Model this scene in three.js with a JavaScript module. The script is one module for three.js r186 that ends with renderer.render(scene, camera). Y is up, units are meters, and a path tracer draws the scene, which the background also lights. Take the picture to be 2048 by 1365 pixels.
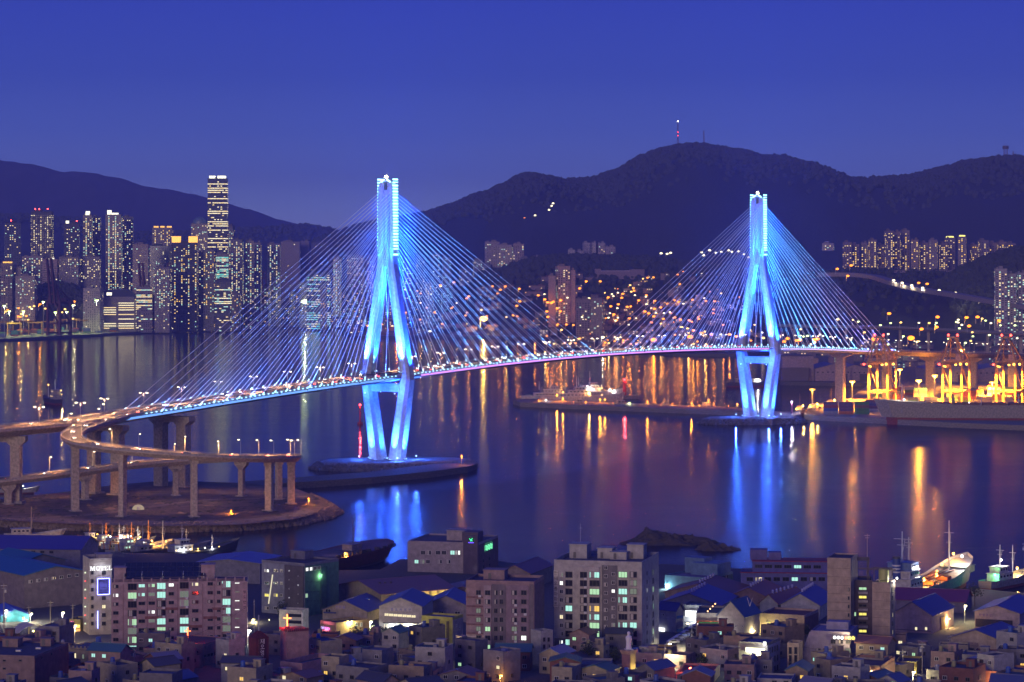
import * as THREE from 'three';
import { mergeGeometries } from 'three/addons/utils/BufferGeometryUtils.js';
import { createNoise2D } from 'simplex-noise';
import { FontLoader } from 'three/addons/loaders/FontLoader.js';
import { TextGeometry } from 'three/addons/geometries/TextGeometry.js';

// ---------------------------------------------------------------- camera
// A long lens (hfov 21.5 deg) on a hillside 138 m above the sea, held level, with the frame shifted down.
const FOCAL = 5400, HORIZON = 510, EYE = 138, MIDDLE = 1024;      // all in pixels of the 2048 x 1365 photograph, EYE in metres
const scene = new THREE.Scene();
const camera = new THREE.PerspectiveCamera(2 * Math.atan(855 / FOCAL) * 180 / Math.PI, 2048 / 1710, 5, 60000);
camera.setViewOffset(2048, 1710, 0, 345, 2048, 1365);
camera.position.set(0, EYE, 0);
camera.lookAt(0, EYE, -1);
const renderer = new THREE.WebGLRenderer();
renderer.toneMapping = THREE.LinearToneMapping;
renderer.toneMappingExposure = 1;
renderer.shadowMap.enabled = true;

// ---------------------------------------------------------------- dusk sky: one gradient by elevation, the same all round
const srgb = (r, g, b) => new THREE.Color().setRGB(r / 255, g / 255, b / 255, THREE.SRGBColorSpace);
{
  const stops = [[-90, srgb(34, 34, 70)], [-0.5, srgb(110, 112, 158)], [0.3, srgb(150, 156, 212)], [1.0, srgb(132, 148, 214)], [1.8, srgb(102, 122, 204)], [2.6, srgb(82, 104, 196)], [3.8, srgb(62, 84, 186)], [5.6, srgb(51, 70, 184)], [12, srgb(48, 64, 178)], [30, srgb(48, 62, 172)], [90, srgb(46, 59, 164)]];
  const W = 64, H = 2048, data = new Float32Array(W * H * 4);
  for (let y = 0; y < H; y++) {
    const e = (y + 0.5) / H * 180 - 90;
    let k = 0; while (k < stops.length - 2 && stops[k + 1][0] < e) k++;
    const t = Math.min(1, Math.max(0, (e - stops[k][0]) / (stops[k + 1][0] - stops[k][0])));
    const c = stops[k][1].clone().lerp(stops[k + 1][1], t);
    for (let x = 0; x < W; x++) data.set([c.r, c.g, c.b, 1], (y * W + x) * 4);
  }
  const sky = new THREE.DataTexture(data, W, H, THREE.RGBAFormat, THREE.FloatType);
  sky.mapping = THREE.EquirectangularReflectionMapping; sky.magFilter = THREE.LinearFilter; sky.needsUpdate = true;
  scene.background = sky; scene.environment = sky;
}
// added warm fill from behind left, for unseen city lamps and the evening afterglow
const warmFill = new THREE.DirectionalLight(new THREE.Color(1, 0.72, 0.55), 1.45);
warmFill.name = 'added_warm_fill'; warmFill.position.set(-1500, 620, 2300); warmFill.target.position.set(0, 0, -1500);
warmFill.castShadow = true; warmFill.shadow.radius = 40;
Object.assign(warmFill.shadow.camera, { left: -1500, right: 1500, top: 900, bottom: -900, near: 10, far: 9000 });
scene.add(warmFill, warmFill.target);

// ---------------------------------------------------------------- helpers
let seed = 12345;
const rnd = () => { seed = (seed + 0x6d2b79f5) | 0; let t = Math.imul(seed ^ (seed >>> 15), 1 | seed); t = (t + Math.imul(t ^ (t >>> 7), 61 | t)) ^ t; return ((t ^ (t >>> 14)) >>> 0) / 4294967296; };
const rr = (a, b) => a + (b - a) * rnd(), pick = (a) => a[Math.floor(rnd() * a.length)];
const reseed = (n) => { seed = n; };
const lerp = THREE.MathUtils.lerp, clamp = THREE.MathUtils.clamp, smooth = THREE.MathUtils.smoothstep;
const V = (x, y, z) => new THREE.Vector3(x, y, z);
let nseed = 7; const nrand = () => { nseed = (nseed * 16807) % 2147483647; return nseed / 2147483647; };
const noise = createNoise2D(nrand);
const fbm = (x, y, n = 4) => { let s = 0, a = 0.5; for (let i = 0; i < n; i++, a *= 0.5, x *= 2.03, y *= 2.03) s += a * noise(x + i * 17, y - i * 9); return s; };
// surveying: the point at height h seen at a pixel; the point at a given distance seen at a pixel
const ground = (px, py, h = 0) => { const D = FOCAL * (EYE - h) / (py - HORIZON); return [(px - MIDDLE) / FOCAL * D, D]; };
const at = (px, py, D) => V((px - MIDDLE) / FOCAL * D, EYE - (py - HORIZON) * D / FOCAL, -D);
const heightAt = (py, D) => EYE - (py - HORIZON) * D / FOCAL;

const used = {};
const uniq = (n) => { const k = used[n] = (used[n] ?? -1) + 1; return k ? n + '_' + String(k).padStart(3, '0') : n; };
function tag(o, label, category, group, kind) { o.userData = { label, category }; if (group) o.userData.group = group; if (kind) o.userData.kind = kind; return o; }
function thing(name, label, category, pos = [0, 0, 0], turn = 0, group) {
  const o = new THREE.Group(); o.name = uniq(name); o.position.set(...pos); o.rotation.y = turn; scene.add(o);
  return tag(o, label, category, group);
}
function part(parent, name, geo, material, label) {
  const m = new THREE.Mesh(geo, material); m.name = name; m.castShadow = m.receiveShadow = true; parent.add(m);
  if (label) m.userData.label = label;
  return m;
}
const stuff = (m) => { m.userData.kind = 'stuff'; return m; };
function structure(name, geo, material, label) {
  const m = new THREE.Mesh(geo, material); m.name = uniq(name); m.castShadow = m.receiveShadow = true; scene.add(m);
  m.userData = { kind: 'structure' }; if (label) m.userData.label = label;
  return m;
}
function copyOf(o, label, pos, turn = 0, group) {
  const c = o.clone(); c.name = uniq(o.name.replace(/_\d{3}$/, '')); c.position.set(...pos); c.rotation.y = turn;
  c.userData = { ...o.userData, label }; if (group) c.userData.group = group; scene.add(c); return c;
}
function pointLight(parent, color, power, pos, radius = 10) {
  const l = new THREE.PointLight(color, power); l.position.set(...pos); l.castShadow = true; l.shadow.radius = radius; l.name = 'lamp_glow'; parent.add(l); return l;
}
function spotLight(parent, color, power, pos, target, angle, penumbra = 1, radius = 15) {
  const l = new THREE.SpotLight(color, power, 0, angle, penumbra); l.position.set(...pos); l.target.position.set(...target); l.castShadow = true; l.shadow.radius = radius; l.name = 'flood_beam';
  parent.add(l, l.target); return l;
}
// geometry in metres, uv in metres
const flat = (g) => { const n = g.index ? g.toNonIndexed() : g; n.clearGroups(); for (const k of Object.keys(n.attributes)) if (!['position', 'normal', 'uv'].includes(k)) n.deleteAttribute(k); return n; };
function metric(g) {           // box-projected uv, one unit per metre
  g = flat(g); const p = g.attributes.position, n = g.attributes.normal, uv = new Float32Array(p.count * 2);
  for (let i = 0; i < p.count; i++) {
    const ax = Math.abs(n.getX(i)), ay = Math.abs(n.getY(i)), az = Math.abs(n.getZ(i));
    if (ay > ax && ay > az) { uv[i * 2] = p.getX(i); uv[i * 2 + 1] = p.getZ(i); }
    else if (ax > az) { uv[i * 2] = p.getZ(i); uv[i * 2 + 1] = p.getY(i); }
    else { uv[i * 2] = p.getX(i); uv[i * 2 + 1] = p.getY(i); }
  }
  g.setAttribute('uv', new THREE.BufferAttribute(uv, 2)); return g;
}
const place = (g, x = 0, y = 0, z = 0, rx = 0, ry = 0, rz = 0) => { if (rx) g.rotateX(rx); if (rz) g.rotateZ(rz); if (ry) g.rotateY(ry); return g.translate(x, y, z); };
const box = (w, h, d, x = 0, y = 0, z = 0, rx = 0, ry = 0, rz = 0) => place(metric(new THREE.BoxGeometry(w, h, d)), x, y, z, rx, ry, rz);
const slab = (w, h, d, x, y0, z, ry = 0) => box(w, h, d, x, y0 + h / 2, z, 0, ry);       // y0: underside
const cyl = (r0, r1, h, x = 0, y = 0, z = 0, seg = 10, rx = 0, ry = 0, rz = 0) => place(flat(new THREE.CylinderGeometry(r1, r0, h, seg)), x, y, z, rx, ry, rz);
const ball = (r, x, y, z, a = 8, b = 6, sy = 1) => flat(new THREE.SphereGeometry(r, a, b)).scale(1, sy, 1).translate(x, y, z);
function bar(p, q, w, h = w) {     // square beam between two points
  const d = q.clone().sub(p), L = d.length(), g = metric(new THREE.BoxGeometry(w, h, L));
  const m = new THREE.Matrix4().lookAt(p, q, Math.abs(d.y) > 0.999 * L ? V(1, 0, 0) : V(0, 1, 0)); m.setPosition(p.clone().add(q).multiplyScalar(0.5));
  return g.applyMatrix4(m);
}
const fatBar = (...a) => bar(...a);
function rod(p, q, r, seg = 6) {
  const d = q.clone().sub(p), L = d.length(), g = flat(new THREE.CylinderGeometry(r, r, L, seg));
  g.applyQuaternion(new THREE.Quaternion().setFromUnitVectors(V(0, 1, 0), d.normalize()));
  const c = p.clone().add(q).multiplyScalar(0.5); return g.translate(c.x, c.y, c.z);
}
const merge = (list) => mergeGeometries(list.map(flat), false);
function prism(points, h, y0 = 0) {   // a footprint in (x, z) extruded upwards
  const s = new THREE.Shape(points.map(([x, z]) => new THREE.Vector2(x, -z)));
  const g = new THREE.ExtrudeGeometry(s, { depth: h, bevelEnabled: false }); g.rotateX(-Math.PI / 2); g.translate(0, y0, 0); return metric(g);
}
function profile(points, depth) {     // an outline in (x, y) extruded along z, centred
  const g = new THREE.ExtrudeGeometry(new THREE.Shape(points.map(([x, y]) => new THREE.Vector2(x, y))), { depth, bevelEnabled: false }); g.translate(0, 0, -depth / 2); return metric(g);
}
function loft(sections) {             // closed rings of equal length, capped
  const pos = [], uv = [], n = sections[0].length; let v = 0;
  const quad = (a, b, c, d, u0, u1, v0, v1) => { for (const [p, s, t] of [[a, u0, v0], [b, u1, v0], [c, u1, v1], [a, u0, v0], [c, u1, v1], [d, u0, v1]]) { pos.push(p.x, p.y, p.z); uv.push(s, t); } };
  for (let k = 0; k + 1 < sections.length; k++) {
    const A = sections[k], B = sections[k + 1], dv = A[0].distanceTo(B[0]); let u = 0;
    for (let i = 0; i < n; i++) { const j = (i + 1) % n, du = A[i].distanceTo(A[j]); quad(A[i], A[j], B[j], B[i], u, u + du, v, v + dv); u += du; }
    v += dv;
  }
  for (const [S, flip] of [[sections[0], true], [sections.at(-1), false]]) for (let i = 1; i + 1 < n; i++) for (const p of flip ? [S[0], S[i + 1], S[i]] : [S[0], S[i], S[i + 1]]) { pos.push(p.x, p.y, p.z); uv.push(p.x, p.z); }
  const g = new THREE.BufferGeometry();
  g.setAttribute('position', new THREE.Float32BufferAttribute(pos, 3)); g.setAttribute('uv', new THREE.Float32BufferAttribute(uv, 2)); g.computeVertexNormals(); return g;
}
function sweep(points, section) {     // section: outline [[side, up] ...] carried along a path; side points right of the way
  const rings = points.map((p, i) => {
    const a = points[Math.max(0, i - 1)], b = points[Math.min(points.length - 1, i + 1)], d = V(b.x - a.x, 0, b.z - a.z).normalize(), s = V(-d.z, 0, d.x);
    return section.map(([u, y]) => V(p.x + s.x * u, p.y + y, p.z + s.z * u));
  });
  return loft(rings);
}
const ring8 = (cx, y, cz, w, d, c) => [[-w / 2 + c, -d / 2], [w / 2 - c, -d / 2], [w / 2, -d / 2 + c], [w / 2, d / 2 - c], [w / 2 - c, d / 2], [-w / 2 + c, d / 2], [-w / 2, d / 2 - c], [-w / 2, -d / 2 + c]].reverse().map(([x, z]) => V(cx + x, y, cz + z));

// ---------------------------------------------------------------- materials
function canvasTexture(w, h, draw, color = true) {
  const c = document.createElement('canvas'); c.width = w; c.height = h; draw(c.getContext('2d'), w, h);
  const t = new THREE.CanvasTexture(c); t.wrapS = t.wrapT = THREE.RepeatWrapping; if (color) t.colorSpace = THREE.SRGBColorSpace; return t;
}
function fieldTexture(n, f, metres, color = true) {
  const d = new Uint8Array(n * n * 4);
  for (let y = 0; y < n; y++) for (let x = 0; x < n; x++) { const v = f(x / n, y / n), k = (y * n + x) * 4; if (Array.isArray(v)) { d[k] = v[0]; d[k + 1] = v[1]; d[k + 2] = v[2]; } else d[k] = d[k + 1] = d[k + 2] = v; d[k + 3] = 255; }
  const t = new THREE.DataTexture(d, n, n); t.wrapS = t.wrapT = THREE.RepeatWrapping; t.magFilter = THREE.LinearFilter; if (color) t.colorSpace = THREE.SRGBColorSpace;
  t.repeat.set(1 / metres, 1 / metres); t.needsUpdate = true; return t;
}
const tileNoise = (u, v, f, n = 4) => { // tiles over 0..1
  const w = (a) => smooth(a, 0.75, 1), A = fbm(u * f, v * f, n), B = fbm((u - 1) * f, v * f, n), C = fbm(u * f, (v - 1) * f, n), D = fbm((u - 1) * f, (v - 1) * f, n), x = w(u), y = w(v);
  return lerp(lerp(A, B, x), lerp(C, D, x), y);
};
const grainMap = fieldTexture(256, (u, v) => 205 + 46 * tileNoise(u, v, 6, 5) + 10 * (nrand() - 0.5), 14);
const streakMap = fieldTexture(256, (u, v) => 212 + 34 * tileNoise(u, v, 5, 4) + 40 * tileNoise(u * 1, v, 5, 2) * (tileNoise(u, v * 0.12, 22, 3)), 18);
const patchMap = fieldTexture(512, (u, v) => 190 + 70 * tileNoise(u, v, 5, 5) + 16 * (nrand() - 0.5), 60);
const ribMap = fieldTexture(64, (u) => 128 + 127 * Math.sin(u * 16 * Math.PI), 4, false);
const mats = new Map();
function M(color, rough = 0.85, opts = {}) {
  const key = JSON.stringify([color, rough, Object.entries(opts).map(([k, v]) => [k, v?.uuid ?? v])]);
  if (!mats.has(key)) { const m = new THREE.MeshStandardMaterial({ roughness: rough, ...opts }); if (Array.isArray(color)) m.color.setRGB(...color); else m.color.set(color); mats.set(key, m); }
  return mats.get(key);
}
const wallM = (c) => M(c, 0.88, { map: streakMap }), rawM = (c, r = 0.9) => M(c, r, { map: grainMap });
const glows = new Map();
function glow(r, g, b, k = 1) {
  const key = [r, g, b, k].join();
  if (!glows.has(key)) { const m = new THREE.MeshStandardMaterial({ color: 0x111111, roughness: 0.6 }); m.emissive.setRGB(r, g, b); m.emissiveIntensity = k; glows.set(key, m); }
  return glows.get(key);
}
const concrete = rawM([0.42, 0.39, 0.36]), paleConcrete = M([0.6, 0.6, 0.6], 0.8, { map: grainMap }), asphalt = rawM([0.1, 0.09, 0.09], 0.85), darkSteel = M([0.05, 0.05, 0.055], 0.6), galvanised = M([0.4, 0.41, 0.42], 0.5, { metalness: 0.3 }), glassDark = M([0.02, 0.024, 0.03], 0.12), white = rawM([0.72, 0.71, 0.69], 0.7);
// ---------------------------------------------------------------- the harbour water
{
  const g = new THREE.PlaneGeometry(5600, 15000, 1, 1); g.rotateX(-Math.PI / 2); g.translate(0, 0, -7200);
  const p = g.attributes.position, uv = g.attributes.uv;
  for (let i = 0; i < p.count; i++) uv.setXY(i, p.getX(i), -p.getZ(i));     // uv: metres east, metres out
  // ripples: short crests on a longer swell
  const bump = fieldTexture(512, (u, v) => 128 + 62 * tileNoise(u, v * 1.6, 14, 3) + 44 * tileNoise(u, v * 1.3, 48, 2), 150, false);
  // wind: a rippled sheet of water lies inside a line from the pylon islet to the container quay, calmer slicks lie beyond
  const rough = fieldTexture(1024, (u, v) => {
    const X = (u - 0.5) * 1600, D = 1000 + v * 3200, n = fbm(X / 240, D / 900, 3);
    const line = D - (1648 + 1.72 * (X + 12)) - 30 * fbm(X / 110, D / 190, 4);
    const inside = 1 - smooth(line, -40, 26), slick = 0.5 + 0.5 * fbm(X / 160 + 30, D / 52, 5);
    const r = lerp(0.14 + 0.14 * slick, 0.46 + 0.08 * n + 0.12 * (slick - 0.5), inside);
    return 255 * clamp(r, 0, 1);
  }, 1, false);
  rough.repeat.set(1 / 1600, 1 / 3200); rough.offset.set(0.5, -1000 / 3200); rough.wrapS = rough.wrapT = THREE.ClampToEdgeWrapping;
  const m = new THREE.MeshPhysicalMaterial({ roughness: 0.42, roughnessMap: rough, bumpMap: bump, bumpScale: 0.14, ior: 1.09 }); m.color.setRGB(0.004, 0.008, 0.03);
  structure('water', g, m, 'dark blue harbour water rippled by a light wind');
}
// ---------------------------------------------------------------- cable-stayed bridge
// s: metres along the deck from the near pylon, t: metres across it (positive towards the camera's right)
const along = { x: 0.524, d: 0.852 };
const bridgePoint = (s, t, h) => V(-80.8 + along.x * s + along.d * t, h, -(1753 + along.d * s - along.x * t));
const deckTable = [[-420, 38], [-287, 46], [-236, 48.5], [-175, 51.8], [-90, 55.8], [0, 59], [130, 63.4], [270, 65.4], [400, 64.6], [540, 61.4], [640, 57.8], [725, 53.8], [900, 46], [1103, 37.6], [1400, 27]];
const deckCurve = new THREE.CatmullRomCurve3(deckTable.map(([s, h]) => V(s, h, 0)));
const deckSamples = deckCurve.getPoints(300);
function deckHeight(s) { for (let i = 0; i + 1 < deckSamples.length; i++) if (s <= deckSamples[i + 1].x) { const a = deckSamples[i], b = deckSamples[i + 1]; return lerp(a.y, b.y, (s - a.x) / (b.x - a.x)); } return deckSamples.at(-1).y; }
const deckPath = (s0, s1, step = 12, t = 0, up = 0) => { const n = Math.max(1, Math.round((s1 - s0) / step)), out = []; for (let i = 0; i <= n; i++) { const s = lerp(s0, s1, i / n); out.push(bridgePoint(s, t, deckHeight(s) + up)); } return out; };
const turnOfBridge = Math.atan2(along.d, along.x);      // group whose +x runs along the deck has rotation.y = turnOfBridge
const bridge = thing('cable_stayed_bridge', 'long cable-stayed bridge lit blue with two tall diamond pylons', 'bridge');
const girderM = M([0.5, 0.52, 0.55], 0.6, { map: grainMap });
const blueWash = glow(0.22, 0.5, 1.25, 1.1), violetWash = glow(0.85, 0.34, 1.15, 1.3), lilacWash = glow(1.0, 0.72, 1.35, 1.0), ledWhite = glow(0.55, 1.1, 1.5, 2.2);
const half = 14;
{
  const section = [[-half, 0.7], [-half, -0.6], [-half + 4, -2.4], [half - 4, -2.4], [half, -0.6], [half, 0.7], [half - 0.6, 1.05], [-half + 0.6, 1.05]].reverse();
  part(bridge, 'girder', sweep(deckPath(-287, 742), section), girderM);
  part(bridge, 'road_surface', sweep(deckPath(-287, 742), [[-11.6, 1.06], [11.6, 1.06], [11.6, 1.2], [-11.6, 1.2]]), asphalt);
  for (const t of [-12.2, 12.2]) part(bridge, 'crash_barrier', sweep(deckPath(-287, 742, 12, t), [[-0.25, 1.0], [0.25, 1.0], [0.12, 1.95], [-0.12, 1.95]]), paleConcrete);
  part(bridge, 'median_barrier', sweep(deckPath(-287, 742), [[-0.3, 1.2], [0.3, 1.2], [0.12, 2.1], [-0.12, 2.1]]), paleConcrete);
  for (const t of [-8, -4.4, 4.4, 8]) { const dash = []; for (let s = -284; s < 740; s += 24) { const a = bridgePoint(s, t, deckHeight(s) + 1.206), b = bridgePoint(s + 10, t, deckHeight(s + 10) + 1.206); dash.push(bar(a, b, 0.3, 0.008)); } stuff(part(bridge, 'lane_marking', merge(dash), white)); }
  // outer hand rail on posts
  for (const t of [-13.6, 13.6]) { const r = [sweep(deckPath(-287, 742, 12, t), [[-0.06, 2.15], [0.06, 2.15], [0.06, 2.27], [-0.06, 2.27]]), sweep(deckPath(-287, 742, 12, t), [[-0.04, 1.6], [0.04, 1.6], [0.04, 1.68], [-0.04, 1.68]])]; for (let s = -286; s < 742; s += 4) r.push(slab(0.1, 1.25, 0.1, 0, 0, 0).translate(...bridgePoint(s, t, deckHeight(s) + 0.95).toArray())); part(bridge, 'hand_rail', merge(r), galvanised); }
  // wash lights under the deck edge: blue before the near pylon, violet over the channel, lilac past the far pylon
  for (let s = -286; s < 738; s += 16) {
    if (Math.abs(s + 8) < 12 || Math.abs(s + 8 - 540) < 12) continue;
    for (const t of [-14.35, 14.35]) part(bridge, 'edge_light_strip', sweep(deckPath(s, s + 15.8, 8, t), [[-0.22, -0.75], [0.22, -0.75], [0.22, 0.35], [-0.22, 0.35]]), s < -8 ? blueWash : s < 530 ? violetWash : lilacWash);
  }
  for (let s = -262; s < 700; s += 4.4) if (Math.abs(s) > 8 && Math.abs(s - 540) > 8) part(bridge, 'deck_edge_lamp', edgeLamp(), ledWhite).position.copy(bridgePoint(s, 14.0, deckHeight(s) + 1.35));
}
function edgeLamp() { return edgeLamp.g ??= box(0.9, 0.45, 0.9); }
// pylons --------------------------------------------------------
const pylonM = M([0.62, 0.63, 0.64], 0.75, { map: streakMap });
const blueFlood = new THREE.Color(0.004, 0.07, 1.0), cyanFlood = new THREE.Color(0.006, 0.10, 1.0), hotFlood = new THREE.Color(0.34, 0.62, 1.0);
function buildPylon(s) {
  // local axes: x across the deck (t), z against the deck direction (towards the camera), y up
  const P = new THREE.Group(); P.name = 'pylon'; P.userData.label = s ? 'far diamond pylon glowing blue behind the moored ships' : 'near diamond pylon glowing blue on its own islet'; bridge.add(P);
  P.position.copy(bridgePoint(s, 0, 0)); P.rotation.y = turnOfBridge - Math.PI / 2;
  const base = 5, knee = 57.5, fork = 132, top = 185;
  for (const k of [-1, 1]) {
    part(P, 'lower_leg', loft([ring8(k * 7.2, base, 0, 9.6, 11, 2.2), ring8(k * 15.4, knee, 0, 7.6, 9, 1.7)]), pylonM);
    part(P, 'upper_leg', loft([ring8(k * 15.4, knee + 0.02, 0, 7.6, 9, 1.7), ring8(k * 15.2, knee + 3.5, 0, 7.5, 8.9, 1.7), ring8(k * 3.7, fork, 0, 5.2, 7.4, 1.0)]), pylonM);
    part(P, 'mast_column', loft([ring8(k * 3.7, fork + 0.02, 0, 5.2, 7.4, 1.0), ring8(k * 3.55, top - 3.5, 0, 4.6, 6.8, 0.9), ring8(k * 2.75, top, 0, 3.0, 6.2, 0.7)]), pylonM);
    for (let i = 0; i < 25; i++) part(P, 'light_rung', rungGeo(), i % 2 ? rungGlow : rungGlow2).position.set(k * (6.28 + 0.012 * i * -1), 138.2 + (i < 2 ? i * 3.6 : 3.6 + (i - 1) * 1.96), 0);
    part(P, 'roof_light', box(3.2, 0.6, 1.4, k * 2.5, top + 1.0, 2.4, 0, 0, -k * 0.62), rungGlow2);
  }
  part(P, 'mast_web', merge([slab(2.6, top - fork - 8, 4.2, 0, fork + 3, 0), slab(5.2, 5.4, 5, 0, fork - 1.6, 0)]), pylonM);
  part(P, 'crossbeam', profile([[-12.4, 49.2], [12.4, 49.2], [12.6, 54.6], [-12.6, 54.6]], 6.4), pylonM);
  part(P, 'pylon_cap', merge([slab(3.6, 1.6, 4, 0, top + 0.2, 0), cyl(0.12, 0.08, 5, 0, top + 4, 0, 6)]), pylonM);
  part(P, 'beacon_lamp', ball(0.95, 0, top + 3.6, 1.6), glow(1, 0.86, 0.45, 60));
  part(P, 'maintenance_gallery', merge([box(3.4, 0.2, 2, 6.6, top - 0.5, 0), box(3.4, 0.1, 0.1, 6.6, top + 0.6, 1)]), galvanised);
  part(P, 'joint_ledge', merge([-1, 1].map((k) => box(1.8, 0.25, 3, k * 20.2, knee - 0.8, 0))), galvanised);
  // floodlights: four at the foot of each lower leg, three on the deck for each upper leg, two that wash the mast
  const lens = glow(0.5, 0.85, 1.3, 6);
  const flood = (x, y, z, tx, ty, tz, power, angle, color) => {
    const f = new THREE.Group(); f.name = 'floodlight'; f.position.set(x, y, z); P.add(f);
    const dir = V(tx - x, ty - y, tz - z).normalize(); f.quaternion.setFromUnitVectors(V(0, 1, 0), dir);
    part(f, 'housing', cyl(0.5, 0.62, 0.7, 0, -0.2, 0, 10), darkSteel); part(f, 'lens_light', cyl(0.5, 0.5, 0.08, 0, 0.2, 0, 10), lens);
    const l = spotLight(P, color, power * (color === hotFlood ? 4.5 : 3.4), [x + dir.x * 0.5, y + dir.y * 0.5, z + dir.z * 0.5], [tx, ty, tz], angle, 1, 20); return l;
  };
  for (const k of [-1, 1]) {
    flood(k * 7.4, base + 0.8, 8.6, k * 12.2, 40, 4.6, 42000, 0.34, cyanFlood);                      // face towards the city side
    flood(k * 7.4, base + 0.8, -8.6, k * 12.2, 40, -4.6, 42000, 0.34, cyanFlood);
    flood(k * 14.6, base + 0.8, 0, k * 17.4, 42, 0, 42000, 0.34, cyanFlood);                          // outer side
    flood(k * 1.0, base + 0.8, 2.2, k * 9.6, 42, 0, 34000, 0.30, cyanFlood);                          // inner side
    flood(k * 15.0, knee + 4.6, 8.4, k * 9.4, 104, 3.8, 110000, 0.36, cyanFlood);
    flood(k * 15.0, knee + 4.6, -8.4, k * 9.4, 104, -3.8, 110000, 0.36, cyanFlood);
    flood(k * 8.6, knee + 4.6, 0, k * 6.6, 96, 0, 46000, 0.3, blueFlood);
    flood(k * 21.6, knee + 3, 0, k * 9.0, 118, 0, 80000, 0.34, blueFlood);
    flood(k * 5.6, fork - 6, 9.5, k * 3.6, 168, 2, 42000, 0.42, blueFlood);
  }
  for (const k of [-1, 1]) {   // tighter, whiter beams beside the washes
    flood(k * 8.4, base + 0.8, 7.8, k * 9.9, 24, 5.3, 3600, 0.2, hotFlood);
    flood(k * 14.0, base + 0.8, 1.4, k * 14.6, 26, 0.4, 3600, 0.2, hotFlood);
    flood(k * 1.4, base + 0.8, -2.0, k * 6.4, 28, 0, 3000, 0.2, hotFlood);
    flood(k * 16.2, knee + 4.6, 7.4, k * 12.8, 82, 4.1, 7000, 0.22, hotFlood);
    flood(k * 9.6, knee + 4.6, 1.0, k * 9.0, 80, 0, 2600, 0.2, hotFlood);
  }
  for (const k of [-1, 1]) for (const z of [-11, 11]) { part(P, 'added_apron_lamp', ball(0.35, k * 15, base + 2.2, z), lens); pointLight(P, new THREE.Color(0.06, 0.18, 1), 1200, [k * 15, base + 3, z], 20); }  // added fill lamps, imitate blue floodlight spill on the islet and leg feet
  for (const k of [-1, 1]) for (const z of [-9, 9]) { part(P, 'added_knee_lamp', ball(0.3, k * 11.6, knee - 9, z), lens); pointLight(P, new THREE.Color(0.02, 0.1, 1), 3000, [k * 13, knee - 7, z * 1.3], 20); }  // added fill lamps, turn the legs blue between crossbeam and upper floods
  flood(0, base + 0.8, 14, 0, 52, 3, 30000, 0.3, blueFlood);
  return P;
}
function rungGeo() { return rungGeo.g ??= box(0.7, 0.95, 5.2); }
const rungGlow = glow(0.42, 1.15, 1.35, 2.6), rungGlow2 = glow(0.5, 1.2, 1.4, 3.0);
buildPylon(0); buildPylon(540);
// stay cables: pale sheaths washed by floodlights that stand along both edges of the deck
{
  const sheath = M([0.78, 0.79, 0.8], 0.5), N = 20, cableBlue = [[0.03, 0.16, 1], [0.04, 0.26, 1], [0.10, 0.16, 1], [0.03, 0.34, 1]].map((c) => new THREE.Color(...c)), lens = glow(0.4, 0.7, 1.3, 4);
  for (const s0 of [0, 540]) for (const dir of [-1, 1]) for (const t of [-1, 1]) {
    for (let i = 0; i < N; i++) {
      const s = s0 + dir * (22 + i * 11.95), a = bridgePoint(s, t * 13.2, deckHeight(s) + 1.0), b = bridgePoint(s0 + dir * 3.2, t * 4.2, 134 + i * 2.34), c = part(bridge, 'stay_cable', rod(a, b, 0.2, 7), sheath);
      const o = bridgePoint(0, t * 0.4, 0).sub(bridgePoint(0, 0, 0)), u = b.clone().sub(a).normalize(); part(c, 'anchor_lamp', rod(a.clone().addScaledVector(u, 1.0).add(o), a.clone().addScaledVector(u, 2.6).add(o), 0.42, 6), ledWhite);
    }
    for (let k = 0; k < 9; k++) {
      const s = s0 + dir * (26 + k * 28), p = bridgePoint(s, t * 15.6, deckHeight(s) + 0.6), q = bridgePoint(s0 + dir * (8 + k * 10), t * 7.5, 124), d = q.clone().sub(p).normalize(), f = new THREE.Group(); f.name = 'cable_floodlight'; f.position.copy(p); f.quaternion.setFromUnitVectors(V(0, 1, 0), d); bridge.add(f);
      part(f, 'housing', cyl(0.4, 0.5, 0.6, 0, -0.2, 0, 10), darkSteel); part(f, 'lens_light', cyl(0.4, 0.4, 0.08, 0, 0.18, 0, 10), lens);
      spotLight(bridge, cableBlue[s0 === 540 && dir > 0 ? (k > 5 ? 2 : 3) : dir > 0 ? 1 : 0], 17000 + k * 4000, p.clone().addScaledVector(d, 0.5).toArray(), q.toArray(), Math.min(0.7, Math.asin(d.y) * 0.96), 0.7, 20);
    }
  }
}
// ---------------------------------------------------------------- mountains and hills behind the city
const table = (t) => (x) => { if (x <= t[0][0]) return t[0][1]; for (let i = 0; i + 1 < t.length; i++) if (x <= t[i + 1][0]) { const u = (x - t[i][0]) / (t[i + 1][0] - t[i][0]); return lerp(t[i][1], t[i + 1][1], u * u * (3 - 2 * u) * 0.5 + u * 0.5); } return t.at(-1)[1]; };
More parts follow.
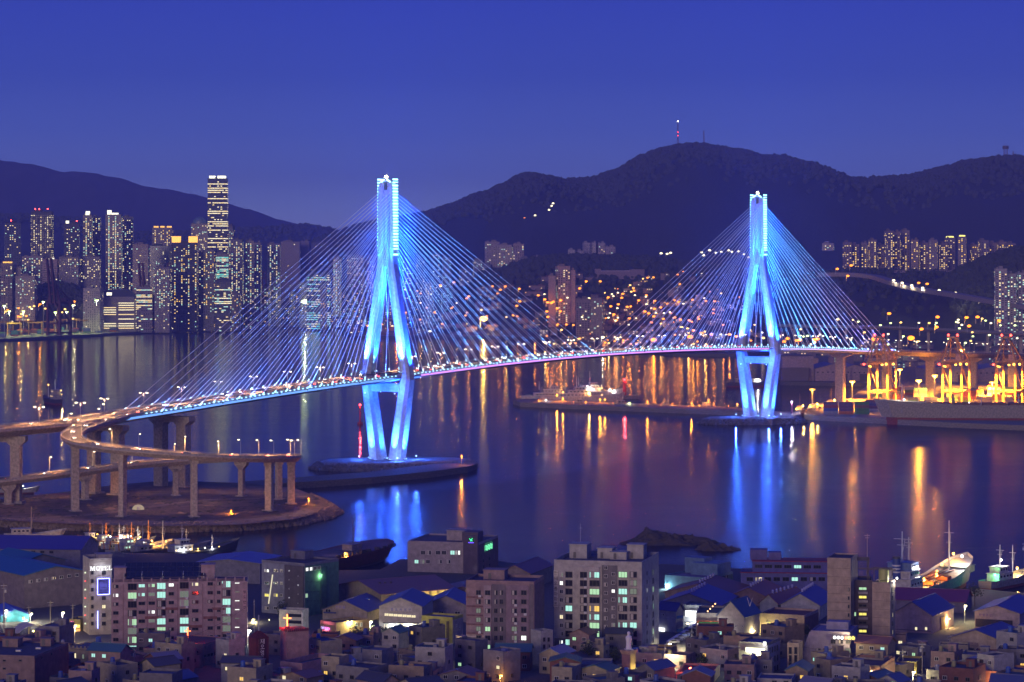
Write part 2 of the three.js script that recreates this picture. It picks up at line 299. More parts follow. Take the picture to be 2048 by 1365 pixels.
// each ridge: its distance, its reach in front and behind, and the line of its crest (bearing, elevation) as surveyed
const ridges = [
  { D: 7000, near: 1150, far: 1500, crest: table([[300, 500], [560, 492], [640, 482], [680, 470], [720, 455], [760, 446], [800, 440], [850, 431], [900, 415], [960, 392], [1010, 372], [1030, 360], [1050, 353], [1070, 354], [1090, 358], [1130, 364], [1180, 362], [1230, 348], [1280, 322], [1320, 306], [1356, 296], [1400, 294], [1430, 299], [1480, 306], [1520, 318], [1560, 321], [1600, 332], [1650, 348], [1690, 362], [1740, 361], [1780, 360], [1820, 355], [1870, 345], [1900, 337], [1950, 327], [2000, 322], [2020, 320], [2060, 323], [2200, 332], [2500, 380]]) },
  { D: 12500, near: 1500, far: 1500, crest: table([[-500, 330], [0, 322], [60, 328], [130, 345], [180, 346], [230, 355], [300, 375], [380, 388], [430, 400], [500, 420], [560, 440], [620, 455], [700, 470], [900, 490]]) },
  { D: 8800, near: 900, far: 900, crest: table([[-500, 420], [0, 434], [50, 434], [100, 440], [160, 443], [200, 452], [280, 470], [400, 470], [520, 462], [600, 455], [700, 470], [800, 500]]) },
  { D: 4950, near: 330, far: 420, crest: table([[840, 690], [880, 640], [920, 575], [960, 552], [1000, 545], [1040, 532], [1090, 521], [1150, 517], [1230, 517], [1300, 521], [1400, 534], [1460, 540], [1560, 545], [1700, 560], [1800, 690]]) },
  { D: 4330, near: 330, far: 330, crest: table([[1020, 700], [1060, 650], [1100, 620], [1150, 612], [1200, 596], [1250, 578], [1300, 560], [1340, 551], [1390, 553], [1440, 580], [1500, 612], [1560, 650], [1620, 720]]) },
  { D: 4500, near: 620, far: 700, crest: table([[1470, 720], [1540, 650], [1600, 580], [1640, 548], [1690, 545], [1750, 545], [1850, 549], [1950, 552], [2050, 548], [2300, 540]]) },
  { D: 4050, near: 260, far: 300, crest: table([[1760, 720], [1830, 640], [1900, 560], [1940, 538], [1980, 520], [2030, 503], [2100, 495], [2300, 500]]) },
  { D: 4860, near: 95, far: 110, crest: table([[0, 690], [20, 640], [36, 606], [70, 580], [110, 571], [145, 577], [170, 592], [188, 612], [200, 650], [215, 700]]) },
];
function terrainHeight(X, D) {
  let h = 3 + 2.2 * smooth(D, 4300, 6000);
  for (const r of ridges) {
    const px = MIDDLE + FOCAL * X / r.D, H = heightAt(r.crest(px), r.D), q = (D - r.D) / (D < r.D ? r.near : r.far), g = Math.exp(-q * q * 1.6);
    if (g < 0.004) continue;
    const spur = 1 + 0.16 * fbm(X / 420 + r.D, D / 420, 3) * Math.min(1, Math.abs(q) * 3);
    h = Math.max(h, (H + 4) * g * spur - 4);
  }
  return h;
}
const woodland = M([0.045, 0.05, 0.045], 0.95, { map: patchMap });
{
  const pos = [], idx = [], uv = [], rows = []; for (let D = 2600; D < 14500; D += D < 6000 ? 45 : 90) rows.push(D);
  const n = 420;
  rows.forEach((D, j) => { for (let i = 0; i <= n; i++) { const X = (i / n - 0.5) * (1500 + 0.42 * (D - 2600)), sea = shore(X, D); const h = sea < 0 ? -4 : Math.min(terrainHeight(X, D), 3 + sea * 0.4) + 2.2 * Math.max(0, smooth(D, 4200, 5200)) * fbm(X / 60, D / 60, 4); pos.push(X, h, -D); uv.push(X, D); } });
  for (let j = 0; j + 1 < rows.length; j++) for (let i = 0; i < n; i++) { const a = j * (n + 1) + i, b = a + 1, c = a + n + 1, d = c + 1; idx.push(a, b, d, a, d, c); }
  const g = new THREE.BufferGeometry(); g.setAttribute('position', new THREE.Float32BufferAttribute(pos, 3)); g.setAttribute('uv', new THREE.Float32BufferAttribute(uv, 2)); g.setIndex(idx); g.computeVertexNormals();
  structure('terrain', g, woodland, 'dark wooded mountains and hills behind the harbour city');
}
// positive: metres inland of the far shore
function shore(X, D) {
  const px = MIDDLE + FOCAL * X / D, line = shoreLine(px); return D - line - 40;
}
function shoreLine(px) { return (shoreLine.t ??= (x) => { const t = [[-400, 3900], [0, 4332], [250, 4657], [500, 5104], [545, 5300], [556, 5650], [694, 5650], [700, 4520], [1000, 4480], [1160, 4330], [1166, 3850], [1470, 3800], [1554, 3840], [1560, 2900], [1795, 2880], [1800, 2560], [2500, 2500]]; if (x <= t[0][0]) return t[0][1]; for (let i = 0; i + 1 < t.length; i++) if (x <= t[i + 1][0]) return lerp(t[i][1], t[i + 1][1], (x - t[i][0]) / (t[i + 1][0] - t[i][0])); return t.at(-1)[1]; })(px); }
// trees along the slopes and crests, too many to count
{
  reseed(991);
  const geo = new THREE.IcosahedronGeometry(1, 1), p = geo.attributes.position;
  for (let i = 0; i < p.count; i++) { const k = 1 + 0.35 * noise(p.getX(i) * 2.2 + 5, p.getY(i) * 2.2 + p.getZ(i) * 1.7); p.setXYZ(i, p.getX(i) * k, p.getY(i) * k, p.getZ(i) * k); } geo.computeVertexNormals();
  const spots = [];
  const ridgeTrees = (r, px0, px1, count, spread, size) => { for (let i = 0; i < count; i++) { const px = rr(px0, px1), D = r.D + (rnd() + rnd() - 1.2) * spread, X = (px - MIDDLE) / FOCAL * r.D; spots.push([X, D, rr(0.7, 1.4) * size]); } };
  ridgeTrees(ridges[0], 640, 2200, 9000, 420, 6); ridgeTrees(ridges[3], 960, 1560, 2600, 190, 5); ridgeTrees(ridges[6], 1880, 2200, 2200, 150, 5); ridgeTrees(ridges[7], 30, 185, 700, 55, 4.5); ridgeTrees(ridges[2], -100, 700, 1500, 250, 7); ridgeTrees(ridges[5], 1620, 2100, 900, 420, 4); ridgeTrees(ridges[4], 1080, 1540, 700, 220, 4);
  const im = new THREE.InstancedMesh(geo, M([0.045, 0.052, 0.04], 0.95), spots.length), m = new THREE.Matrix4(), q = new THREE.Quaternion();
  spots.forEach(([X, D, s], i) => { q.setFromAxisAngle(V(0, 1, 0), i); m.compose(V(X, terrainHeight(X, D) + s * 0.35, -D), q, V(s, s * rr(0.8, 1.25), s)); im.setMatrixAt(i, m); });
  im.name = 'woodland'; im.userData = { kind: 'stuff', label: 'dark woods on the slopes of the hills', category: 'woods' }; scene.add(im);
}
// ---------------------------------------------------------------- flat harbour ground, quays, islets
const apron = rawM([0.16, 0.15, 0.14]), soil = M([0.16, 0.125, 0.095], 0.95, { map: patchMap }), kerbStone = rawM([0.3, 0.29, 0.28]);
const poly = (list, h = 0) => list.map(([px, py]) => { const [X, D] = ground(px, py, h); return [X, -D]; });
const rel = (list) => list.map(([px, D]) => [(px - MIDDLE) / FOCAL * D, -D]);
structure('quay', prism([...poly([[-300, 704], [0, 683.5], [250, 669.5], [500, 656], [545, 651]]), ...rel([[556, 5700], [556, 6300], [-300, 6300]])], 7, -3.4), apron, 'container quay of the north port under the skyline');
structure('quay', prism([...poly([[700, 676.5], [1000, 677.5], [1100, 681], [1166, 687]]), ...rel([[1168, 4800], [690, 4800]])], 7, -3.4), apron, 'dark wharf behind the near pylon');
structure('quay', prism([...poly([[1166, 705], [1300, 706], [1345, 713], [1470, 714], [1556, 706]]), ...rel([[1556, 4200], [1166, 4200]])], 7, -3.4), apron, 'yellow-lit quay seen under the bridge deck');
structure('quay', prism([...poly([[1560, 771], [1700, 773], [1800, 774]]), ...rel([[2200, 2850], [2200, 3600], [1560, 3600]])], 7, -3.2), apron, 'shed quay behind the far pylon');
structure('quay', prism([...poly([[1608, 839], [1640, 842], [1760, 848], [1900, 856], [2300, 872]]), ...rel([[2300, 2900], [1745, 2840], [1700, 2520], [1620, 2420]])], 7.4, -3.2), rawM([0.3, 0.26, 0.2]), 'floodlit container quay beside the far pylon');
// breakwater across the middle of the harbour
structure('breakwater', prism(poly([[1026, 809], [1040, 814], [1120, 818], [1250, 823], [1400, 829], [1500, 832], [1500, 827], [1300, 817], [1150, 812], [1060, 806]]), 7.5, -3.5), rawM([0.3, 0.26, 0.22]), 'long low breakwater with moored vessels behind it');
// rocks: a few shapes shared by every revetment
const rockShapes = [0, 1, 2].map((k) => { const g = flat(new THREE.IcosahedronGeometry(1, 1)), p = g.attributes.position; for (let i = 0; i < p.count; i++) { const f = 1 + 0.4 * noise(p.getX(i) * 1.3 + k * 9, p.getY(i) * 1.3 + p.getZ(i) * 1.9 + k); p.setXYZ(i, p.getX(i) * f, p.getY(i) * f * 0.8, p.getZ(i) * f); } g.computeVertexNormals(); return g; });
function revetment(name, label, line, perMetre, size, rise, color = [0.2, 0.17, 0.15]) {   // line: [X, -D] pairs along the water
  for (let v = 0; v < 2; v++) {
    const M4 = []; const q = new THREE.Quaternion();
    for (let i = 0; i + 1 < line.length; i++) {
      const [ax, az] = line[i], [bx, bz] = line[i + 1], L = Math.hypot(bx - ax, bz - az), nx = -(bz - az) / L, nz = (bx - ax) / L;
      for (let k = 0; k < L * perMetre / 2; k++) { const u = rnd(), o = rnd(), s = size * rr(0.55, 1.3); q.setFromEuler(new THREE.Euler(rr(0, 6), rr(0, 6), rr(0, 6))); M4.push(new THREE.Matrix4().compose(V(lerp(ax, bx, u) + nx * rise * 1.5 * o, rise * (1 - o) - 0.2 + o * 0.2, lerp(az, bz, u) + nz * rise * 1.5 * o), q, V(s, s, s))); }
    }
    const im = new THREE.InstancedMesh(rockShapes[v], rawM(v ? color : color.map((c) => c * 1.35), 0.95), M4.length); M4.forEach((m, i) => im.setMatrixAt(i, m));
    im.name = uniq(name); im.userData = { kind: 'stuff', label: (v ? 'darker boulders of the ' : 'paler boulders of the ') + label, category: 'boulders' }; scene.add(im);
  }
}
// headland under the spiral ramp
const headFront = [[-260, 1030], [-120, 1042], [0, 1052], [150, 1060], [330, 1064], [480, 1061], [590, 1050], [645, 1037], [664, 1027]];
const headBack = [[650, 1016], [620, 1002], [590, 990], [540, 984], [470, 979], [380, 976], [300, 977], [225, 984], [145, 996], [66, 1005], [0, 1013], [-260, 1018]];
reseed(4242);
const nth0 = (i) => ['first', 'second', 'third', 'fourth', 'fifth', 'sixth', 'seventh'][i];
const smoothTrack = (l) => new THREE.CatmullRomCurve3(l.map(([px, py]) => { const [X, D] = ground(px, py, 3.8); return V(X, 3.8, -D); })).getSpacedPoints(40);
const insideHead = (x, z) => { const P = poly([...headFront, ...headBack]); let c = false; for (let i = 0, j = P.length - 1; i < P.length; j = i++) if ((P[i][1] > z) !== (P[j][1] > z) && x < (P[j][0] - P[i][0]) * (z - P[i][1]) / (P[j][1] - P[i][1]) + P[i][0]) c = !c; return c; };
{
  const out = poly([...headFront, ...headBack]);
  structure('headland', prism(out, 6.4, -2.6), soil, 'bare brown headland under the spiral ramp');
  const inner = poly([[-200, 1027], [0, 1041], [150, 1049], [330, 1053], [480, 1050], [585, 1040], [628, 1029], [628, 1022], [590, 1012], [585, 1030], [480, 1040], [330, 1043], [150, 1039], [0, 1031], [-200, 1020]], 3.8);
  structure('coast_road', prism(inner, 0.06, 3.82), rawM([0.2, 0.17, 0.165]), 'footway along the edge of the headland');
  // the bare ground of the headland: scrub, a track, spoil heaps and stored pipes
  { const m4 = [], q = new THREE.Quaternion(); for (let i = 0; i < 900; i++) { const px = rr(-40, 640), py = rr(992, 1046), [X, D] = ground(px, py, 3.8), n = fbm(X / 16, D / 16, 3); if (n < 0.02 || !insideHead(X, -D)) continue; const s = rr(0.25, 0.8); q.setFromAxisAngle(V(0, 1, 0), i); m4.push(new THREE.Matrix4().compose(V(X, 3.85, -D), q, V(s * 1.5, s * 0.7, s * 1.5))); }
    const im = new THREE.InstancedMesh(rockShapes[2], rawM([0.07, 0.08, 0.035], 0.95), m4.length); m4.forEach((m, i) => im.setMatrixAt(i, m)); im.name = 'scrub'; im.userData = { kind: 'stuff', label: 'low scrub scattered over the bare headland', category: 'scrub' }; scene.add(im);
    for (let i = 0; i < 7; i++) { const px = 230 + i * 46 + rr(-12, 12), [X, D] = ground(px, rr(1006, 1030), 3.8), g = flat(new THREE.ConeGeometry(rr(2.4, 4.6), rr(1, 2), 14, 3)), p = g.attributes.position; for (let k = 0; k < p.count; k++) p.setXYZ(k, p.getX(k) * (1 + 0.3 * noise(p.getX(k), p.getZ(k))), p.getY(k), p.getZ(k) * (1 + 0.3 * noise(p.getZ(k), p.getX(k) + 4))); g.computeVertexNormals(); const h = part(scene, uniq('spoil_heap'), g, rawM([0.24, 0.18, 0.13], 0.95)); h.position.set(X, 4.2, -D); tag(h, `spoil heap on the bare headland, ${nth0(i)} from the left`, 'heap', 'spoil heaps on the headland'); }
    const trackL = smoothTrack([[-60, 1030], [60, 1036], [180, 1030], [290, 1016], [420, 1000], [520, 998]]); structure('dirt_track', sweep(trackL, [[-3, 0.02], [3, 0.02], [3, 0.08], [-3, 0.08]]), rawM([0.25, 0.21, 0.17], 0.95), 'pale dirt track across the headland'); }
  revetment('revetment', 'headland sea wall', poly([...headFront, [650, 1016], [620, 1002]]), 7.0, 1.15, 3.6, [0.2, 0.155, 0.13]);
}
// causeway to the near pylon and the pylon islets
structure('causeway', prism(poly([[480, 986], [583, 979], [743, 968], [860, 956], [935, 946], [954, 939], [948, 932], [860, 941], [743, 956], [583, 969], [480, 977]]), 6.4, -2.6), rawM([0.17, 0.15, 0.14]), 'dark stone causeway running out to the near pylon islet');
function islet(cx, cd, ax, ad, label, turn) {
  const ringAt = (k, y) => { const r = []; for (let i = 0; i < 40; i++) { const a = i / 40 * 2 * Math.PI, w = 1 + 0.03 * Math.sin(3 * a + 1), x = Math.cos(a) * ax * k * w, z = Math.sin(a) * ad * k * w; r.push(V(cx + x * Math.cos(turn) + z * Math.sin(turn), y, -cd - x * Math.sin(turn) + z * Math.cos(turn))); } return r.reverse(); };
  structure('islet', loft([ringAt(1.04, -3), ringAt(1, 0.2), ringAt(0.9, 4.6), ringAt(0.88, 5.0)]), rawM([0.33, 0.32, 0.33]), label);
  revetment('islet_boulders', label, [...ringAt(0.94, 0), ringAt(0.94, 0)[0]].map((p) => [p.x, p.z]), 4.0, 1.25, 3.6, [0.13, 0.125, 0.14]);
}
islet(-78, 1752, 53, 29, 'islet carrying the near pylon', 0.25); islet(196, 2212, 43, 22, 'islet carrying the far pylon', 0.2);
structure('islet_wharf', prism(poly([[1500, 846], [1545, 851], [1604, 842], [1600, 836], [1540, 834]]), 8, -3), rawM([0.36, 0.33, 0.3]), 'squared concrete end of the far islet');
// rocky islets off the near shore
function rock(name, cx, cd, ax, ad, h, label, s) {
  const g = new THREE.SphereGeometry(1, 96, 40, 0, Math.PI * 2, 0, Math.PI / 2), p = g.attributes.position;
  for (let i = 0; i < p.count; i++) { let x = p.getX(i), y = p.getY(i), z = p.getZ(i); const r = Math.hypot(x, z), f = 1 + 0.28 * fbm(x * 1.6 + s, z * 1.6 - s, 4), k = Math.max(0, 0.35 + 0.75 * fbm(x * 1.7 + s * 3, z * 2.1, 5) + 0.5 * Math.exp(-((x + 0.45) ** 2) * 9) + 0.12 * noise(x * 14, z * 14 + s)); p.setXYZ(i, cx + x * f * ax, -0.6 + (1 - r ** 3) * h * k * 1.5 + 0.5 * (1 - r), -cd + z * f * ad); }
  g.computeVertexNormals(); const o = part(scene, uniq(name), metric(g), rawM([0.09, 0.075, 0.07], 0.95)); tag(o, label, 'rock'); return o;
}
rock('rock_islet', (1340 - MIDDLE) / FOCAL * 1292, 1292, 25, 13, 4.4, 'larger jagged dark rock islet off the near shore', 3);
rock('rock_islet', (1436 - MIDDLE) / FOCAL * 1262, 1262, 11.5, 7, 2.6, 'smaller low dark rock beside the jagged islet', 8);
// the near shore
const nearShore = [[-300, 1098], [0, 1106], [180, 1122], [330, 1124], [520, 1126], [560, 1142], [640, 1160], [760, 1158], [800, 1136], [1000, 1140], [1060, 1150], [1330, 1146], [1480, 1156], [1640, 1166], [1690, 1190], [1900, 1200], [1950, 1196], [2048, 1206], [2300, 1215]];
structure('ground', prism([...poly(nearShore), [260, -520], [-260, -520]], 7, -3.2), rawM([0.1, 0.095, 0.095]), 'paved ground of the near waterfront');
{
  const pos = [], uv = [], idx = [], nx = 60, nd = 40;
  for (let j = 0; j <= nd; j++) for (let i = 0; i <= nx; i++) { const X = (i / nx - 0.5) * 520, D = 520 + j / nd * 440; pos.push(X, hillside(D) - (D > 940 ? 0.4 : 0), -D); uv.push(X, D); }
  for (let j = 0; j < nd; j++) for (let i = 0; i < nx; i++) { const a = j * (nx + 1) + i, b = a + 1, c = a + nx + 1, d = c + 1; idx.push(a, b, d, a, d, c); }
  const g = new THREE.BufferGeometry(); g.setAttribute('position', new THREE.Float32BufferAttribute(pos, 3)); g.setAttribute('uv', new THREE.Float32BufferAttribute(uv, 2)); g.setIndex(idx); g.computeVertexNormals();
  structure('hillside_ground', g, rawM([0.11, 0.1, 0.1]), 'sloping ground of the near neighbourhood');
}
function hillside(D) { return 3.82 + 0.035 * Math.max(0, 950 - D); }
// ---------------------------------------------------------------- viaducts and the spiral ramp
const smoothPath = (pts, n) => new THREE.CatmullRomCurve3(pts.map(([X, D, h]) => V(X, h, -D)), false, 'centripetal').getSpacedPoints(n);
const pierM = rawM([0.54, 0.45, 0.36]);
function viaductDeck(root, path, w, depth, names = true) {
  part(root, 'girder', sweep(path, [[-w, 0.5], [-w, 0], [-w * 0.62, -depth], [w * 0.62, -depth], [w, 0], [w, 0.5]].reverse()), pierM);
  part(root, 'road_surface', sweep(path, [[-w + 0.5, 0.5], [w - 0.5, 0.5], [w - 0.5, 0.64], [-w + 0.5, 0.64]]), asphalt);
  for (const k of [-1, 1]) { part(root, 'parapet', sweep(path, [[k * (w - 0.25) - 0.2, 0.51], [k * (w - 0.25) + 0.2, 0.51], [k * (w - 0.25) + 0.13, 1.5], [k * (w - 0.25) - 0.13, 1.5]]), concrete); part(root, 'guard_rail', sweep(path, [[k * (w - 0.25) - 0.06, 1.85], [k * (w - 0.25) + 0.06, 1.85], [k * (w - 0.25) + 0.06, 1.97], [k * (w - 0.25) - 0.06, 1.97]]), galvanised); }
  const dash = []; for (let i = 1; i + 1 < path.length; i += 3) dash.push(bar(path[i].clone().add(V(0, 0.66, 0)), path[i].clone().lerp(path[i + 1], 0.7).add(V(0, 0.66, 0)), 0.25, 0.012)); stuff(part(root, 'lane_marking', merge(dash), white));
}
function pier(root, x, d, top, base, w, dp, turn, cap) {
  const g = new THREE.Group(); g.name = 'pier'; g.position.set(x, base, -d); g.rotation.y = turn; root.add(g);
  const H = top - base;
  part(g, 'column', loft([ring8(0, -0.5, 0, w, dp, w * 0.1), ring8(0, H - 2, 0, w, dp, w * 0.1)]), pierM);
  part(g, 'footing', slab(w + 2, 0.6, dp + 2, 0, 0, 0), concrete);
  if (cap) part(g, 'pier_cap', loft([ring8(0, H - 4.2, 0, w, dp, 0.2), ring8(0, H - 1.6, 0, cap, dp, 0.2), ring8(0, H, 0, cap, dp, 0.2)]), pierM);
  else part(g, 'pier_cap', slab(w + 0.8, 2, dp + 0.6, 0, H - 1.99, 0), pierM);
  return g;
}
function portal(root, x, d, top, base, gap, w, dp, turn) {   // two columns joined by a haunched beam
  const g = new THREE.Group(); g.name = 'pier'; g.position.set(x, base, -d); g.rotation.y = turn; root.add(g); const H = top - base;
  for (const k of [-1, 1]) { part(g, 'column', loft([ring8(k * gap, -0.5, 0, w, dp, 0.4), ring8(k * gap, H - 5, 0, w, dp, 0.4)]), pierM); part(g, 'footing', slab(w + 3, 1.4, dp + 3, k * gap, 0, 0), concrete); }
  part(g, 'pier_cap', profile([[-gap - w / 2 - 3, H], [-gap - w / 2 - 3, H - 2.6], [-gap - w / 2, H - 5], [-gap + w / 2, H - 5], [-gap + w / 2 + 2, H - 3.2], [gap - w / 2 - 2, H - 3.2], [gap - w / 2, H - 5], [gap + w / 2, H - 5], [gap + w / 2 + 3, H - 2.6], [gap + w / 2 + 3, H]], dp), pierM);
}
const across = turnOfBridge - Math.PI / 2;
// main road west of the bridge
const westPath = smoothPath([[-231.2, 1508.5, 46], [-248, 1484, 44.9], [-266, 1466, 43.9], [-292, 1449, 42.6], [-330, 1434, 41], [-400, 1420, 38]], 40);
{
  const r = thing('approach_viaduct', 'main road viaduct leaving the bridge past the left edge', 'viaduct');
  viaductDeck(r, westPath, 13.6, 3.2);
  portal(r, -228, 1514, 42.6, 3.4, 8.6, 6.4, 5.4, across);
  portal(r, -197, 1564, 44.6, -1, 8.4, 6.6, 6, across);
  portal(r, -277, 1459.5, 40.0, 3.6, 9.0, 5.6, 5.4, across + 0.45);
}
// spiral ramp
const loopPath = smoothPath([[-205, 1540, 48.2], [-221, 1506, 46.0], [-229, 1478, 44.4], [-234.5, 1448, 42.6], [-232, 1422, 41.0], [-222, 1401, 39.6], [-204, 1386, 38.2], [-182, 1378.5, 36.6], [-158, 1383, 34.6], [-137, 1399, 32.6], [-124, 1421, 30.8], [-118.5, 1446, 29.2], [-124, 1472, 27.6], [-139, 1492, 26.0], [-160, 1503, 24.6], [-186, 1504, 23.0], [-212, 1494, 21.4], [-236, 1477, 19.4], [-260, 1459, 17.4], [-290, 1444, 15], [-340, 1430, 12]], 150);
{
  const r = thing('spiral_ramp', 'concrete spiral ramp curling down over the headland', 'ramp');
  viaductDeck(r, loopPath, 5.6, 2.0);
  const single = [[0.235, 4.0], [0.305, 4.0], [0.375, 4.0], [0.46, 4.0], [0.53, 4.0], [0.58, 3.4], [0.63, 3.4], [0.70, 3.6], [0.79, 4.2], [0.87, 4.6], [0.94, 5.0]];
  for (const [u, w] of single) { const i = Math.round(u * 150), p = loopPath[i], q = loopPath[Math.min(150, i + 1)], tr = Math.atan2(-(q.z - p.z), q.x - p.x); pier(r, p.x, -p.z, p.y - 1.95, 3.8, 3.0, w, tr, u > 0.6 ? 8 : 0); }
}
// right-hand approach over the container quay
const eastPath = []; for (let s = 742; s <= 1400; s += 14) eastPath.push(bridgePoint(s, 0, deckHeight(s) + 0.3));
{
  const r = thing('approach_viaduct', 'orange-lit road viaduct above the container quay', 'viaduct');
  viaductDeck(r, eastPath, 13.4, 3.4);
  for (const s of [700, 800, 900, 1005, 1110]) { const p = bridgePoint(s, 0, 0), top = deckHeight(s) - (s < 742 ? 2.3 : 3.1); const g = pier(r, p.x, -p.z, top, 4.2, 8.4, 5.5, across, 21); }
}
// ---------------------------------------------------------------- city beyond the harbour
const words = ['first', 'second', 'third', 'fourth', 'fifth', 'sixth', 'seventh', 'eighth', 'ninth', 'tenth', 'eleventh', 'twelfth', 'thirteenth', 'fourteenth', 'fifteenth', 'sixteenth', 'seventeenth', 'eighteenth', 'nineteenth', 'twentieth'];
const tens = ['', '', 'twent', 'thirt', 'fort', 'fift', 'sixt', 'sevent', 'eight', 'ninet'], nth = (i) => { const n = i + 1, h = Math.floor(n / 100), t = n % 100, pre = h ? ['', 'one', 'two', 'three'][h] + '-hundred' : ''; if (!t) return pre + 'th'; const s = t <= 20 ? words[t - 1] : t % 10 ? tens[Math.floor(t / 10)] + 'y-' + words[t % 10 - 1] : tens[t / 10] + 'ieth'; return pre ? pre + '-and-' + s : s; };
const paneGlow = { warm: glow(1, 0.72, 0.3, 1.6), white: glow(1, 0.86, 0.5, 1.7), cool: glow(0.55, 0.9, 0.72, 1.4), gold: glow(1, 0.58, 0.08, 2.0), teal: glow(0.2, 0.85, 0.7, 1.3) };
const farGlass = M([0.03, 0.034, 0.045], 0.25);
class Quads { constructor() { this.p = []; } face(axis, x, y, z, w, h) { const a = axis === 'z' ? [w / 2, 0] : [0, -w / 2], P = (i, j) => [x + i * a[0], y + j * h / 2, z + i * a[1]]; this.p.push(...P(-1, -1), ...P(1, -1), ...P(1, 1), ...P(-1, -1), ...P(1, 1), ...P(-1, 1)); }
  faceLeft(x, y, z, w, h) { const P = (i, j) => [x, y + j * h / 2, z + i * w / 2]; this.p.push(...P(-1, -1), ...P(1, -1), ...P(1, 1), ...P(-1, -1), ...P(1, 1), ...P(-1, 1)); }
  get geo() { const g = new THREE.BufferGeometry(); g.setAttribute('position', new THREE.Float32BufferAttribute(this.p, 3)); g.setAttribute('uv', new THREE.Float32BufferAttribute(new Float32Array(this.p.length / 3 * 2), 2)); g.computeVertexNormals(); return g; } }
function windows(root, W, H, Dp, o, y0 = 0) {
  const lit = {}, dark = new Quads(), fh = o.fh ?? 3.0, cw = o.cw ?? 3.8, ww = o.ww ?? 2.0, wh = o.wh ?? 1.5, p = o.p ?? 0.22, hues = o.hues ?? ['warm', 'white', 'cool'], rows = Math.floor((H - 3) / fh);
  const dimRow = (r) => o.bands ? (fbm(r * 0.7 + W, 3) > -0.05 ? 1.9 : 0.25) : 1;
  for (const [axis, len, off] of [['z', W, Dp / 2], ['x', Dp, W / 2], ['l', Dp, -W / 2]]) {
    const n = Math.max(1, Math.floor(len / cw));
    for (let c = 0; c < n; c++) { const hot = o.stair && c === Math.floor(n / 2) ? 2.4 : o.columns ? (c % 3 === 1 ? 2.2 : 0.6) : 1;
      for (let r = 0; r < rows; r++) {
        const u = (c - (n - 1) / 2) * len / n, y = y0 + 2.4 + r * fh, on = rnd() < p * hot * dimRow(r) * (o.fade ? lerp(1.5, 0.7, r / rows) : 1), w = o.bands && on ? len / n : ww;
        if (!on && (o.sparse || rnd() < 0.25)) continue; if (on && o.dimBelow && y < o.dimBelow && rnd() < 0.72) continue;
        const q = on ? (lit[pick(hues)] ??= new Quads()) : dark, e = 0.07;
        if (axis === 'z') q.face('z', u, y, off + e, w, wh); else if (axis === 'x') q.face('x', off + e, y, u, w, wh); else q.faceLeft(off - e, y, u, w, wh);
      } }
  }
  if (dark.p.length) stuff(part(root, 'unlit_window', dark.geo, o.glass ?? farGlass));
  for (const [k, q] of Object.entries(lit)) stuff(part(root, 'lit_window', q.geo, paneGlow[k]));
}
const towerTones = [[0.34, 0.32, 0.34], [0.28, 0.26, 0.28], [0.42, 0.38, 0.36], [0.24, 0.24, 0.28], [0.38, 0.33, 0.3]];
// px0..px1: bearing of its front, top: elevation of its roof line, D: distance
function tower(px0, px1, top, D, label, o = {}) {
  const X = ((px0 + px1) / 2 - MIDDLE) / FOCAL * D, yaw = o.yaw ?? rr(-0.25, 0.25), Dp = o.deep ?? rr(14, 20), W = Math.max(5, ((px1 - px0) / FOCAL * D - Dp * Math.abs(Math.sin(yaw)) * 0.5) / Math.cos(yaw)), base = (o.base ?? Math.max(3.5, Math.min(terrainHeight(X, D), 130))) - 1.5, H = heightAt(top, D) - base;
  if (H < 4) return null;
  const g = thing(o.name ?? 'apartment_tower', label, o.category ?? 'building', [X, base, -D], yaw, o.group);
  const tone = o.tone ?? pick(towerTones), wall = o.glassWall ? M(tone, 0.3) : wallM(tone);
  const body = [slab(W, H, Dp, 0, 0, 0)];
  if (o.wings) body.push(slab(W * 0.3, H * 0.97, Dp + 4, -W * 0.28, 0.01, 0), slab(W * 0.3, H * 0.94, Dp + 3, W * 0.3, 0.01, 0));
  part(g, 'wall', merge(body), wall);
  part(g, 'roof', merge([slab(W + 0.6, 0.5, Dp + 0.6, 0, H, 0), slab(W * 0.34, 3.4, Dp * 0.5, W * rr(-0.2, 0.2), H + 0.5, 0), slab(W * 0.16, 1.8, Dp * 0.3, -W * 0.32, H + 0.5, 0)]), rawM(tone.map((c) => c * 0.8)));
  windows(g, W, H, o.wings ? Dp + 4.1 : Dp, { dimBelow: px0 < 600 && D > 4600 && D < 5600 ? 46 : 0, ...o });
  for (const [u, w, h, gl] of o.crown ?? []) part(g, 'roof_light', slab(W * w, h, Dp * 0.8, W * u, H + 0.55, 0), gl);
  for (const u of o.beacons ?? []) part(g, 'beacon_light', ball(1.3, W * u, H + 5.2, Dp * 0.3), glow(1, 0.06, 0.05, 12));
  if (o.dome) part(g, 'dome_roof', flat(new THREE.SphereGeometry(1, 20, 8, 0, Math.PI * 2, 0, Math.PI / 2)).scale(W * 0.46, o.dome, Dp * 0.5).translate(0, H + 0.4, 0), M([0.1, 0.16, 0.24], 0.4));
  return g;
}
reseed(2024);
const goldCrown = glow(1, 0.5, 0.08, 2.2), paleCrown = glow(1, 0.95, 0.7, 2.5);
tower(8, 41, 447, 5000, 'dark glass tower with one red beacon beside the left edge', { p: 0.16, tone: [0.1, 0.11, 0.16], glassWall: true, beacons: [-0.1], fh: 3.6, yaw: 0.2 });
tower(63, 105, 424, 4950, 'broad dark tower with three red beacons and a yellow lit floor', { p: 0.3, columns: true, tone: [0.13, 0.13, 0.17], beacons: [-0.32, -0.12, 0.3], fh: 3.4, yaw: -0.1, wings: true, hues: ['white', 'warm', 'white'] });
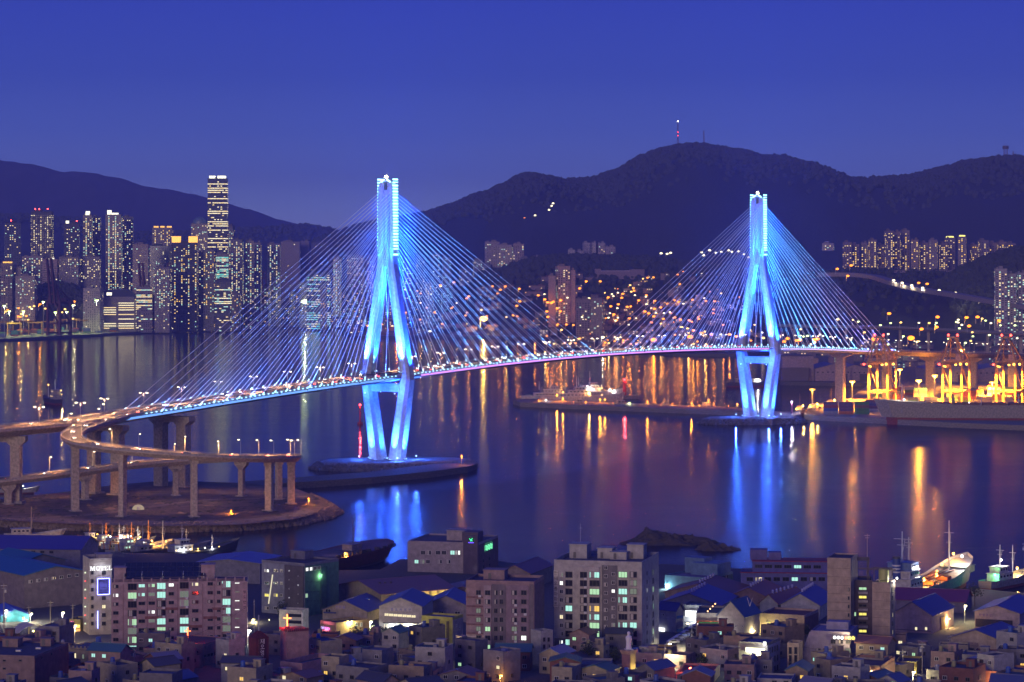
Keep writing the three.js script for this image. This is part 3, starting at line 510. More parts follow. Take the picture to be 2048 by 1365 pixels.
tower(128, 158, 448, 4950, 'slim dark tower with a round white sign and red beacon', { p: 0.2, tone: [0.14, 0.14, 0.2], beacons: [0.35], crown: [[-0.3, 0.18, 5, paleCrown]], fh: 3.5, yaw: 0.1 });
tower(166, 184, 431, 5050, 'pale stepped tower with a lit rooftop gable', { p: 0.42, columns: true, tone: [0.44, 0.4, 0.36], crown: [[0, 0.4, 7, paleCrown]], yaw: 0.05 });
tower(184, 201, 434, 5090, 'narrow grey tower touching the gabled pale tower', { p: 0.2, tone: [0.3, 0.28, 0.32], yaw: 0.1 });
tower(212, 243, 430, 5030, 'tall pale tower with a bright rooftop sign', { p: 0.45, columns: true, tone: [0.46, 0.42, 0.38], crown: [[-0.3, 0.2, 8, paleCrown], [0.05, 0.4, 3, paleCrown]], yaw: 0 });
tower(244, 266, 434, 5100, 'grey tower touching the tower with the bright rooftop sign', { p: 0.26, tone: [0.3, 0.28, 0.33], yaw: 0.1 });
tower(305, 345, 456, 5500, 'gold-topped triple-crowned tower standing well back', { p: 0.3, columns: true, tone: [0.42, 0.36, 0.32], crown: [[-0.33, 0.2, 3, goldCrown], [0, 0.2, 3, goldCrown], [0.33, 0.2, 3, goldCrown]], hues: ['warm', 'gold', 'white'], yaw: 0 });
tower(343, 394, 486, 4800, 'dark twin block with two glowing golden crowns', { p: 0.28, columns: true, tone: [0.12, 0.12, 0.15], crown: [[-0.32, 0.34, 11, goldCrown], [0.34, 0.34, 11, goldCrown]], hues: ['white', 'warm', 'gold', 'cool'], yaw: 0.06, wings: true });
tower(383, 417, 448, 5260, 'pale ribbed tower with a blue domed roof', { p: 0.16, tone: [0.46, 0.41, 0.38], dome: 14, sparse: true, cw: 2.8, yaw: 0 });
{
  const t = tower(416, 455, 358, 5160, 'very tall lone office tower with bright banded floors', { name: 'skyscraper', p: 0.5, tone: [0.05, 0.06, 0.09], glassWall: true, fh: 4.0, cw: 2.9, ww: 2.5, wh: 1.7, bands: true, hues: ['white', 'white', 'warm'], yaw: 0.04, deep: 34, crown: [[-0.28, 0.3, 5, paleCrown], [0.2, 0.4, 5, paleCrown]] });
}
tower(455, 468, 452, 5280, 'narrow tower half hidden behind the very tall office tower', { p: 0.2, tone: [0.32, 0.28, 0.32] });
// the domed office in front
{
  const D = 4740, X = (235 - MIDDLE) / FOCAL * D, b = thing('domed_office', 'office with dark vaulted roof and glowing yellow floor bands', 'building', [X, 3.6, -D], 0.1), W = 64, H = 53;
  part(b, 'wall', merge([slab(W, H, 40, 0, 0, 0), slab(W - 6, 8, 38, 0, H, 0)]), wallM([0.4, 0.37, 0.34]));
  part(b, 'vaulted_roof', profile([[-32, H + 6], [-30, H + 13], [-24, H + 18], [-10, H + 21], [10, H + 21], [24, H + 18], [30, H + 13], [32, H + 6]], 36), M([0.035, 0.045, 0.08], 0.35));
  for (let r = 0; r < 12; r++) { const q = new Quads(), y = 6 + r * 4; if (r === 3 || r === 5) continue; for (const [u, w] of [[-15.5, 27], [15.5, 27]]) if (rnd() < 0.85) q.face('z', u, y, 20.1, w, 1.5); q.face('x', 32.1, y, 0, 36, 1.4); part(b, 'lit_window', q.geo, r % 3 ? paneGlow.white : paneGlow.warm); }
  part(b, 'roof_sign', box(9, 5, 0.4, -14, H + 13, 18.3), paleCrown);
}
const cityList = [[266, 298, 489, 4900, 'striped office slab with horizontal bands beside the vaulted office', { fh: 4, cw: 3, ww: 2.8, p: 0.08, tone: [0.42, 0.34, 0.33], yaw: -0.08 }], [299, 341, 492, 5000, 'dark teal office block between striped slab and golden crowns', { p: 0.1, tone: [0.08, 0.11, 0.15], glassWall: true }], [310, 342, 535, 4720, 'small tower with golden windows under the dark teal block', { p: 0.3, tone: [0.3, 0.27, 0.3] }], [396, 416, 505, 4850, 'slim grey apartment tower right of the golden crowns', { p: 0.24 }], [408, 432, 500, 4820, 'apartment tower with amber windows before the very tall office', { p: 0.3, hues: ['warm', 'gold', 'cool'] }], [432, 456, 508, 4780, 'block with teal striped front at the foot of the tall office', { p: 0.5, hues: ['teal', 'cool', 'white'], bands: true }], [463, 486, 480, 4900, 'grey tower with scattered yellow windows right of the tall office', { p: 0.3, stair: true }], [490, 508, 482, 4920, 'apartment tower with one bright window column', { p: 0.3, stair: true }], [509, 522, 486, 4990, 'slim tower with yellow window columns left of the blank slabs', { p: 0.3, columns: true }], [535, 560, 488, 5050, 'pointed-roof apartment tower with many yellow windows', { p: 0.32, columns: true, tone: [0.36, 0.31, 0.33] }], [562, 600, 484, 5300, 'wide blank grey slab block without lit windows', { p: 0.012, sparse: true, tone: [0.34, 0.29, 0.32] }], [601, 621, 483, 5350, 'narrow blank slab right of the wide blank slab', { p: 0.012, sparse: true, tone: [0.3, 0.26, 0.31] }], [622, 660, 486, 5450, 'bluish blank block behind the left cable fan', { p: 0.02, sparse: true, tone: [0.2, 0.2, 0.3] }],
  [614, 660, 545, 4900, 'teal-lit office block behind the left cable fan', { p: 0.45, hues: ['teal', 'cool', 'white'], tone: [0.1, 0.16, 0.2], bands: true, fh: 4 }], [667, 682, 515, 5050, 'thin tower with white window column behind the left cables', { p: 0.35, stair: true }], [694, 726, 512, 5000, 'apartment tower with dense white windows left of the pylon', { p: 0.36 }], [728, 752, 512, 5020, 'apartment tower almost touching the near pylon from behind', { p: 0.36 }],
  [0, 24, 527, 4820, 'cream hotel block with amber roof sign at the left edge', { p: 0.2, crown: [[0.1, 0.8, 2.4, goldCrown]], tone: [0.42, 0.36, 0.3] }], [24, 46, 533, 4840, 'grey office block right of the amber-signed hotel', { p: 0.14, tone: [0.36, 0.32, 0.33] }], [44, 86, 513, 4900, 'pale slab of flats with yellow windows', { p: 0.28, columns: true, tone: [0.44, 0.39, 0.38] }], [86, 118, 519, 4880, 'pink striped office block with white roof sign', { fh: 4, cw: 2.6, ww: 2.6, p: 0.05, tone: [0.46, 0.34, 0.34], crown: [[0, 0.5, 2, paleCrown]] }], [119, 160, 514, 4880, 'wide apartment block with green-white windows', { p: 0.3, hues: ['cool', 'white', 'warm'] }], [162, 200, 514, 4900, 'wide apartment block with yellow windows left of the vaulted office', { p: 0.34, hues: ['warm', 'white'] }], [32, 72, 552, 4780, 'low columned civic building at the far left', { p: 0.16, tone: [0.44, 0.39, 0.36] }], [168, 205, 577, 4700, 'low white store with a dark sign', { p: 0.1, tone: [0.5, 0.47, 0.45] }], [272, 304, 575, 4730, 'low banded office in front of the striped slab', { p: 0.5, bands: true, tone: [0.4, 0.35, 0.36] }], [430, 462, 560, 4760, 'low glass office with yellow floor lines', { p: 0.6, bands: true, tone: [0.12, 0.13, 0.16] }],
  [806, 826, 520, 4950, 'dark apartment tower just right of the near pylon', { p: 0.2, tone: [0.14, 0.14, 0.2] }], [832, 850, 512, 4980, 'second dark tower right of the near pylon behind cables', { p: 0.2, tone: [0.14, 0.14, 0.2] }], [860, 880, 505, 5000, 'dark tower with cool white windows under the inner cables', { p: 0.2, tone: [0.15, 0.15, 0.22] }], [884, 902, 515, 5000, 'dark tower with teal windows under the cables', { p: 0.25, hues: ['teal', 'cool'] }], [918, 942, 538, 4930, 'grey flats seen through the middle of the cables', { p: 0.14 }], [946, 964, 520, 5000, 'flats with tight rows of cool windows behind cables', { p: 0.3, hues: ['cool', 'white'] }], [965, 984, 530, 4990, 'flats with white windows on the slope behind cables', { p: 0.3 }], [970, 1000, 484, 5250, 'tall pale tower on the slope at the end of the cables', { p: 0.12, tone: [0.4, 0.33, 0.36] }], [998, 1026, 490, 5230, 'pale tower with many lit windows on the wooded slope', { p: 0.3, tone: [0.42, 0.35, 0.36] }], [1026, 1048, 488, 5230, 'pinkish tower with few lit windows on the wooded slope', { p: 0.16, tone: [0.44, 0.34, 0.35] }], [1040, 1064, 516, 5150, 'lower pale block stepping down the wooded slope', { p: 0.3 }], [1064, 1085, 514, 5170, 'lowest pale block at the end of the slope row', { p: 0.2, tone: [0.44, 0.36, 0.37] }],
  [1097, 1112, 552, 4150, 'low wing of the pink hillside tower', { p: 0.02, sparse: true, tone: [0.46, 0.34, 0.34] }], [1112, 1139, 533, 4160, 'pink hillside apartment tower with a lit stair column', { p: 0.16, tone: [0.46, 0.34, 0.34], stair: true }], [1138, 1150, 541, 4165, 'blank pink end block of the hillside tower', { p: 0, sparse: true, tone: [0.5, 0.36, 0.36] }],
  [1136, 1150, 500, 5250, 'short white block at the left end of the ridge-top estate', { p: 0.1, tone: [0.5, 0.44, 0.47] }], [1166, 1180, 486, 5300, 'tallest white slab of the ridge-top estate', { p: 0.03, tone: [0.52, 0.46, 0.5] }], [1182, 1194, 486, 5310, 'second tall white slab of the ridge-top estate', { p: 0.03, tone: [0.5, 0.44, 0.48] }], [1195, 1210, 487, 5310, 'third tall white slab of the ridge-top estate', { p: 0.03, tone: [0.52, 0.45, 0.49] }], [1210, 1230, 494, 5290, 'right-hand lower slab of the ridge-top estate', { p: 0.03, tone: [0.5, 0.42, 0.45] }], [1152, 1166, 502, 5260, 'lower block joining the ridge-top estate', { p: 0.1, tone: [0.46, 0.4, 0.44] }],
  [1152, 1180, 598, 4020, 'dim apartment block with white windows below the pink tower', { p: 0.14, tone: [0.3, 0.24, 0.26] }], [1182, 1208, 596, 4020, 'dim apartment block beside the one below the pink tower', { p: 0.14, tone: [0.3, 0.24, 0.26] }],
  [1990, 2014, 538, 3720, 'tall white apartment tower at the right edge with lit gallery', { p: 0.28, columns: true, tone: [0.5, 0.44, 0.46] }], [2014, 2034, 548, 3730, 'second white apartment tower at the right edge', { p: 0.34, hues: ['cool', 'white'], tone: [0.44, 0.4, 0.43] }], [2034, 2056, 546, 3740, 'right-edge apartment tower cut by the frame', { p: 0.34, hues: ['cool', 'white'], tone: [0.44, 0.4, 0.43] }]];
for (const [a, b, c, D, label, o] of cityList) tower(a, b, c, D, label, o);
{ // long school on the ridge
  const D = 4820, X = (1238 - MIDDLE) / FOCAL * D, h = heightAt(556, D), s = thing('school', 'long low school with tower ends on the dark ridge', 'building', [X, h - 3, -D], 0.05);
  part(s, 'wall', merge([slab(82, 15, 14, 0, 0, 0), slab(10, 19, 15, -38, 0.01, 0), slab(26, 18, 16, 32, 0.01, 0)]), wallM([0.34, 0.26, 0.3])); part(s, 'roof', merge([slab(72, 0.8, 14.4, 1, 15, 0)]), M([0.5, 0.42, 0.6], 0.7));
}
// estate of yellow-windowed towers on the right-hand hill
[[1688, 1702, 485], [1704, 1718, 489], [1722, 1736, 486], [1738, 1752, 480], [1756, 1768, 490], [1771, 1784, 462], [1784, 1800, 464], [1802, 1818, 461], [1822, 1838, 480], [1840, 1856, 486], [1858, 1876, 480], [1880, 1894, 487], [1893, 1908, 476], [1916, 1934, 474], [1940, 1956, 490], [1958, 1976, 481], [1978, 1994, 486], [1996, 2012, 484], [2012, 2030, 487]].forEach(([a, b, c], i) => tower(a, b, c, 4660 + (i * 37) % 90, `yellow-windowed hillside tower, ${nth(i)} from the left in its estate`, { p: 0.34, hues: ['warm', 'gold', 'warm'], tone: pick([[0.36, 0.28, 0.32], [0.32, 0.26, 0.33], [0.38, 0.28, 0.3]]), group: 'towers of the hillside estate', base: i > 13 ? heightAt(540 - (i - 13) * 6, 4680) : heightAt(552, 4680), columns: i % 2, yaw: rr(-0.3, 0.3), ...([12, 13].includes(i) ? { crown: [[0, 0.7, 2.4, glow(1, 0.9, 0.2, 2)]] } : {}) }));
tower(1645, 1670, 487, 4900, 'lone small white block left of the hillside estate', { p: 0.3, tone: [0.44, 0.38, 0.42], base: heightAt(500, 4900) });
{ const D = 4480, X = (1846 - MIDDLE) / FOCAL * D, s = thing('school', 'long pale school at the foot of the hillside estate', 'building', [X, heightAt(558, D), -D], 0.02); part(s, 'wall', slab(98, 14, 14, 0, 0, 0), wallM([0.4, 0.31, 0.36])); part(s, 'roof', slab(99, 0.6, 15, 0, 14, 0), rawM([0.3, 0.25, 0.3])); windows(s, 98, 17, 14, { p: 0.01, fh: 3.5, cw: 3.4, ww: 2.6 }); }
// low blocks that fill the city floor
reseed(31);
{
  let n = 0; const low = [];
  for (let k = 0; k < 64; k++) { const px = 4 + k * 15.6 + rr(-5, 5); if (px > 980) break; const w = rr(10, 24), D = rr(4860, 5500); low.push([px, w, rr(562, 598), D]); }
  low.forEach(([px, w, top, D], i) => tower(px, px + w, top, D, `low city block, ${nth(i)} from the left below the skyline`, { name: 'city_block', group: 'low blocks below the skyline', p: 0.3, hues: ['warm', 'white', 'cool', 'gold'] }));
}
// hillside houses
function house(name, X, D, w, d, h, tone, roofTone, label, group, p = 0.3, hues = ['warm', 'gold', 'white']) {
  const y = terrainHeight(X, D), g = thing(name, label, 'house', [X, y - 1.6, -D], rr(-0.6, 0.6), group);
  part(g, 'wall', slab(w, h + 1.6, d, 0, 0, 0), wallM(tone)); part(g, 'roof', merge([slab(w + 0.5, 0.5, d + 0.5, 0, h + 1.6, 0), slab(w * 0.3, 2, d * 0.35, w * 0.2, h + 2.1, 0)]), rawM(roofTone));
  const q = new Quads(), k = Math.max(1, Math.round(w / 4)); let any = false; for (let f = 0; f < Math.round(h / 3); f++) for (let i = 0; i < k; i++) if (rnd() < p) { q.face('z', (i - (k - 1) / 2) * w / k, 3.2 + f * 3, d / 2 + 0.06, 1.7, 1.3); any = true; }
  if (any) stuff(part(g, 'lit_window', q.geo, paneGlow[pick(hues)])); return g;
}
reseed(77);
const roofWords = { t: 'teal-roofed', r: 'red-roofed', g: 'grey-roofed', n: 'green-roofed', b: 'blue-roofed', d: 'dark-roofed' }, storeys = (h) => h < 4 ? 'one-storey' : h < 7 ? 'two-storey' : h < 10 ? 'three-storey' : 'four-storey';
function houses(name, count, px0, px1, D0, D1, size, hts, tones, roofs, noun, where, group, p, hues) {
  const list = []; for (let i = 0; i < count; i++) list.push([rr(px0, px1), rr(D0, D1)]); list.sort((a, b) => a[0] - b[0]);
  list.forEach(([px, D], i) => { const [k, roof] = pick(Object.entries(roofs)), h = pick(hts); house(name, (px - MIDDLE) / FOCAL * D, D, rr(...size), rr(8, 16), h, pick(tones), roof, `${storeys(h)} ${roofWords[k]} ${noun}, ${nth(i)} from the left ${where}`, group, p, hues); });
}
houses('hillside_house', 150, 1075, 1520, 3920, 4330, [8, 15], [3.2, 6, 6, 9], [[0.34, 0.27, 0.25], [0.4, 0.32, 0.3], [0.28, 0.22, 0.24], [0.36, 0.33, 0.33]], { t: [0.12, 0.16, 0.2], r: [0.2, 0.12, 0.1], g: [0.14, 0.14, 0.16], n: [0.1, 0.17, 0.13] }, 'small house', 'on the lamp-lit hillside', 'hillside houses among orange lamps');
houses('lowland_block', 70, 1570, 2060, 3120, 3800, [10, 34], [5, 6, 9, 12], [[0.34, 0.28, 0.28], [0.4, 0.33, 0.32], [0.28, 0.23, 0.26]], { b: [0.12, 0.14, 0.24], g: [0.16, 0.13, 0.15] }, 'low block', 'on the flats past the far pylon', 'low blocks right of the far pylon', 0.22, ['warm', 'white', 'cool', 'gold']);
houses('wharf_shed', 46, 705, 1180, 4520, 4800, [12, 36], [5, 6, 8, 11], [[0.3, 0.2, 0.2], [0.34, 0.25, 0.24], [0.26, 0.2, 0.24]], { b: [0.13, 0.12, 0.2], r: [0.2, 0.1, 0.1] }, 'wharf shed', 'behind the near pylon cables', 'sheds on the wharf behind the near pylon', 0.12, ['gold', 'warm']);
// ---------------------------------------------------------------- far roads
{
  const P = [[480, 5700, 614], [560, 5350, 622], [640, 5050, 632], [740, 4900, 638], [900, 4840, 640], [1050, 4780, 642], [1200, 4640, 644], [1400, 4400, 648], [1600, 4050, 652], [1760, 3780, 655], [1900, 3560, 661], [2048, 3350, 669], [2250, 3150, 680]];
  const path = smoothPath(P.map(([px, D, py]) => [(px - MIDDLE) / FOCAL * D, D, heightAt(py, D)]), 160), r = thing('expressway', 'long elevated expressway crossing behind the bridge', 'viaduct');
  viaductDeck(r, path, 10, 2.4); for (let i = 3; i < 160; i += 5) { const p = path[i]; part(r, 'pier', slab(3.4, p.y - 1, 3.4, p.x, -1, p.z), pierM); }
  const P2 = [[690, 5350, 644], [640, 5400, 641], [590, 5450, 638], [552, 5600, 632], [530, 5800, 622], [545, 6000, 610], [600, 6100, 606]];
  const q = smoothPath(P2.map(([px, D, py]) => [(px - MIDDLE) / FOCAL * D, D, heightAt(py, D)]), 60), s = thing('slip_road', 'curving slip road by the water left of the near pylon', 'viaduct'); viaductDeck(s, q, 6, 1.8); for (let i = 2; i < 60; i += 6) part(s, 'pier', slab(2.6, q[i].y - 1, 2.6, q[i].x, -1, q[i].z), pierM);
  // hillside road below the estate
  const P3 = [[1640, 4200, 546], [1700, 4180, 546], [1745, 4150, 550], [1790, 4060, 563], [1850, 3960, 577], [1920, 3860, 588], [1990, 3760, 600], [2060, 3700, 612]];
  const h = smoothPath(P3.map(([px, D, py]) => [(px - MIDDLE) / FOCAL * D, D, heightAt(py, D)]), 70); const road = structure('hill_road', sweep(h, [[-7, -6], [7, -6], [7, 0.2], [-7, 0.2]]), rawM([0.34, 0.3, 0.32]), 'retaining wall and road under the hillside estate');
}
// ---------------------------------------------------------------- street lamps
const lampSodium = glow(1, 0.27, 0.012, 4.2), lampWarm = glow(1, 0.6, 0.14, 3.6), lampWhite = glow(1, 0.86, 0.5, 3.6), lampGreen = glow(0.8, 1, 0.36, 3.6);
const lampGeo = new Map();
function lampShapes(h, r) { const k = h + '/' + r; if (!lampGeo.has(k)) lampGeo.set(k, [merge([cyl(r * 0.16 + 0.06, r * 0.1 + 0.04, h, 0, h / 2, 0, 6), box(r * 1.6, r * 0.14, r * 0.24, r * 0.5, h, 0)]), ball(r, r * 0.9, h - r * 0.35, 0, 8, 6, 0.62)]); return lampGeo.get(k); }
function farLamp(px, py, D, mat, r, label, group, light = 0, h = 9) {
  r *= 2.0;
  const p = at(px, py, D), [pole, head] = lampShapes(h, r), l = thing(group?.includes('yard') ? 'yard_lamp' : group?.includes('north port') ? 'port_lamp' : group?.includes('mountain') || group?.includes('ridge') ? 'hill_lamp' : 'street_lamp', label, 'street lamp', [p.x, p.y - h, p.z], 0, group);
  part(l, 'pole', pole, galvanised); part(l, 'lamp_head', head, mat);
  if (light) pointLight(l, mat.emissive, light, [r * 0.9, h - r * 1.6, 0], 30);
  return l;
}
reseed(555);
// hillside village: orange lamps, some white ones (bearing, elevation) as seen
const orange = [[1119, 600], [1093, 604], [1104, 603], [1100, 605], [1112, 616], [1118, 622], [1091, 622], [1093, 633], [1170, 562], [1198, 562], [1157, 576], [1243, 587], [1241, 595], [1266, 581], [1214, 594], [1219, 612], [1234, 608], [1252, 613], [1298, 572], [1321, 570], [1326, 571], [1345, 565], [1351, 565], [1340, 573], [1363, 574], [1307, 601], [1318, 576], [1356, 587], [1397, 582], [1416, 583], [1346, 600], [1354, 603], [1371, 590], [1383, 599], [1409, 601], [1427, 602], [1306, 617], [1287, 622], [1295, 626], [1305, 632], [1319, 614], [1333, 607], [1324, 637], [1347, 634], [1256, 636], [1358, 638], [1395, 637], [1376, 640], [1265, 573], [1275, 600], [1290, 590], [1300, 644], [1230, 640], [1225, 628]];
orange.sort((a, b) => a[0] - b[0]).forEach(([px, py], i) => { const D = 3880 + (662 - py) * 4.2; farLamp(px, py, D, lampSodium, 1.15, `orange street lamp, ${nth(i)} from the left between the hillside houses`, 'orange lamps on the hillside', 260, 7); });
[[1222, 588], [1225, 592], [1234, 585], [1268, 590], [1290, 593], [1176, 596], [1133, 595], [1340, 553], [1347, 552], [1314, 563], [1369, 554], [1396, 569], [1402, 547], [1407, 596], [1365, 607], [1301, 616], [1291, 608], [1310, 625], [1338, 624], [1326, 626], [1233, 616], [1218, 626], [1234, 635], [1229, 641], [1270, 636], [1105, 588], [1087, 588], [1162, 634], [1215, 635]].sort((a, b) => a[0] - b[0]).forEach(([px, py], i) => farLamp(px, py, 3870 + (662 - py) * 4.2, lampWhite, 0.85, `white street lamp, ${nth(i)} from the left between the hillside houses`, 'white lamps on the hillside', 0, 7));
// wharf and roads behind the bridge
[[733, 651], [760, 648], [788, 645], [882, 647], [867, 624], [931, 596], [935, 592], [982, 572], [998, 579], [1008, 572], [993, 586], [1037, 602], [1031, 611], [1036, 577], [1024, 630], [1032, 632], [1067, 641], [1074, 590], [1087, 598], [1092, 604], [878, 570], [905, 564], [1302, 678], [1375, 672], [1384, 660], [1420, 668], [1410, 690], [1456, 668], [1470, 672], [1400, 665], [1590, 680], [1597, 679], [1625, 678], [1632, 677], [1546, 676], [1565, 682], [1572, 676], [1693, 551], [1835, 565], [1852, 567], [1916, 578], [1926, 579], [1942, 580], [1775, 626], [1872, 633], [1930, 634], [1952, 633], [1995, 640], [1935, 651], [1870, 653], [1840, 657], [1744, 676], [1816, 674], [1700, 530], [1672, 537]].sort((a, b) => a[0] - b[0]).forEach(([px, py], i) => farLamp(px, py, px > 1560 ? (py < 600 ? 4100 : 3250) : px > 1290 ? 3840 : 4560, lampSodium, [1302, 1375, 1816, 1744, 788].includes(px) ? 2.2 : 1.25, px > 1560 ? `orange lamp past the far pylon, ${nth(i)} from the left of the wharf lamps` : `orange wharf lamp, ${nth(i)} from the left behind the bridge`, px > 1560 ? 'orange lamps right of the far pylon' : 'orange lamps behind the cables', i % 2 ? 0 : 420, 9));
farLamp(960, 635, 4560, glow(1, 0.5, 0.08, 7), 3.4, 'largest orange floodlight on the wharf behind the cables', null, 9000, 18);
farLamp(603, 601, 5000, glow(0.85, 1, 0.5, 7), 3.2, 'dazzling greenish floodlight left of the near pylon', null, 7000, 20);
reseed(557);
{ const l = []; for (let i = 0; i < 75; i++) { const px = rr(1085, 1500), D = rr(3890, 4330); l.push([px, D]); } l.sort((a, b) => a[0] - b[0]).forEach(([px, D], i) => { const X = (px - MIDDLE) / FOCAL * D, py = HORIZON + (EYE - terrainHeight(X, D) - 7) * FOCAL / D; farLamp(px, py, D, i % 3 ? lampSodium : lampWarm, 0.95, `lane lamp, ${nth(i)} from the left in the hillside alleys`, 'lamps in the hillside alleys', i % 2 ? 0 : 260, 7); });
  const m = []; for (let i = 0; i < 50; i++) m.push([rr(800, 1180), rr(565, 640)]); m.sort((a, b) => a[0] - b[0]).forEach(([px, py], i) => farLamp(px, py, 4560 + (640 - py) * 6, i % 3 ? lampSodium : lampWarm, 1.0, `orange slope lamp, ${nth(i)} from the left behind the near fan of cables`, 'lamps on the slope behind the near cables', i % 3 ? 0 : 300, 8)); }
reseed(556);
const scatter = (n, f) => { const l = []; for (let i = 0; i < n; i++) l.push(f()); return l.sort((a, b) => a[0] - b[0]); };
scatter(70, () => [rr(700, 1540), rr(644, 688)]).forEach(([px, py], i) => farLamp(px, py, px > 1166 ? rr(3860, 4200) : rr(4520, 4800), pick([lampWarm, lampWhite, lampWhite, lampWarm]), pick([0.85, 0.85, 1.3]), `yellow-white yard lamp, ${nth(i)} from the left behind the bridge deck`, 'lamps in the harbour yards behind the bridge', i % 4 ? 0 : 350, 10));
scatter(44, () => [rr(1590, 2048), rr(636, 690)]).forEach(([px, py], i) => farLamp(px, py, rr(3000, 3600), pick([lampWarm, lampWhite, lampGreen]), 0.8, `pale street lamp, ${nth(i)} from the left past the far pylon`, 'lamps in the streets right of the far pylon', i % 4 ? 0 : 300, 8));
[[1785, 560], [1802, 565], [1821, 570], [1843, 575], [1876, 580], [1909, 585], [1934, 590], [1958, 595], [1986, 599]].forEach(([px, py], i) => farLamp(px, py, 4040 - i * 30, lampWhite, 1.2, `white road lamp, ${nth(i)} from the left on the hill road`, 'lamps along the hill road', 900, 9));
[[975, 460], [986, 461], [998, 455], [1003, 454], [1009, 454], [1019, 450], [1030, 444], [1044, 441], [1047, 436], [1068, 430], [1096, 419], [1101, 411], [1104, 406]].forEach(([px, py], i) => farLamp(px, py, 6480, i > 6 && i < 9 ? lampSodium : lampWhite, 1.5, `small lamp, ${nth(i)} from the left on the mountain path`, 'lamps on the mountain path', 0, 6));
[[1364, 293], [1377, 293], [1387, 295], [1389, 299], [1437, 302], [1460, 306], [1694, 364], [1713, 363], [1735, 361], [1780, 360], [1800, 360], [1913, 348], [1995, 345]].forEach(([px, py], i) => farLamp(px, py, 6940, lampWhite, 1.6, `lamp, ${nth(i)} from the left along the mountain crest`, 'lamps along the mountain crest', 0, 7));
[[1320, 506], [1332, 507], [1339, 505], [1310, 520], [1277, 518], [1401, 504], [1405, 510], [1417, 500], [1430, 505], [1441, 503], [1455, 500], [1462, 503], [1475, 502], [1486, 508], [1495, 514], [1502, 514], [1490, 545]].forEach(([px, py], i) => farLamp(px, py, 5000, lampWhite, 1.3, `white lamp, ${nth(i)} of the string on the dark ridge`, 'lamps on the dark ridge', 0, 6));
// radio masts on the summits
for (const [px, base, top, D, label, lit] of [[1356, 297, 243, 6990, 'tall red-lit radio mast on the highest summit', 1], [1408, 297, 262, 6990, 'thin unlit radio mast right of the tall mast', 0], [2012, 322, 290, 6990, 'stout radio tower on the right-hand summit', 0], [2027, 322, 303, 6990, 'thin mast beside the stout radio tower', 0]]) {
  const a = at(px, base + 3, D), H = (base + 3 - top) * D / FOCAL, w = px === 2012 ? 9 : 4, m = thing('radio_mast', label, 'mast', [a.x, a.y, a.z]), g = [];
  for (const [i, j] of [[-1, -1], [1, -1], [1, 1], [-1, 1]]) g.push(bar(V(i * w / 2, 0, j * w / 2), V(i * w / (px === 2012 ? 2.4 : 8), H, j * w / 8), 0.9));
  for (let y = 0.1; y < 0.95; y += 0.12) { const k = w * (1 - y * 0.75); g.push(box(k, 0.7, k, 0, H * y, 0)); g.push(bar(V(-k / 2, H * y, 0), V(k / 2, H * (y + 0.1), 0), 0.6)); }
  part(m, 'lattice', merge(g), M([0.12, 0.05, 0.06], 0.7)); if (px === 2012) part(m, 'cabin', cyl(8, 8, 8, 0, H * 0.85, 0, 14), M([0.1, 0.08, 0.1], 0.7));
  if (lit) { part(m, 'beacon_light', ball(1.6, 0, H, 0), glow(1, 0.95, 0.8, 10)); for (const y of [0.05, 0.5, 0.62]) part(m, 'warning_light', ball(1.3, 0, H * y, 2), glow(1, 0.05, 0.05, 8)); }
}
// lamps on the bridge, the ramp and the approaches
const roadGlow = new THREE.Color(1, 0.46, 0.16), headGlow = glow(1, 0.8, 0.5, 9);
const twinGeo = [merge([cyl(0.17, 0.11, 10, 0, 5, 0, 6), box(4.4, 0.14, 0.16, 0, 10, 0)]), box(1.2, 0.28, 0.6, -2.4, 9.95, 0), box(1.2, 0.28, 0.6, 2.4, 9.95, 0)];
function twinLamp(p, turn, label, group, power) { const l = thing('bridge_lamp', label, 'street lamp', p.toArray(), turn, group); part(l, 'pole', twinGeo[0], galvanised); part(l, 'lamp_head', twinGeo[1], headGlow); part(l, 'lamp_head', twinGeo[2], headGlow); if (power) spotLight(l, roadGlow, power * 7, [0, 9.6, 0], [0, 0, 0], 1.22, 0.4, 30); }
{ let i = 0; for (let s = -282; s < 738; s += 34.5) if (Math.abs(s) > 14 && Math.abs(s - 540) > 14) twinLamp(bridgePoint(s, 0, deckHeight(s) + 1.2), across, `double-headed deck lamp, ${nth(i++)} from the left along the bridge`, 'lamps along the bridge deck', 800);
  i = 0; for (let k = 1; k < eastPath.length; k += 2.5) { const p = eastPath[Math.round(k)]; if (p && p.x / -p.z < 0.2) twinLamp(p.clone().add(V(0, 0.6, 0)), across, `double-headed lamp, ${nth(i++)} from the left on the viaduct over the quay`, 'lamps on the viaduct over the quay', 900); }
  i = 0; for (const k of [3, 9, 15, 21]) { const p = westPath[k]; twinLamp(p.clone().add(V(0, 0.6, 0)), across + 0.4, `double-headed lamp, ${nth(i++)} out from the bridge on the left viaduct`, 'lamps on the left viaduct', 900); } }
const armGeo = [merge([cyl(0.15, 0.1, 9, 0, 4.5, 0, 6), box(1.9, 0.12, 0.14, 0.8, 9, 0)]), box(1.0, 0.26, 0.5, 1.7, 8.95, 0)];
function armLamp(name, p, turn, label, group, power, color = roadGlow) { const l = thing(name, label, 'street lamp', p.toArray(), turn, group); part(l, 'pole', armGeo[0], galvanised); part(l, 'lamp_head', armGeo[1], headGlow); if (power) spotLight(l, color, power * 3.4, [1.7, 8.7, 0], [1.7, 0, 0], 1.22, 0.4, 25); return l; }
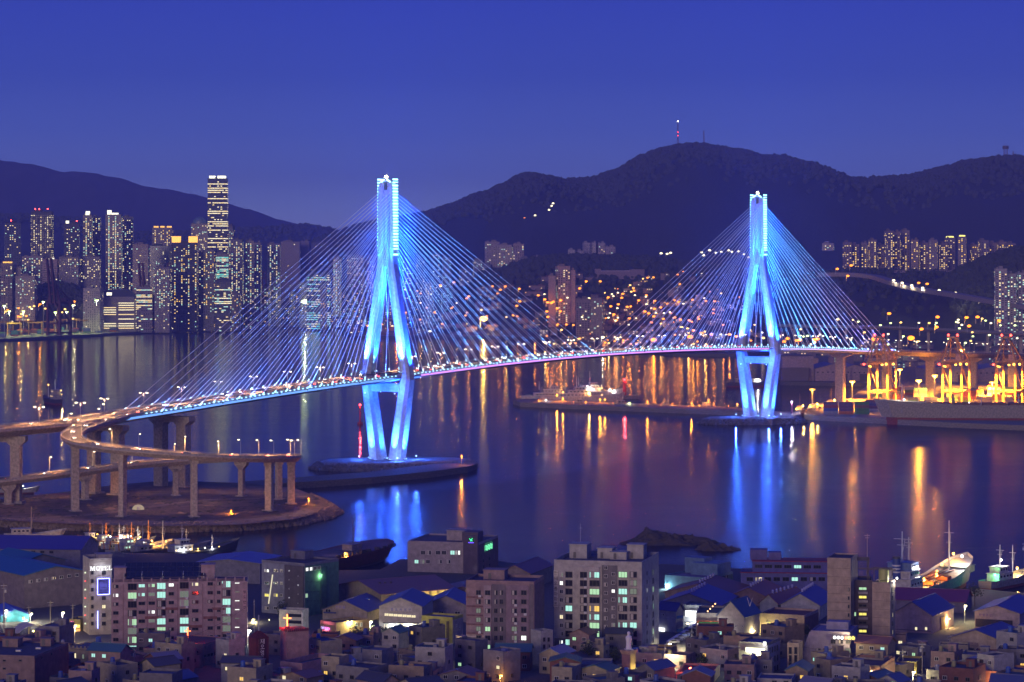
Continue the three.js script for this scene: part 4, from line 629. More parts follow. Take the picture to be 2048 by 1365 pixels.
for (let i = 12, n = 0; i < 146; i += 6.2, n++) { const k = Math.round(i), p = loopPath[k], q = loopPath[k + 1], d = q.clone().sub(p).setY(0).normalize(), side = V(-d.z, 0, d.x).multiplyScalar(n % 2 && k < 60 ? -5.3 : 5.3); armLamp('ramp_lamp', p.clone().add(side).add(V(0, 0.5, 0)), Math.atan2(side.z, -side.x), `single-arm lamp, ${nth(n)} down the spiral ramp`, 'lamps along the spiral ramp', 800); }
// ---------------------------------------------------------------- container ports
// ship-to-shore crane: +z is the water side; boom either out over the water or raised
function gantryCrane(pos, turn, k, raised, color, label, group, lit, fat = 1) {
  const bar = (p, q, w, h = w) => fatBar(p, q, w * fat, h * fat);
  const c = thing('gantry_crane', label, 'crane', pos, turn, group), m = rawM(color, 0.7), q = (p) => p.map((v) => v * k), vv = (x, y, z) => V(x * k, y * k, z * k);
  const B = 40, G = 26, S = 17;      // boom level, rail gauge, leg spacing
  for (const x of [-S / 2, S / 2]) { for (const z of [0, -G]) part(c, 'leg', bar(vv(x, 0, z), vv(x, B + 2, z), 1.7 * k), m); part(c, 'sill_beam', bar(vv(x, 3, 0), vv(x, 3, -G), 1.3 * k), m); part(c, 'portal_beam', bar(vv(x, 15, 0), vv(x, 15, -G), 1.4 * k), m); part(c, 'diagonal_brace', bar(vv(x, 15, -G), vv(x, B - 2, 0), 0.9 * k), m); part(c, 'backreach_girder', bar(vv(x * 0.34, B, 2), vv(x * 0.34, B, -G - 18), 1.3 * k, 2.0 * k), m); }
  for (const z of [0, -G]) { part(c, 'cross_beam', bar(vv(-S / 2, B + 1, z), vv(S / 2, B + 1, z), 1.6 * k), m); part(c, 'cross_beam', bar(vv(-S / 2, 15, z), vv(S / 2, 15, z), 1.2 * k), m); }
  part(c, 'mast_frame', merge([-1, 1].flatMap((x) => [bar(vv(x * S / 2, B + 2, 0), vv(x * 2.2, 62, -2), 1.2 * k), bar(vv(x * S / 2, B + 2, -G), vv(x * 2.2, 62, -3), 0.9 * k)]).concat([box(9 * k, 1.6 * k, 2.6 * k, 0, 62 * k, -2.4 * k), bar(vv(-4.6, 52, -0.8), vv(4.6, 52, -0.8), 0.8 * k)])), m);
  const tip = raised ? [0, 96, 12] : [0, B + 0.2, 42];
  part(c, 'boom', merge([-1, 1].map((x) => bar(vv(x * 3, B, 2), vv(x * 3, tip[1], tip[2]), 1.2 * k, 1.8 * k)).concat([0.2, 0.4, 0.6, 0.8, 1].map((u) => bar(vv(-3, lerp(B, tip[1], u), lerp(2, tip[2], u)), vv(3, lerp(B, tip[1], u), lerp(2, tip[2], u)), 0.9 * k)))), m);
  part(c, 'tie_bar', merge([-1, 1].flatMap((x) => [bar(vv(x * 2.2, 62, -2), vv(x * 3, lerp(B, tip[1], 0.9), lerp(2, tip[2], 0.9)), 0.5 * k), bar(vv(x * 2.2, 62, -2), vv(x * 3, B + 1, -G - 16), 0.5 * k)])), m);
  part(c, 'machinery_house', slab(7 * k, 5.2 * k, 11 * k, 0, (B + 1.2) * k, -(G + 4) * k), lit ? rawM([0.5, 0.36, 0.32]) : m);
  part(c, 'trolley_cab', slab(4 * k, 3 * k, 4 * k, 0, (B - 4) * k, (raised ? -6 : 14) * k), m);
  for (const [x, z] of [[-S / 2, 0], [S / 2, 0], [-S / 2, -G], [S / 2, -G]]) part(c, 'bogie', box(6 * k, 1.8 * k, 1.6 * k, x * k, 0.9 * k, z * k), darkSteel);
  if (lit) {
    for (const x of [-4, 4]) part(c, 'warning_light', ball(1.0, x * k, 64 * k, -2.4 * k), glow(1, 0.05, 0.03, 14));
    part(c, 'warning_light', ball(0.95, 0, tip[1] * k, tip[2] * k + 1), glow(1, 0.05, 0.03, 14));
    for (const [x, y, z, s] of [[-7.6, 39, 1.6, 1.1], [7.6, 39, 1.6, 1.1], [0, 37.6, 10, 0.8], [-2, 37.8, 20, 0.8], [2, 37.8, 30, 0.8], [0, 38, -12, 1.1], [6, 38, -G, 1.1], [0, 16, 1.2, 0.6], [-4, 16, 1.2, 0.6]]) part(c, 'flood_lamp', ball(s, x * k, y * k, z * k), lampPort);
    spotLight(c, portGlow, 200000, [0, 36 * k, 6 * k], [0, 0, 10 * k], 1.15, 0.6, 40); spotLight(c, portGlow, 200000, [0, 36 * k, -14 * k], [0, 0, -22 * k], 1.2, 0.6, 40);
  }
  return c;
}
const portGlow = new THREE.Color(1, 0.36, 0.025), lampPort = glow(1, 0.5, 0.06, 6);
// right-hand quay
[[1757, 2345, 'orange-lit quay crane nearest the far pylon'], [1905, 2345, 'orange-lit quay crane standing between its two twins'], [2012, 2340, 'orange-lit quay crane at the right edge']].forEach(([px, D, label]) => gantryCrane([(px - MIDDLE) / FOCAL * D, 4.2, -D], -0.42, 1, false, [0.5, 0.3, 0.12], label, 'orange-lit cranes on the right-hand quay', true));
// containers: corrugated boxes with corner posts and doors
const boxGeo = (() => { const rib = []; for (let x = -5.6; x <= 5.6; x += 0.7) rib.push(box(0.28, 2.1, 2.5, x, 1.3, 0)); return merge([slab(12.1, 2.5, 2.36, 0, 0.05, 0), ...rib, ...[[-5.98, 1.2], [5.98, 1.2], [-5.98, -1.2], [5.98, -1.2]].map(([x, z]) => slab(0.2, 2.6, 0.2, x, 0, z)), box(12.1, 0.16, 2.56, 0, 0.1, 0), box(12.1, 0.16, 2.56, 0, 2.5, 0)]); })();
const doorGeo = merge([box(0.08, 2.3, 1.1, 6.02, 1.3, -0.58), box(0.08, 2.3, 1.1, 6.02, 1.3, 0.58)]);
const paints = { blue: [0.05, 0.08, 0.3], red: [0.3, 0.04, 0.03], purple: [0.16, 0.07, 0.16], green: [0.06, 0.2, 0.06], orange: [0.5, 0.14, 0.03], grey: [0.25, 0.25, 0.28], teal: [0.04, 0.2, 0.25], white: [0.55, 0.55, 0.52], brown: [0.22, 0.08, 0.05] };
let boxCount = 0;
function container(X, y, D, turn, paint, label, group) { const c = thing('shipping_container', label, 'container', [X, y, -D], turn, group), m = rawM(paints[paint], 0.6); part(c, 'box_shell', boxGeo, m); part(c, 'container_door', doorGeo, m); boxCount++; }
[['leftmost', 1662, ['grey', 'blue', 'red', 'purple']], ['middle', 1693, ['orange', 'purple', 'purple', 'purple']], ['right-hand', 1724, ['green', 'green', 'brown', 'green']]].forEach(([w, px, col]) => col.forEach((paint, r) => container((px - MIDDLE) / FOCAL * 2264, 4.25 + r * 2.62, 2264, -0.06, paint, `${paint} container, ${['bottom', 'second', 'third', 'top'][r]} of the ${w} stack by the far pylon`, 'containers stacked by the far pylon')));
reseed(808);
{
  let n = 0; for (const [D, px0, px1, step] of [[2300, 1745, 1752, 32], [2440, 1760, 2060, 34], [2500, 1775, 2060, 33], [2570, 1790, 2060, 33]]) for (let px = px0; px < px1; px += step) { if (rnd() < 0.25) continue; const hgt = 2 + Math.floor(rnd() * 3), stack = nth(n++); for (let r = 0; r < hgt; r++) { const paint = pick(Object.keys(paints)); container((px - MIDDLE) / FOCAL * D, 4.25 + r * 2.62, D, -0.06, paint, `${paint} container, ${['bottom', 'second', 'third', 'fourth'][r]} in the ${stack} stack under the quay cranes`, 'containers on the right-hand quay'); } }
}
// orange mast lights on the right-hand quay
const mastGeo = [merge([cyl(0.5, 0.3, 24, 0, 12, 0, 8), box(5, 0.4, 1.4, 0, 24, 0)]), merge([-2, -0.7, 0.7, 2].map((x) => box(1.0, 1.1, 0.5, x, 24.7, 0.5)))];
[[1838, 762, 2330, 30000, 'brightest orange mast light on the right-hand quay'], [1705, 764, 2480, 20000, 'orange mast light above the moored tugs'], [1625, 780, 2390, 9000, 'orange mast light at the corner of the right-hand quay'], [1985, 766, 2560, 22000, 'orange mast light behind the right-edge crane'], [1925, 700, 2700, 16000, 'orange mast light under the viaduct'], [1800, 740, 2620, 24000, 'orange mast light beside the viaduct pier'], [1870, 752, 2480, 24000, 'orange mast light between the quay cranes']].forEach(([px, py, D, power, label]) => {
  const p = at(px, py, D), y = 4.2, g = thing('mast_light', label, 'mast light', [p.x, y, p.z], 0, 'orange mast lights on the right-hand quay'), k = (p.y - y) / 24.5; part(g, 'pole', mastGeo[0].clone().scale(1, k, 1), galvanised); part(g, 'flood_lamp', mastGeo[1].clone().translate(0, 24.5 * (k - 1), 0), glow(1, 0.52, 0.08, power / 4000)); pointLight(g, portGlow, power * 0.22, [0, 24.5 * k - 0.6, 1.4], 60); spotLight(g, portGlow, power * 8, [0, 24.5 * k - 0.4, -1], [0, 0, -1.1], 1.25, 0.4, 60);
});
// sheds behind the right-hand quay
function shed(name, X, D, y, w, d, h, rise, wall, roof, label, turn = 0, o = {}) {
  const g = thing(name, label, 'warehouse', [X, y, -D], turn, o.group); part(g, 'wall', profile([[-w / 2, 0], [w / 2, 0], [w / 2, h], [0, h + rise], [-w / 2, h]], d), wallM(wall));
  const L = Math.hypot(w / 2, rise) + 0.8, a = Math.atan2(rise, w / 2); for (const k of [-1, 1]) part(g, 'roof_slope', box(L, 0.25, d + 1, k * (L / 2 - 0.4) * Math.cos(a) , h + rise + 0.16 - (L / 2 - 0.4) * Math.sin(a), 0, 0, 0, -k * a), M(roof, 0.55, { bumpMap: ribMap, bumpScale: 0.05 }));
  if (o.door) part(g, 'door', slab(w * 0.26, h * 0.6, 0.2, o.door * w, 0, d / 2 + 0.12), M([0.05, 0.05, 0.06], 0.6));
  for (let i = 0; i < (o.panes ?? 0); i++) part(g, 'window', box(1.8, 1.2, 0.14, (i - (o.panes - 1) / 2) * w / o.panes, h * 0.72, d / 2 + 0.1), i === o.lit ? paneGlow.white : glassDark);
  return g;
}
const purpleWall = [0.42, 0.32, 0.33];
for (const [px, D, w, h, rise, label] of [[1657, 2900, 38, 13, 5, 'white gabled shed with a row of pale panels behind the quay'], [1700, 2905, 36, 12, 5, 'second white gabled shed behind the quay'], [1890, 2860, 50, 14, 5, 'wide shed behind the middle quay crane'], [1985, 2880, 44, 13, 4, 'wide shed behind the right-edge crane']]) shed('quay_shed', (px - MIDDLE) / FOCAL * D, D, 3.8, w, 60, h, rise, purpleWall, [0.1, 0.1, 0.2], label, 0.05, { door: 0.28, panes: 7 });
{ const D = 2890, b = thing('silo_block', 'tall blank grain store beside the far pylon leg', 'warehouse', [(1592 - MIDDLE) / FOCAL * D, 3.8, -D], 0.05); part(b, 'wall', merge([slab(34, 26, 30, 0, 0, 0), slab(6, 26.5, 31, 13, 0, 0)]), wallM([0.4, 0.31, 0.34])); part(b, 'roof', slab(35, 0.7, 31, 0, 26, 0), rawM([0.2, 0.18, 0.24])); part(b, 'canopy', slab(30, 14, 8, -4, 0, 18), M([0.12, 0.1, 0.1], 0.8)); }
// left-hand port -------------------------------------------------------------------------------------------------
const quayD = (px) => shoreLine(px) + 18;
[[107, 1.34], [288, 1.24], [345, 1.24], [392, 1.22], [442, 1.16], [470, 1.14], [505, 1.1], [528, 1.05]].forEach(([px, k], i) => { const D = quayD(px) + 10; gantryCrane([(px - MIDDLE) / FOCAL * D, 3.7, -D], -0.35 + 0.06 * i, k, true, [0.13, 0.035, 0.04], `dark red quay crane with raised boom, ${nth(i)} from the left`, 'raised cranes along the north port', false, 1.7); });
reseed(909);
{
  let n = 0; for (let row = 0; row < 4; row++) for (let px = 4 + row * 5; px < 520; px += rr(19, 30)) { const D = quayD(px) + 70 + row * 55; if (rnd() < 0.2) continue; const stack = nth(n++), hgt = 1 + Math.floor(rnd() * 3); for (let r = 0; r < hgt && boxCount < 296; r++) { const paint = pick(['blue', 'teal', 'teal', 'orange', 'brown', 'red', 'grey', 'green', 'blue']); container((px - MIDDLE) / FOCAL * D, 3.7 + r * 2.62, D, -0.1, paint, `${paint} container, ${['bottom', 'second', 'third'][r]} in the ${stack} stack of the north port`, 'containers in the north port'); } }
}
// yard cranes on rubber tyres, yellow
[[12, 210], [28, 100], [52, 230], [70, 90], [95, 120], [120, 220], [146, 240], [165, 130], [188, 120], [208, 125], [228, 120], [250, 220], [270, 240], [300, 130], [318, 230], [360, 220], [375, 130], [412, 120], [430, 200], [455, 150], [490, 160], [515, 140]].forEach(([px, off], i) => { const D = quayD(px) + off, c = thing('yard_crane', `yellow yard crane, ${nth(i)} from the left in the north port`, 'crane', [(px - MIDDLE) / FOCAL * D, 3.7, -D], 0.2, 'yellow yard cranes in the north port'), m = rawM([0.6, 0.34, 0.03], 0.6); for (const x of [-11, 11]) for (const z of [-4, 4]) part(c, 'leg', bar(V(x, 0, z), V(x, 20, z), 1.5), m); part(c, 'girder', merge([box(24, 1.8, 1.6, 0, 20.6, -4), box(24, 1.8, 1.6, 0, 20.6, 4), box(1.4, 1.4, 8, -11, 20.6, 0), box(1.4, 1.4, 8, 11, 20.6, 0)]), m); part(c, 'trolley', slab(5, 3, 6, 3, 18, 0), m); });
// tall pale mast lights along the north port
[[18, 623], [46, 623], [86, 604], [133, 624], [193, 601], [215, 621], [188, 622], [255, 620], [287, 621], [325, 618], [145, 611], [388, 612], [401, 615], [438, 622], [470, 616], [110, 625], [350, 618], [480, 618], [498, 619], [8, 612]].sort((a, b) => a[0] - b[0]).forEach(([px, py], i) => { const D = quayD(px) + 40 + (i * 53) % 140, p = at(px, py, D), g = thing('mast_light', `greenish mast light, ${nth(i)} from the left in the north port`, 'mast light', [p.x, 3.7, p.z], 0, 'mast lights of the north port'), h = p.y - 3.7, big = px === 388 || px === 401 || px === 193; part(g, 'pole', cyl(0.5, 0.3, h, 0, h / 2, 0, 6), galvanised); part(g, 'flood_lamp', merge([-1.6, 0, 1.6].map((x) => box(1.3, 1.5, 1, x * (big ? 1.5 : 1), h, 0.4))), glow(0.75, 1, 0.34, big ? 12 : 8)); spotLight(g, new THREE.Color(0.9, 1, 0.36), 16000, [0, h - 1.6, 0.6], [0, 0, 0.7], 1.25, 0.4, 60); });
for (let i = 0, l = scatter(120, () => [rr(0, 560), rr(602, 648)]); i < 120; i++) { const [px, py] = l[i], D = quayD(px) + rr(120, 420); farLamp(px, py, D, pick([lampWarm, lampWarm, lampSodium, lampWhite]), 1.1, `yellow yard lamp, ${nth(i)} from the left in the north port`, 'yellow lamps in the north port', i % 4 ? 0 : 500, 12); }
// ---------------------------------------------------------------- ships
// bow towards +x; hull is built from stations; the boot-topping is a part of its own
function hullStrip(L, B, y0, y1, o = {}) {
  const N = 22, pos = [], uv = [];
  const half = (u, v) => { const bow = Math.max(0, (u - 0.68) / 0.32), stern = Math.max(0, (0.14 - u) / 0.14), flare = 0.82 + 0.18 * v; return B / 2 * flare * Math.sqrt(Math.max(0, 1 - bow ** (1.6 + v * 0.9))) * (1 - 0.22 * stern); };
  const sheer = (u, y) => y === o.deck ? y + (o.sheer ?? 1.5) * (Math.max(0, u - 0.55) / 0.45) ** 2 * 1.4 + (o.sheer ?? 1.5) * 0.25 * Math.max(0, 0.3 - u) : y;
  const P = (u, y, k) => { const v = clamp((y + 1) / ((o.deck ?? y1) + 1), 0, 1), rake = (o.rake ?? 4) * v * Math.max(0, (u - 0.8) / 0.2); return V((u - 0.5) * L + rake, sheer(u, y), k * half(u, v)); };
  const tri = (a, b, c) => { for (const p of [a, b, c]) { pos.push(p.x, p.y, p.z); uv.push(p.x, p.y); } };
  for (let i = 0; i < N; i++) { const u = i / N, w = (i + 1) / N; for (const k of [-1, 1]) { const a = P(u, y0, k), b = P(w, y0, k), c = P(w, y1, k), d = P(u, y1, k); if (k > 0) { tri(a, b, c); tri(a, c, d); } else { tri(a, c, b); tri(a, d, c); } } if (o.deck === y1) { const a = P(u, y1, 1), b = P(w, y1, 1), c = P(w, y1, -1), d = P(u, y1, -1); const dn = V(0, -(o.bulwark ?? 0.9), 0);[a, b, c, d].forEach((p) => p.add(dn)); tri(a, b, c); tri(a, c, d); } }
  const a = P(0, y0, 1), b = P(0, y1, 1), c = P(0, y1, -1), d = P(0, y0, -1); tri(a, b, c); tri(a, c, d);
  const g = new THREE.BufferGeometry(); g.setAttribute('position', new THREE.Float32BufferAttribute(pos, 3)); g.setAttribute('uv', new THREE.Float32BufferAttribute(uv, 2)); g.computeVertexNormals(); return g;
}
function ship(name, label, X, D, heading, L, B, free, o = {}) {
  const s = thing(name, label, o.category ?? 'ship', [X, 0, -D], heading, o.group), hullM = M(o.hull ?? [0.4, 0.38, 0.36], 0.6, { map: grainMap }), boot = o.boot ?? free * 0.3;
  part(s, 'hull', hullStrip(L, B, boot, free, { deck: free, sheer: o.sheer, rake: o.rake, bulwark: o.bulwark }), hullM);
  part(s, 'boot_topping', hullStrip(L, B * 0.985, -1.2, boot, { deck: free + 50, rake: (o.rake ?? 4) * 0.6 }), M(o.bootColor ?? [0.2, 0.03, 0.03], 0.65, { map: grainMap }));
  for (const [x, w, h, d, y, tone, wins] of o.house ?? []) { const c = part(s, 'deckhouse', merge([slab(w, h, d, x, y, 0), slab(w + 0.8, 0.22, d + 0.8, x, y + h, 0)]), rawM(tone ?? [0.6, 0.58, 0.56], 0.6)); if (wins) { const q = []; for (let i = 0; i < wins; i++) for (const z of [-1, 1]) q.push(box(w / wins * 0.5, 0.8, 0.08, x + (i - (wins - 1) / 2) * w / wins * 0.9, y + h * 0.62, z * (d / 2 + 0.03))); part(c, 'porthole_window', merge(q), o.winMat ?? glassDark); } }
  for (const [x, y, h, r = 0.16, yard = 0] of o.masts ?? []) part(s, 'mast', merge([cyl(r * 1.4, r * 0.7, h, x, y + h / 2, 0, 7), ...(yard ? [box(0.16, 0.16, yard, x, y + h * 0.75, 0), box(0.14, 0.14, yard * 0.6, x, y + h * 0.55, 0), bar(V(x, y + h * 0.2, 0), V(x + yard * 0.5, y + h * 0.72, 0), 0.12)] : [])]), o.mastMat ?? white);
  for (const [x, y, h, r, tone, bands] of o.funnels ?? []) { const f = part(s, 'funnel', cyl(r, r * 0.9, h, x, y + h / 2, 0, 14), rawM(tone, 0.6)); if (bands) for (let i = 0; i < bands; i++) part(f, 'funnel_band', cyl(r * 1.02, r * 1.0, h * 0.07, x, y + h * (0.35 + i * 0.16), 0, 14), white); part(f, 'funnel_top', cyl(r * 0.92, r * 0.92, h * 0.12, x, y + h * 1.05, 0, 14), darkSteel); }
  for (const [x, y, z, r, mat, power] of o.lamps ?? []) { part(s, 'deck_lamp', ball(r, x, y, z), mat); if (power) pointLight(s, mat.emissive, power, [x, y - r - 0.25, z + (z > 0 ? r + 0.1 : 0)], 15); }
  if (o.rail) { const q = []; for (let u = -0.42; u < 0.4; u += 0.03) for (const z of [-1, 1]) q.push(box(0.08, 1.1, 0.08, u * L, free + 0.4, z * B * 0.46)); for (const z of [-1, 1]) q.push(box(L * 0.82, 0.08, 0.08, -L * 0.01, free + 0.95, z * B * 0.46)); part(s, 'deck_rail', merge(q), white); }
  o.more?.(s); return s;
}
const bulbWhite = glow(1, 0.96, 0.85, 10), bulbAmber = glow(1, 0.45, 0.07, 9), bulbGreen = glow(0.1, 1, 0.35, 14), bulbRed = glow(1, 0.04, 0.05, 16);
const headingFor = (x0, d0, x1, d1) => Math.atan2(d1 - d0, x1 - x0);
const xAt = (px, D) => (px - MIDDLE) / FOCAL * D;
reseed(1001);
// cargo ship on the right-hand quay
ship('cargo_ship', 'long beige cargo ship with red waterline at the container quay', xAt(1768, 2216) + 86, 2192, Math.PI - 0.06, 172, 26, 16.5, { hull: [0.42, 0.37, 0.3], boot: 6, bootColor: [0.28, 0.05, 0.03], rake: 11, sheer: 3.2, house: [[-66, 16, 16, 20, 15, [0.55, 0.5, 0.44], 5]], masts: [[74, 17, 16, 0.4, 5], [10, 15, 10, 0.3], [-20, 15, 10, 0.3]], lamps: [[72, 20, 2, 0.7, bulbWhite, 900], [50, 17.6, 0, 0.5, lampPort, 900], [30, 17.6, 4, 0.5, lampPort, 900], [20, 18, -3, 0.5, bulbWhite, 700], [0, 17.6, 5, 0.5, lampPort, 900], [-20, 17.6, 4, 0.5, lampPort, 900]],
  more: (s) => { for (let i = 0; i < 5; i++) part(s, 'hatch_cover', merge([slab(19, 1.8, 19, 44 - i * 22, 15.6, 0), slab(18.4, 0.4, 18.4, 44 - i * 22, 17.4, 0)]), rawM([0.3, 0.16, 0.08])); part(s, 'hatch_crane', merge([cyl(1.2, 1.0, 9, 33, 20, 0, 10), bar(V(33, 24, 0), V(18, 29, 3), 0.7)]), rawM([0.4, 0.3, 0.16])); } });
// near ship with lit deck, lower right
ship('coaster', 'coaster with orange-lit deck and blue funnel at the near quay', (xAt(1770, 1046) + xAt(1928, 1136)) / 2, 1090, headingFor(xAt(1770, 1046), 1046, xAt(1928, 1136), 1136), 97, 15, 6.2, { hull: [0.3, 0.29, 0.33], boot: 2, bootColor: [0.2, 0.04, 0.04], sheer: 4.6, rake: 7, bulwark: 1.1, house: [[-30, 15, 5.4, 12, 5.4, [0.62, 0.6, 0.58], 4], [-31, 11, 3, 11, 10.9, [0.58, 0.56, 0.56], 4], [-29, 8, 2.8, 10, 14, [0.14, 0.24, 0.5], 4], [41, 13, 2.6, 11, 5.6, [0.1, 0.2, 0.2]]], masts: [[-30, 17, 12, 0.3, 7], [-22, 17, 9, 0.24, 3], [30, 8, 20, 0.3, 4]], mastMat: M([0.5, 0.55, 0.52], 0.6), funnels: [[-37, 11, 8, 1.7, [0.04, 0.08, 0.3], 3]],
  lamps: [[-22, 9, 4.8, 0.45, bulbAmber, 700], [-21, 9, -4.8, 0.45, bulbAmber, 700], [-12, 8.6, 3, 0.45, bulbAmber, 900], [-4, 8.6, -3.4, 0.45, bulbAmber, 800], [4, 8.8, 3, 0.45, bulbAmber, 700], [14, 8.8, 0, 0.45, bulbAmber, 600], [-27, 15, 5.2, 0.5, bulbWhite, 700], [38, 12.6, 3, 0.5, bulbWhite, 900], [44, 12.8, -2.6, 0.55, bulbAmber, 600], [36, 9, -5, 0.5, bulbAmber, 500]],
  more: (s) => { const q = []; for (let i = 0; i < 9; i++) q.push(rod(V(-18, 6.8 + (i % 3) * 0.5, (i - 4) * 0.8), V(26, 7.2 + (i % 3) * 0.5, (i - 4) * 0.8), 0.22)); part(s, 'deck_pipe', merge(q), rawM([0.42, 0.1, 0.04], 0.6)); const k = []; for (let i = 0; i < 5; i++) k.push(slab(5, 1.4, 5, -14 + i * 9, 5.6, i % 2 ? 3 : -3)); part(s, 'hatch_cover', merge(k), rawM([0.44, 0.14, 0.05])); part(s, 'catwalk', merge([box(46, 0.2, 1.4, 4, 8.4, 0), box(46, 0.1, 0.1, 4, 9.4, 0.7), box(46, 0.1, 0.1, 4, 9.4, -0.7)]), rawM([0.5, 0.22, 0.06])); } });
// rusty barge at the near shore
ship('deck_barge', 'wide rusty red barge with a bare flat deck at the near shore', (xAt(545, 1142) + xAt(757, 1226)) / 2, 1184, headingFor(xAt(545, 1142), 1142, xAt(757, 1226), 1226), 98, 24, 6.4, { category: 'barge', hull: [0.17, 0.035, 0.035], boot: 1.2, bootColor: [0.1, 0.03, 0.04], sheer: 1.4, rake: 6, bulwark: 0.2, house: [[22, 9, 2.6, 5, 6.4, [0.36, 0.3, 0.32]]], masts: [[23, 9, 13, 0.2, 2.4]], mastMat: darkSteel, lamps: [[-2, 7.6, 10, 0.5, bulbAmber, 500]],
  more: (s) => { const q = []; for (let i = 0; i < 26; i++) q.push(box(rr(0.8, 2), rr(0.6, 1.8), rr(0.6, 1.4), rr(-10, 44), 7, 10.2 + rr(-0.5, 0.6))); part(s, 'deck_gear', merge(q), rawM([0.06, 0.05, 0.06])); part(s, 'deck_plating', slab(74, 0.16, 19, -6, 6.35, 0), M([0.15, 0.14, 0.15], 0.8, { map: patchMap })); } });
// fishing boats and small ships moored lower left
const amberGear = rawM([0.6, 0.22, 0.02], 0.6), greyGear = rawM([0.42, 0.44, 0.46], 0.6);
[[196, 1272, 0.75, 24, amberGear, 'fishing boat with orange gallows, leftmost of the lit cluster', bulbAmber], [222, 1262, 0.8, 26, greyGear, 'grey-masted fishing boat inside the lit cluster', bulbWhite], [244, 1250, 0.8, 30, amberGear, 'fishing boat with the tallest orange mast', bulbAmber], [276, 1246, 0.85, 34, amberGear, 'white-hulled trawler with an orange mast', bulbWhite], [306, 1242, 0.9, 34, greyGear, 'dark trawler at the right end of the lit cluster', bulbAmber], [262, 1264, 0.8, 22, greyGear, 'small grey boat behind the white-hulled trawler', bulbWhite]].forEach(([px, D, hd, L, gear, label, lamp], i) => ship('fishing_boat', label, xAt(px, D), D, hd, L, L * 0.26, 2.8, { category: 'boat', group: 'fishing boats moored lower left', hull: i === 3 ? [0.5, 0.48, 0.42] : i === 0 ? [0.3, 0.06, 0.05] : [0.08, 0.09, 0.11], sheer: 1.8, house: [[-L * 0.22, L * 0.24, 2.6, L * 0.18, 2.2, [0.5, 0.5, 0.48], 3], [-L * 0.2, L * 0.14, 2.2, L * 0.14, 5, [0.5, 0.5, 0.5], 2]], masts: [[L * 0.18, 2.2, L * 0.38, 0.26, 3.4], [-L * 0.2, 7.2, L * 0.2, 0.16, 2]], mastMat: gear, winMat: i % 2 ? paneGlow.cool : glassDark, lamps: [[-L * 0.06, 6.4, 1.4, 0.34, lamp, 420], [L * 0.24, 5.4, 0, 0.3, lamp === bulbAmber ? bulbAmber : bulbAmber, 420]], more: (s) => part(s, 'net_gallows', merge([bar(V(-L * 0.42, 2.4, -L * 0.1), V(-L * 0.42, 6.4, -L * 0.08), 0.34), bar(V(-L * 0.42, 2.4, L * 0.1), V(-L * 0.42, 6.4, L * 0.08), 0.34), box(0.34, 0.34, L * 0.2, -L * 0.42, 6.4, 0)]), gear) }));
ship('patrol_boat', 'dark low ship with a row of deck lights right of the fishing boats', xAt(392, 1236), 1236, 0.75, 42, 8.4, 3.2, { hull: [0.07, 0.075, 0.1], sheer: 2.6, house: [[-9, 10, 3, 5.6, 2.8, [0.3, 0.32, 0.42], 4], [-8, 5, 2.4, 4.6, 5.8, [0.34, 0.36, 0.46], 3]], masts: [[-8, 8, 7, 0.16, 2.6], [9, 3.2, 6, 0.2, 1.6]], lamps: [-14, -10, -6, -2, 2, 6, 10].map((x, i) => [x, 3.9, 4.0, 0.3, i % 3 ? bulbWhite : lampWarm, i % 2 ? 200 : 0]) });
ship('work_boat', 'small boat with a red deckhouse beyond the dark low ship', xAt(372, 1262), 1262, 0.5, 18, 5, 2, { category: 'boat', hull: [0.3, 0.3, 0.36], house: [[-2, 6, 2.2, 3.4, 1.8, [0.42, 0.03, 0.05], 3]], masts: [[0, 4, 6, 0.12, 2.2]] });
ship('ferry_boat', 'white boat with a tan mast behind the blue-roofed shed', xAt(62, 1308), 1308, 0.25, 26, 6.2, 3, { category: 'boat', hull: [0.6, 0.55, 0.5], boot: 0.6, house: [[-5, 9, 2.6, 4.4, 2.8, [0.6, 0.56, 0.52], 4]], masts: [[0, 3, 13, 0.24, 2.4]], mastMat: rawM([0.5, 0.4, 0.26]) });
ship('harbour_launch', 'small lit launch seen between the left viaduct piers', xAt(32, 1560), 1560, 0.1, 20, 5, 2.4, { category: 'boat', hull: [0.5, 0.5, 0.48], house: [[-2, 9, 2.4, 3.8, 2.2, [0.55, 0.55, 0.5], 4]], winMat: paneGlow.white, masts: [[-1, 4, 8, 0.14, 2.2]], lamps: [[4, 4.4, 1, 0.3, bulbWhite, 200]] });
// the ship under way on the left
ship('under_way_ship', 'dark ship under way in the channel at the left', xAt(104, 2500), 2500, 2.0, 46, 10, 5, { hull: [0.07, 0.06, 0.09], house: [[-12, 11, 5, 8, 4.6, [0.36, 0.34, 0.36], 4], [-12, 8, 4, 7, 9.6, [0.4, 0.36, 0.36], 3]], winMat: paneGlow.warm, masts: [[-10, 13, 10, 0.3, 3], [14, 5, 12, 0.3, 2]], lamps: [[14, 17, 0, 0.6, bulbAmber, 0], [-10, 10, 4.6, 0.6, bulbGreen, 0], [-16, 9.4, 4.4, 0.6, lampWarm, 300], [-16, 13, 4, 0.6, lampWarm, 300]] });
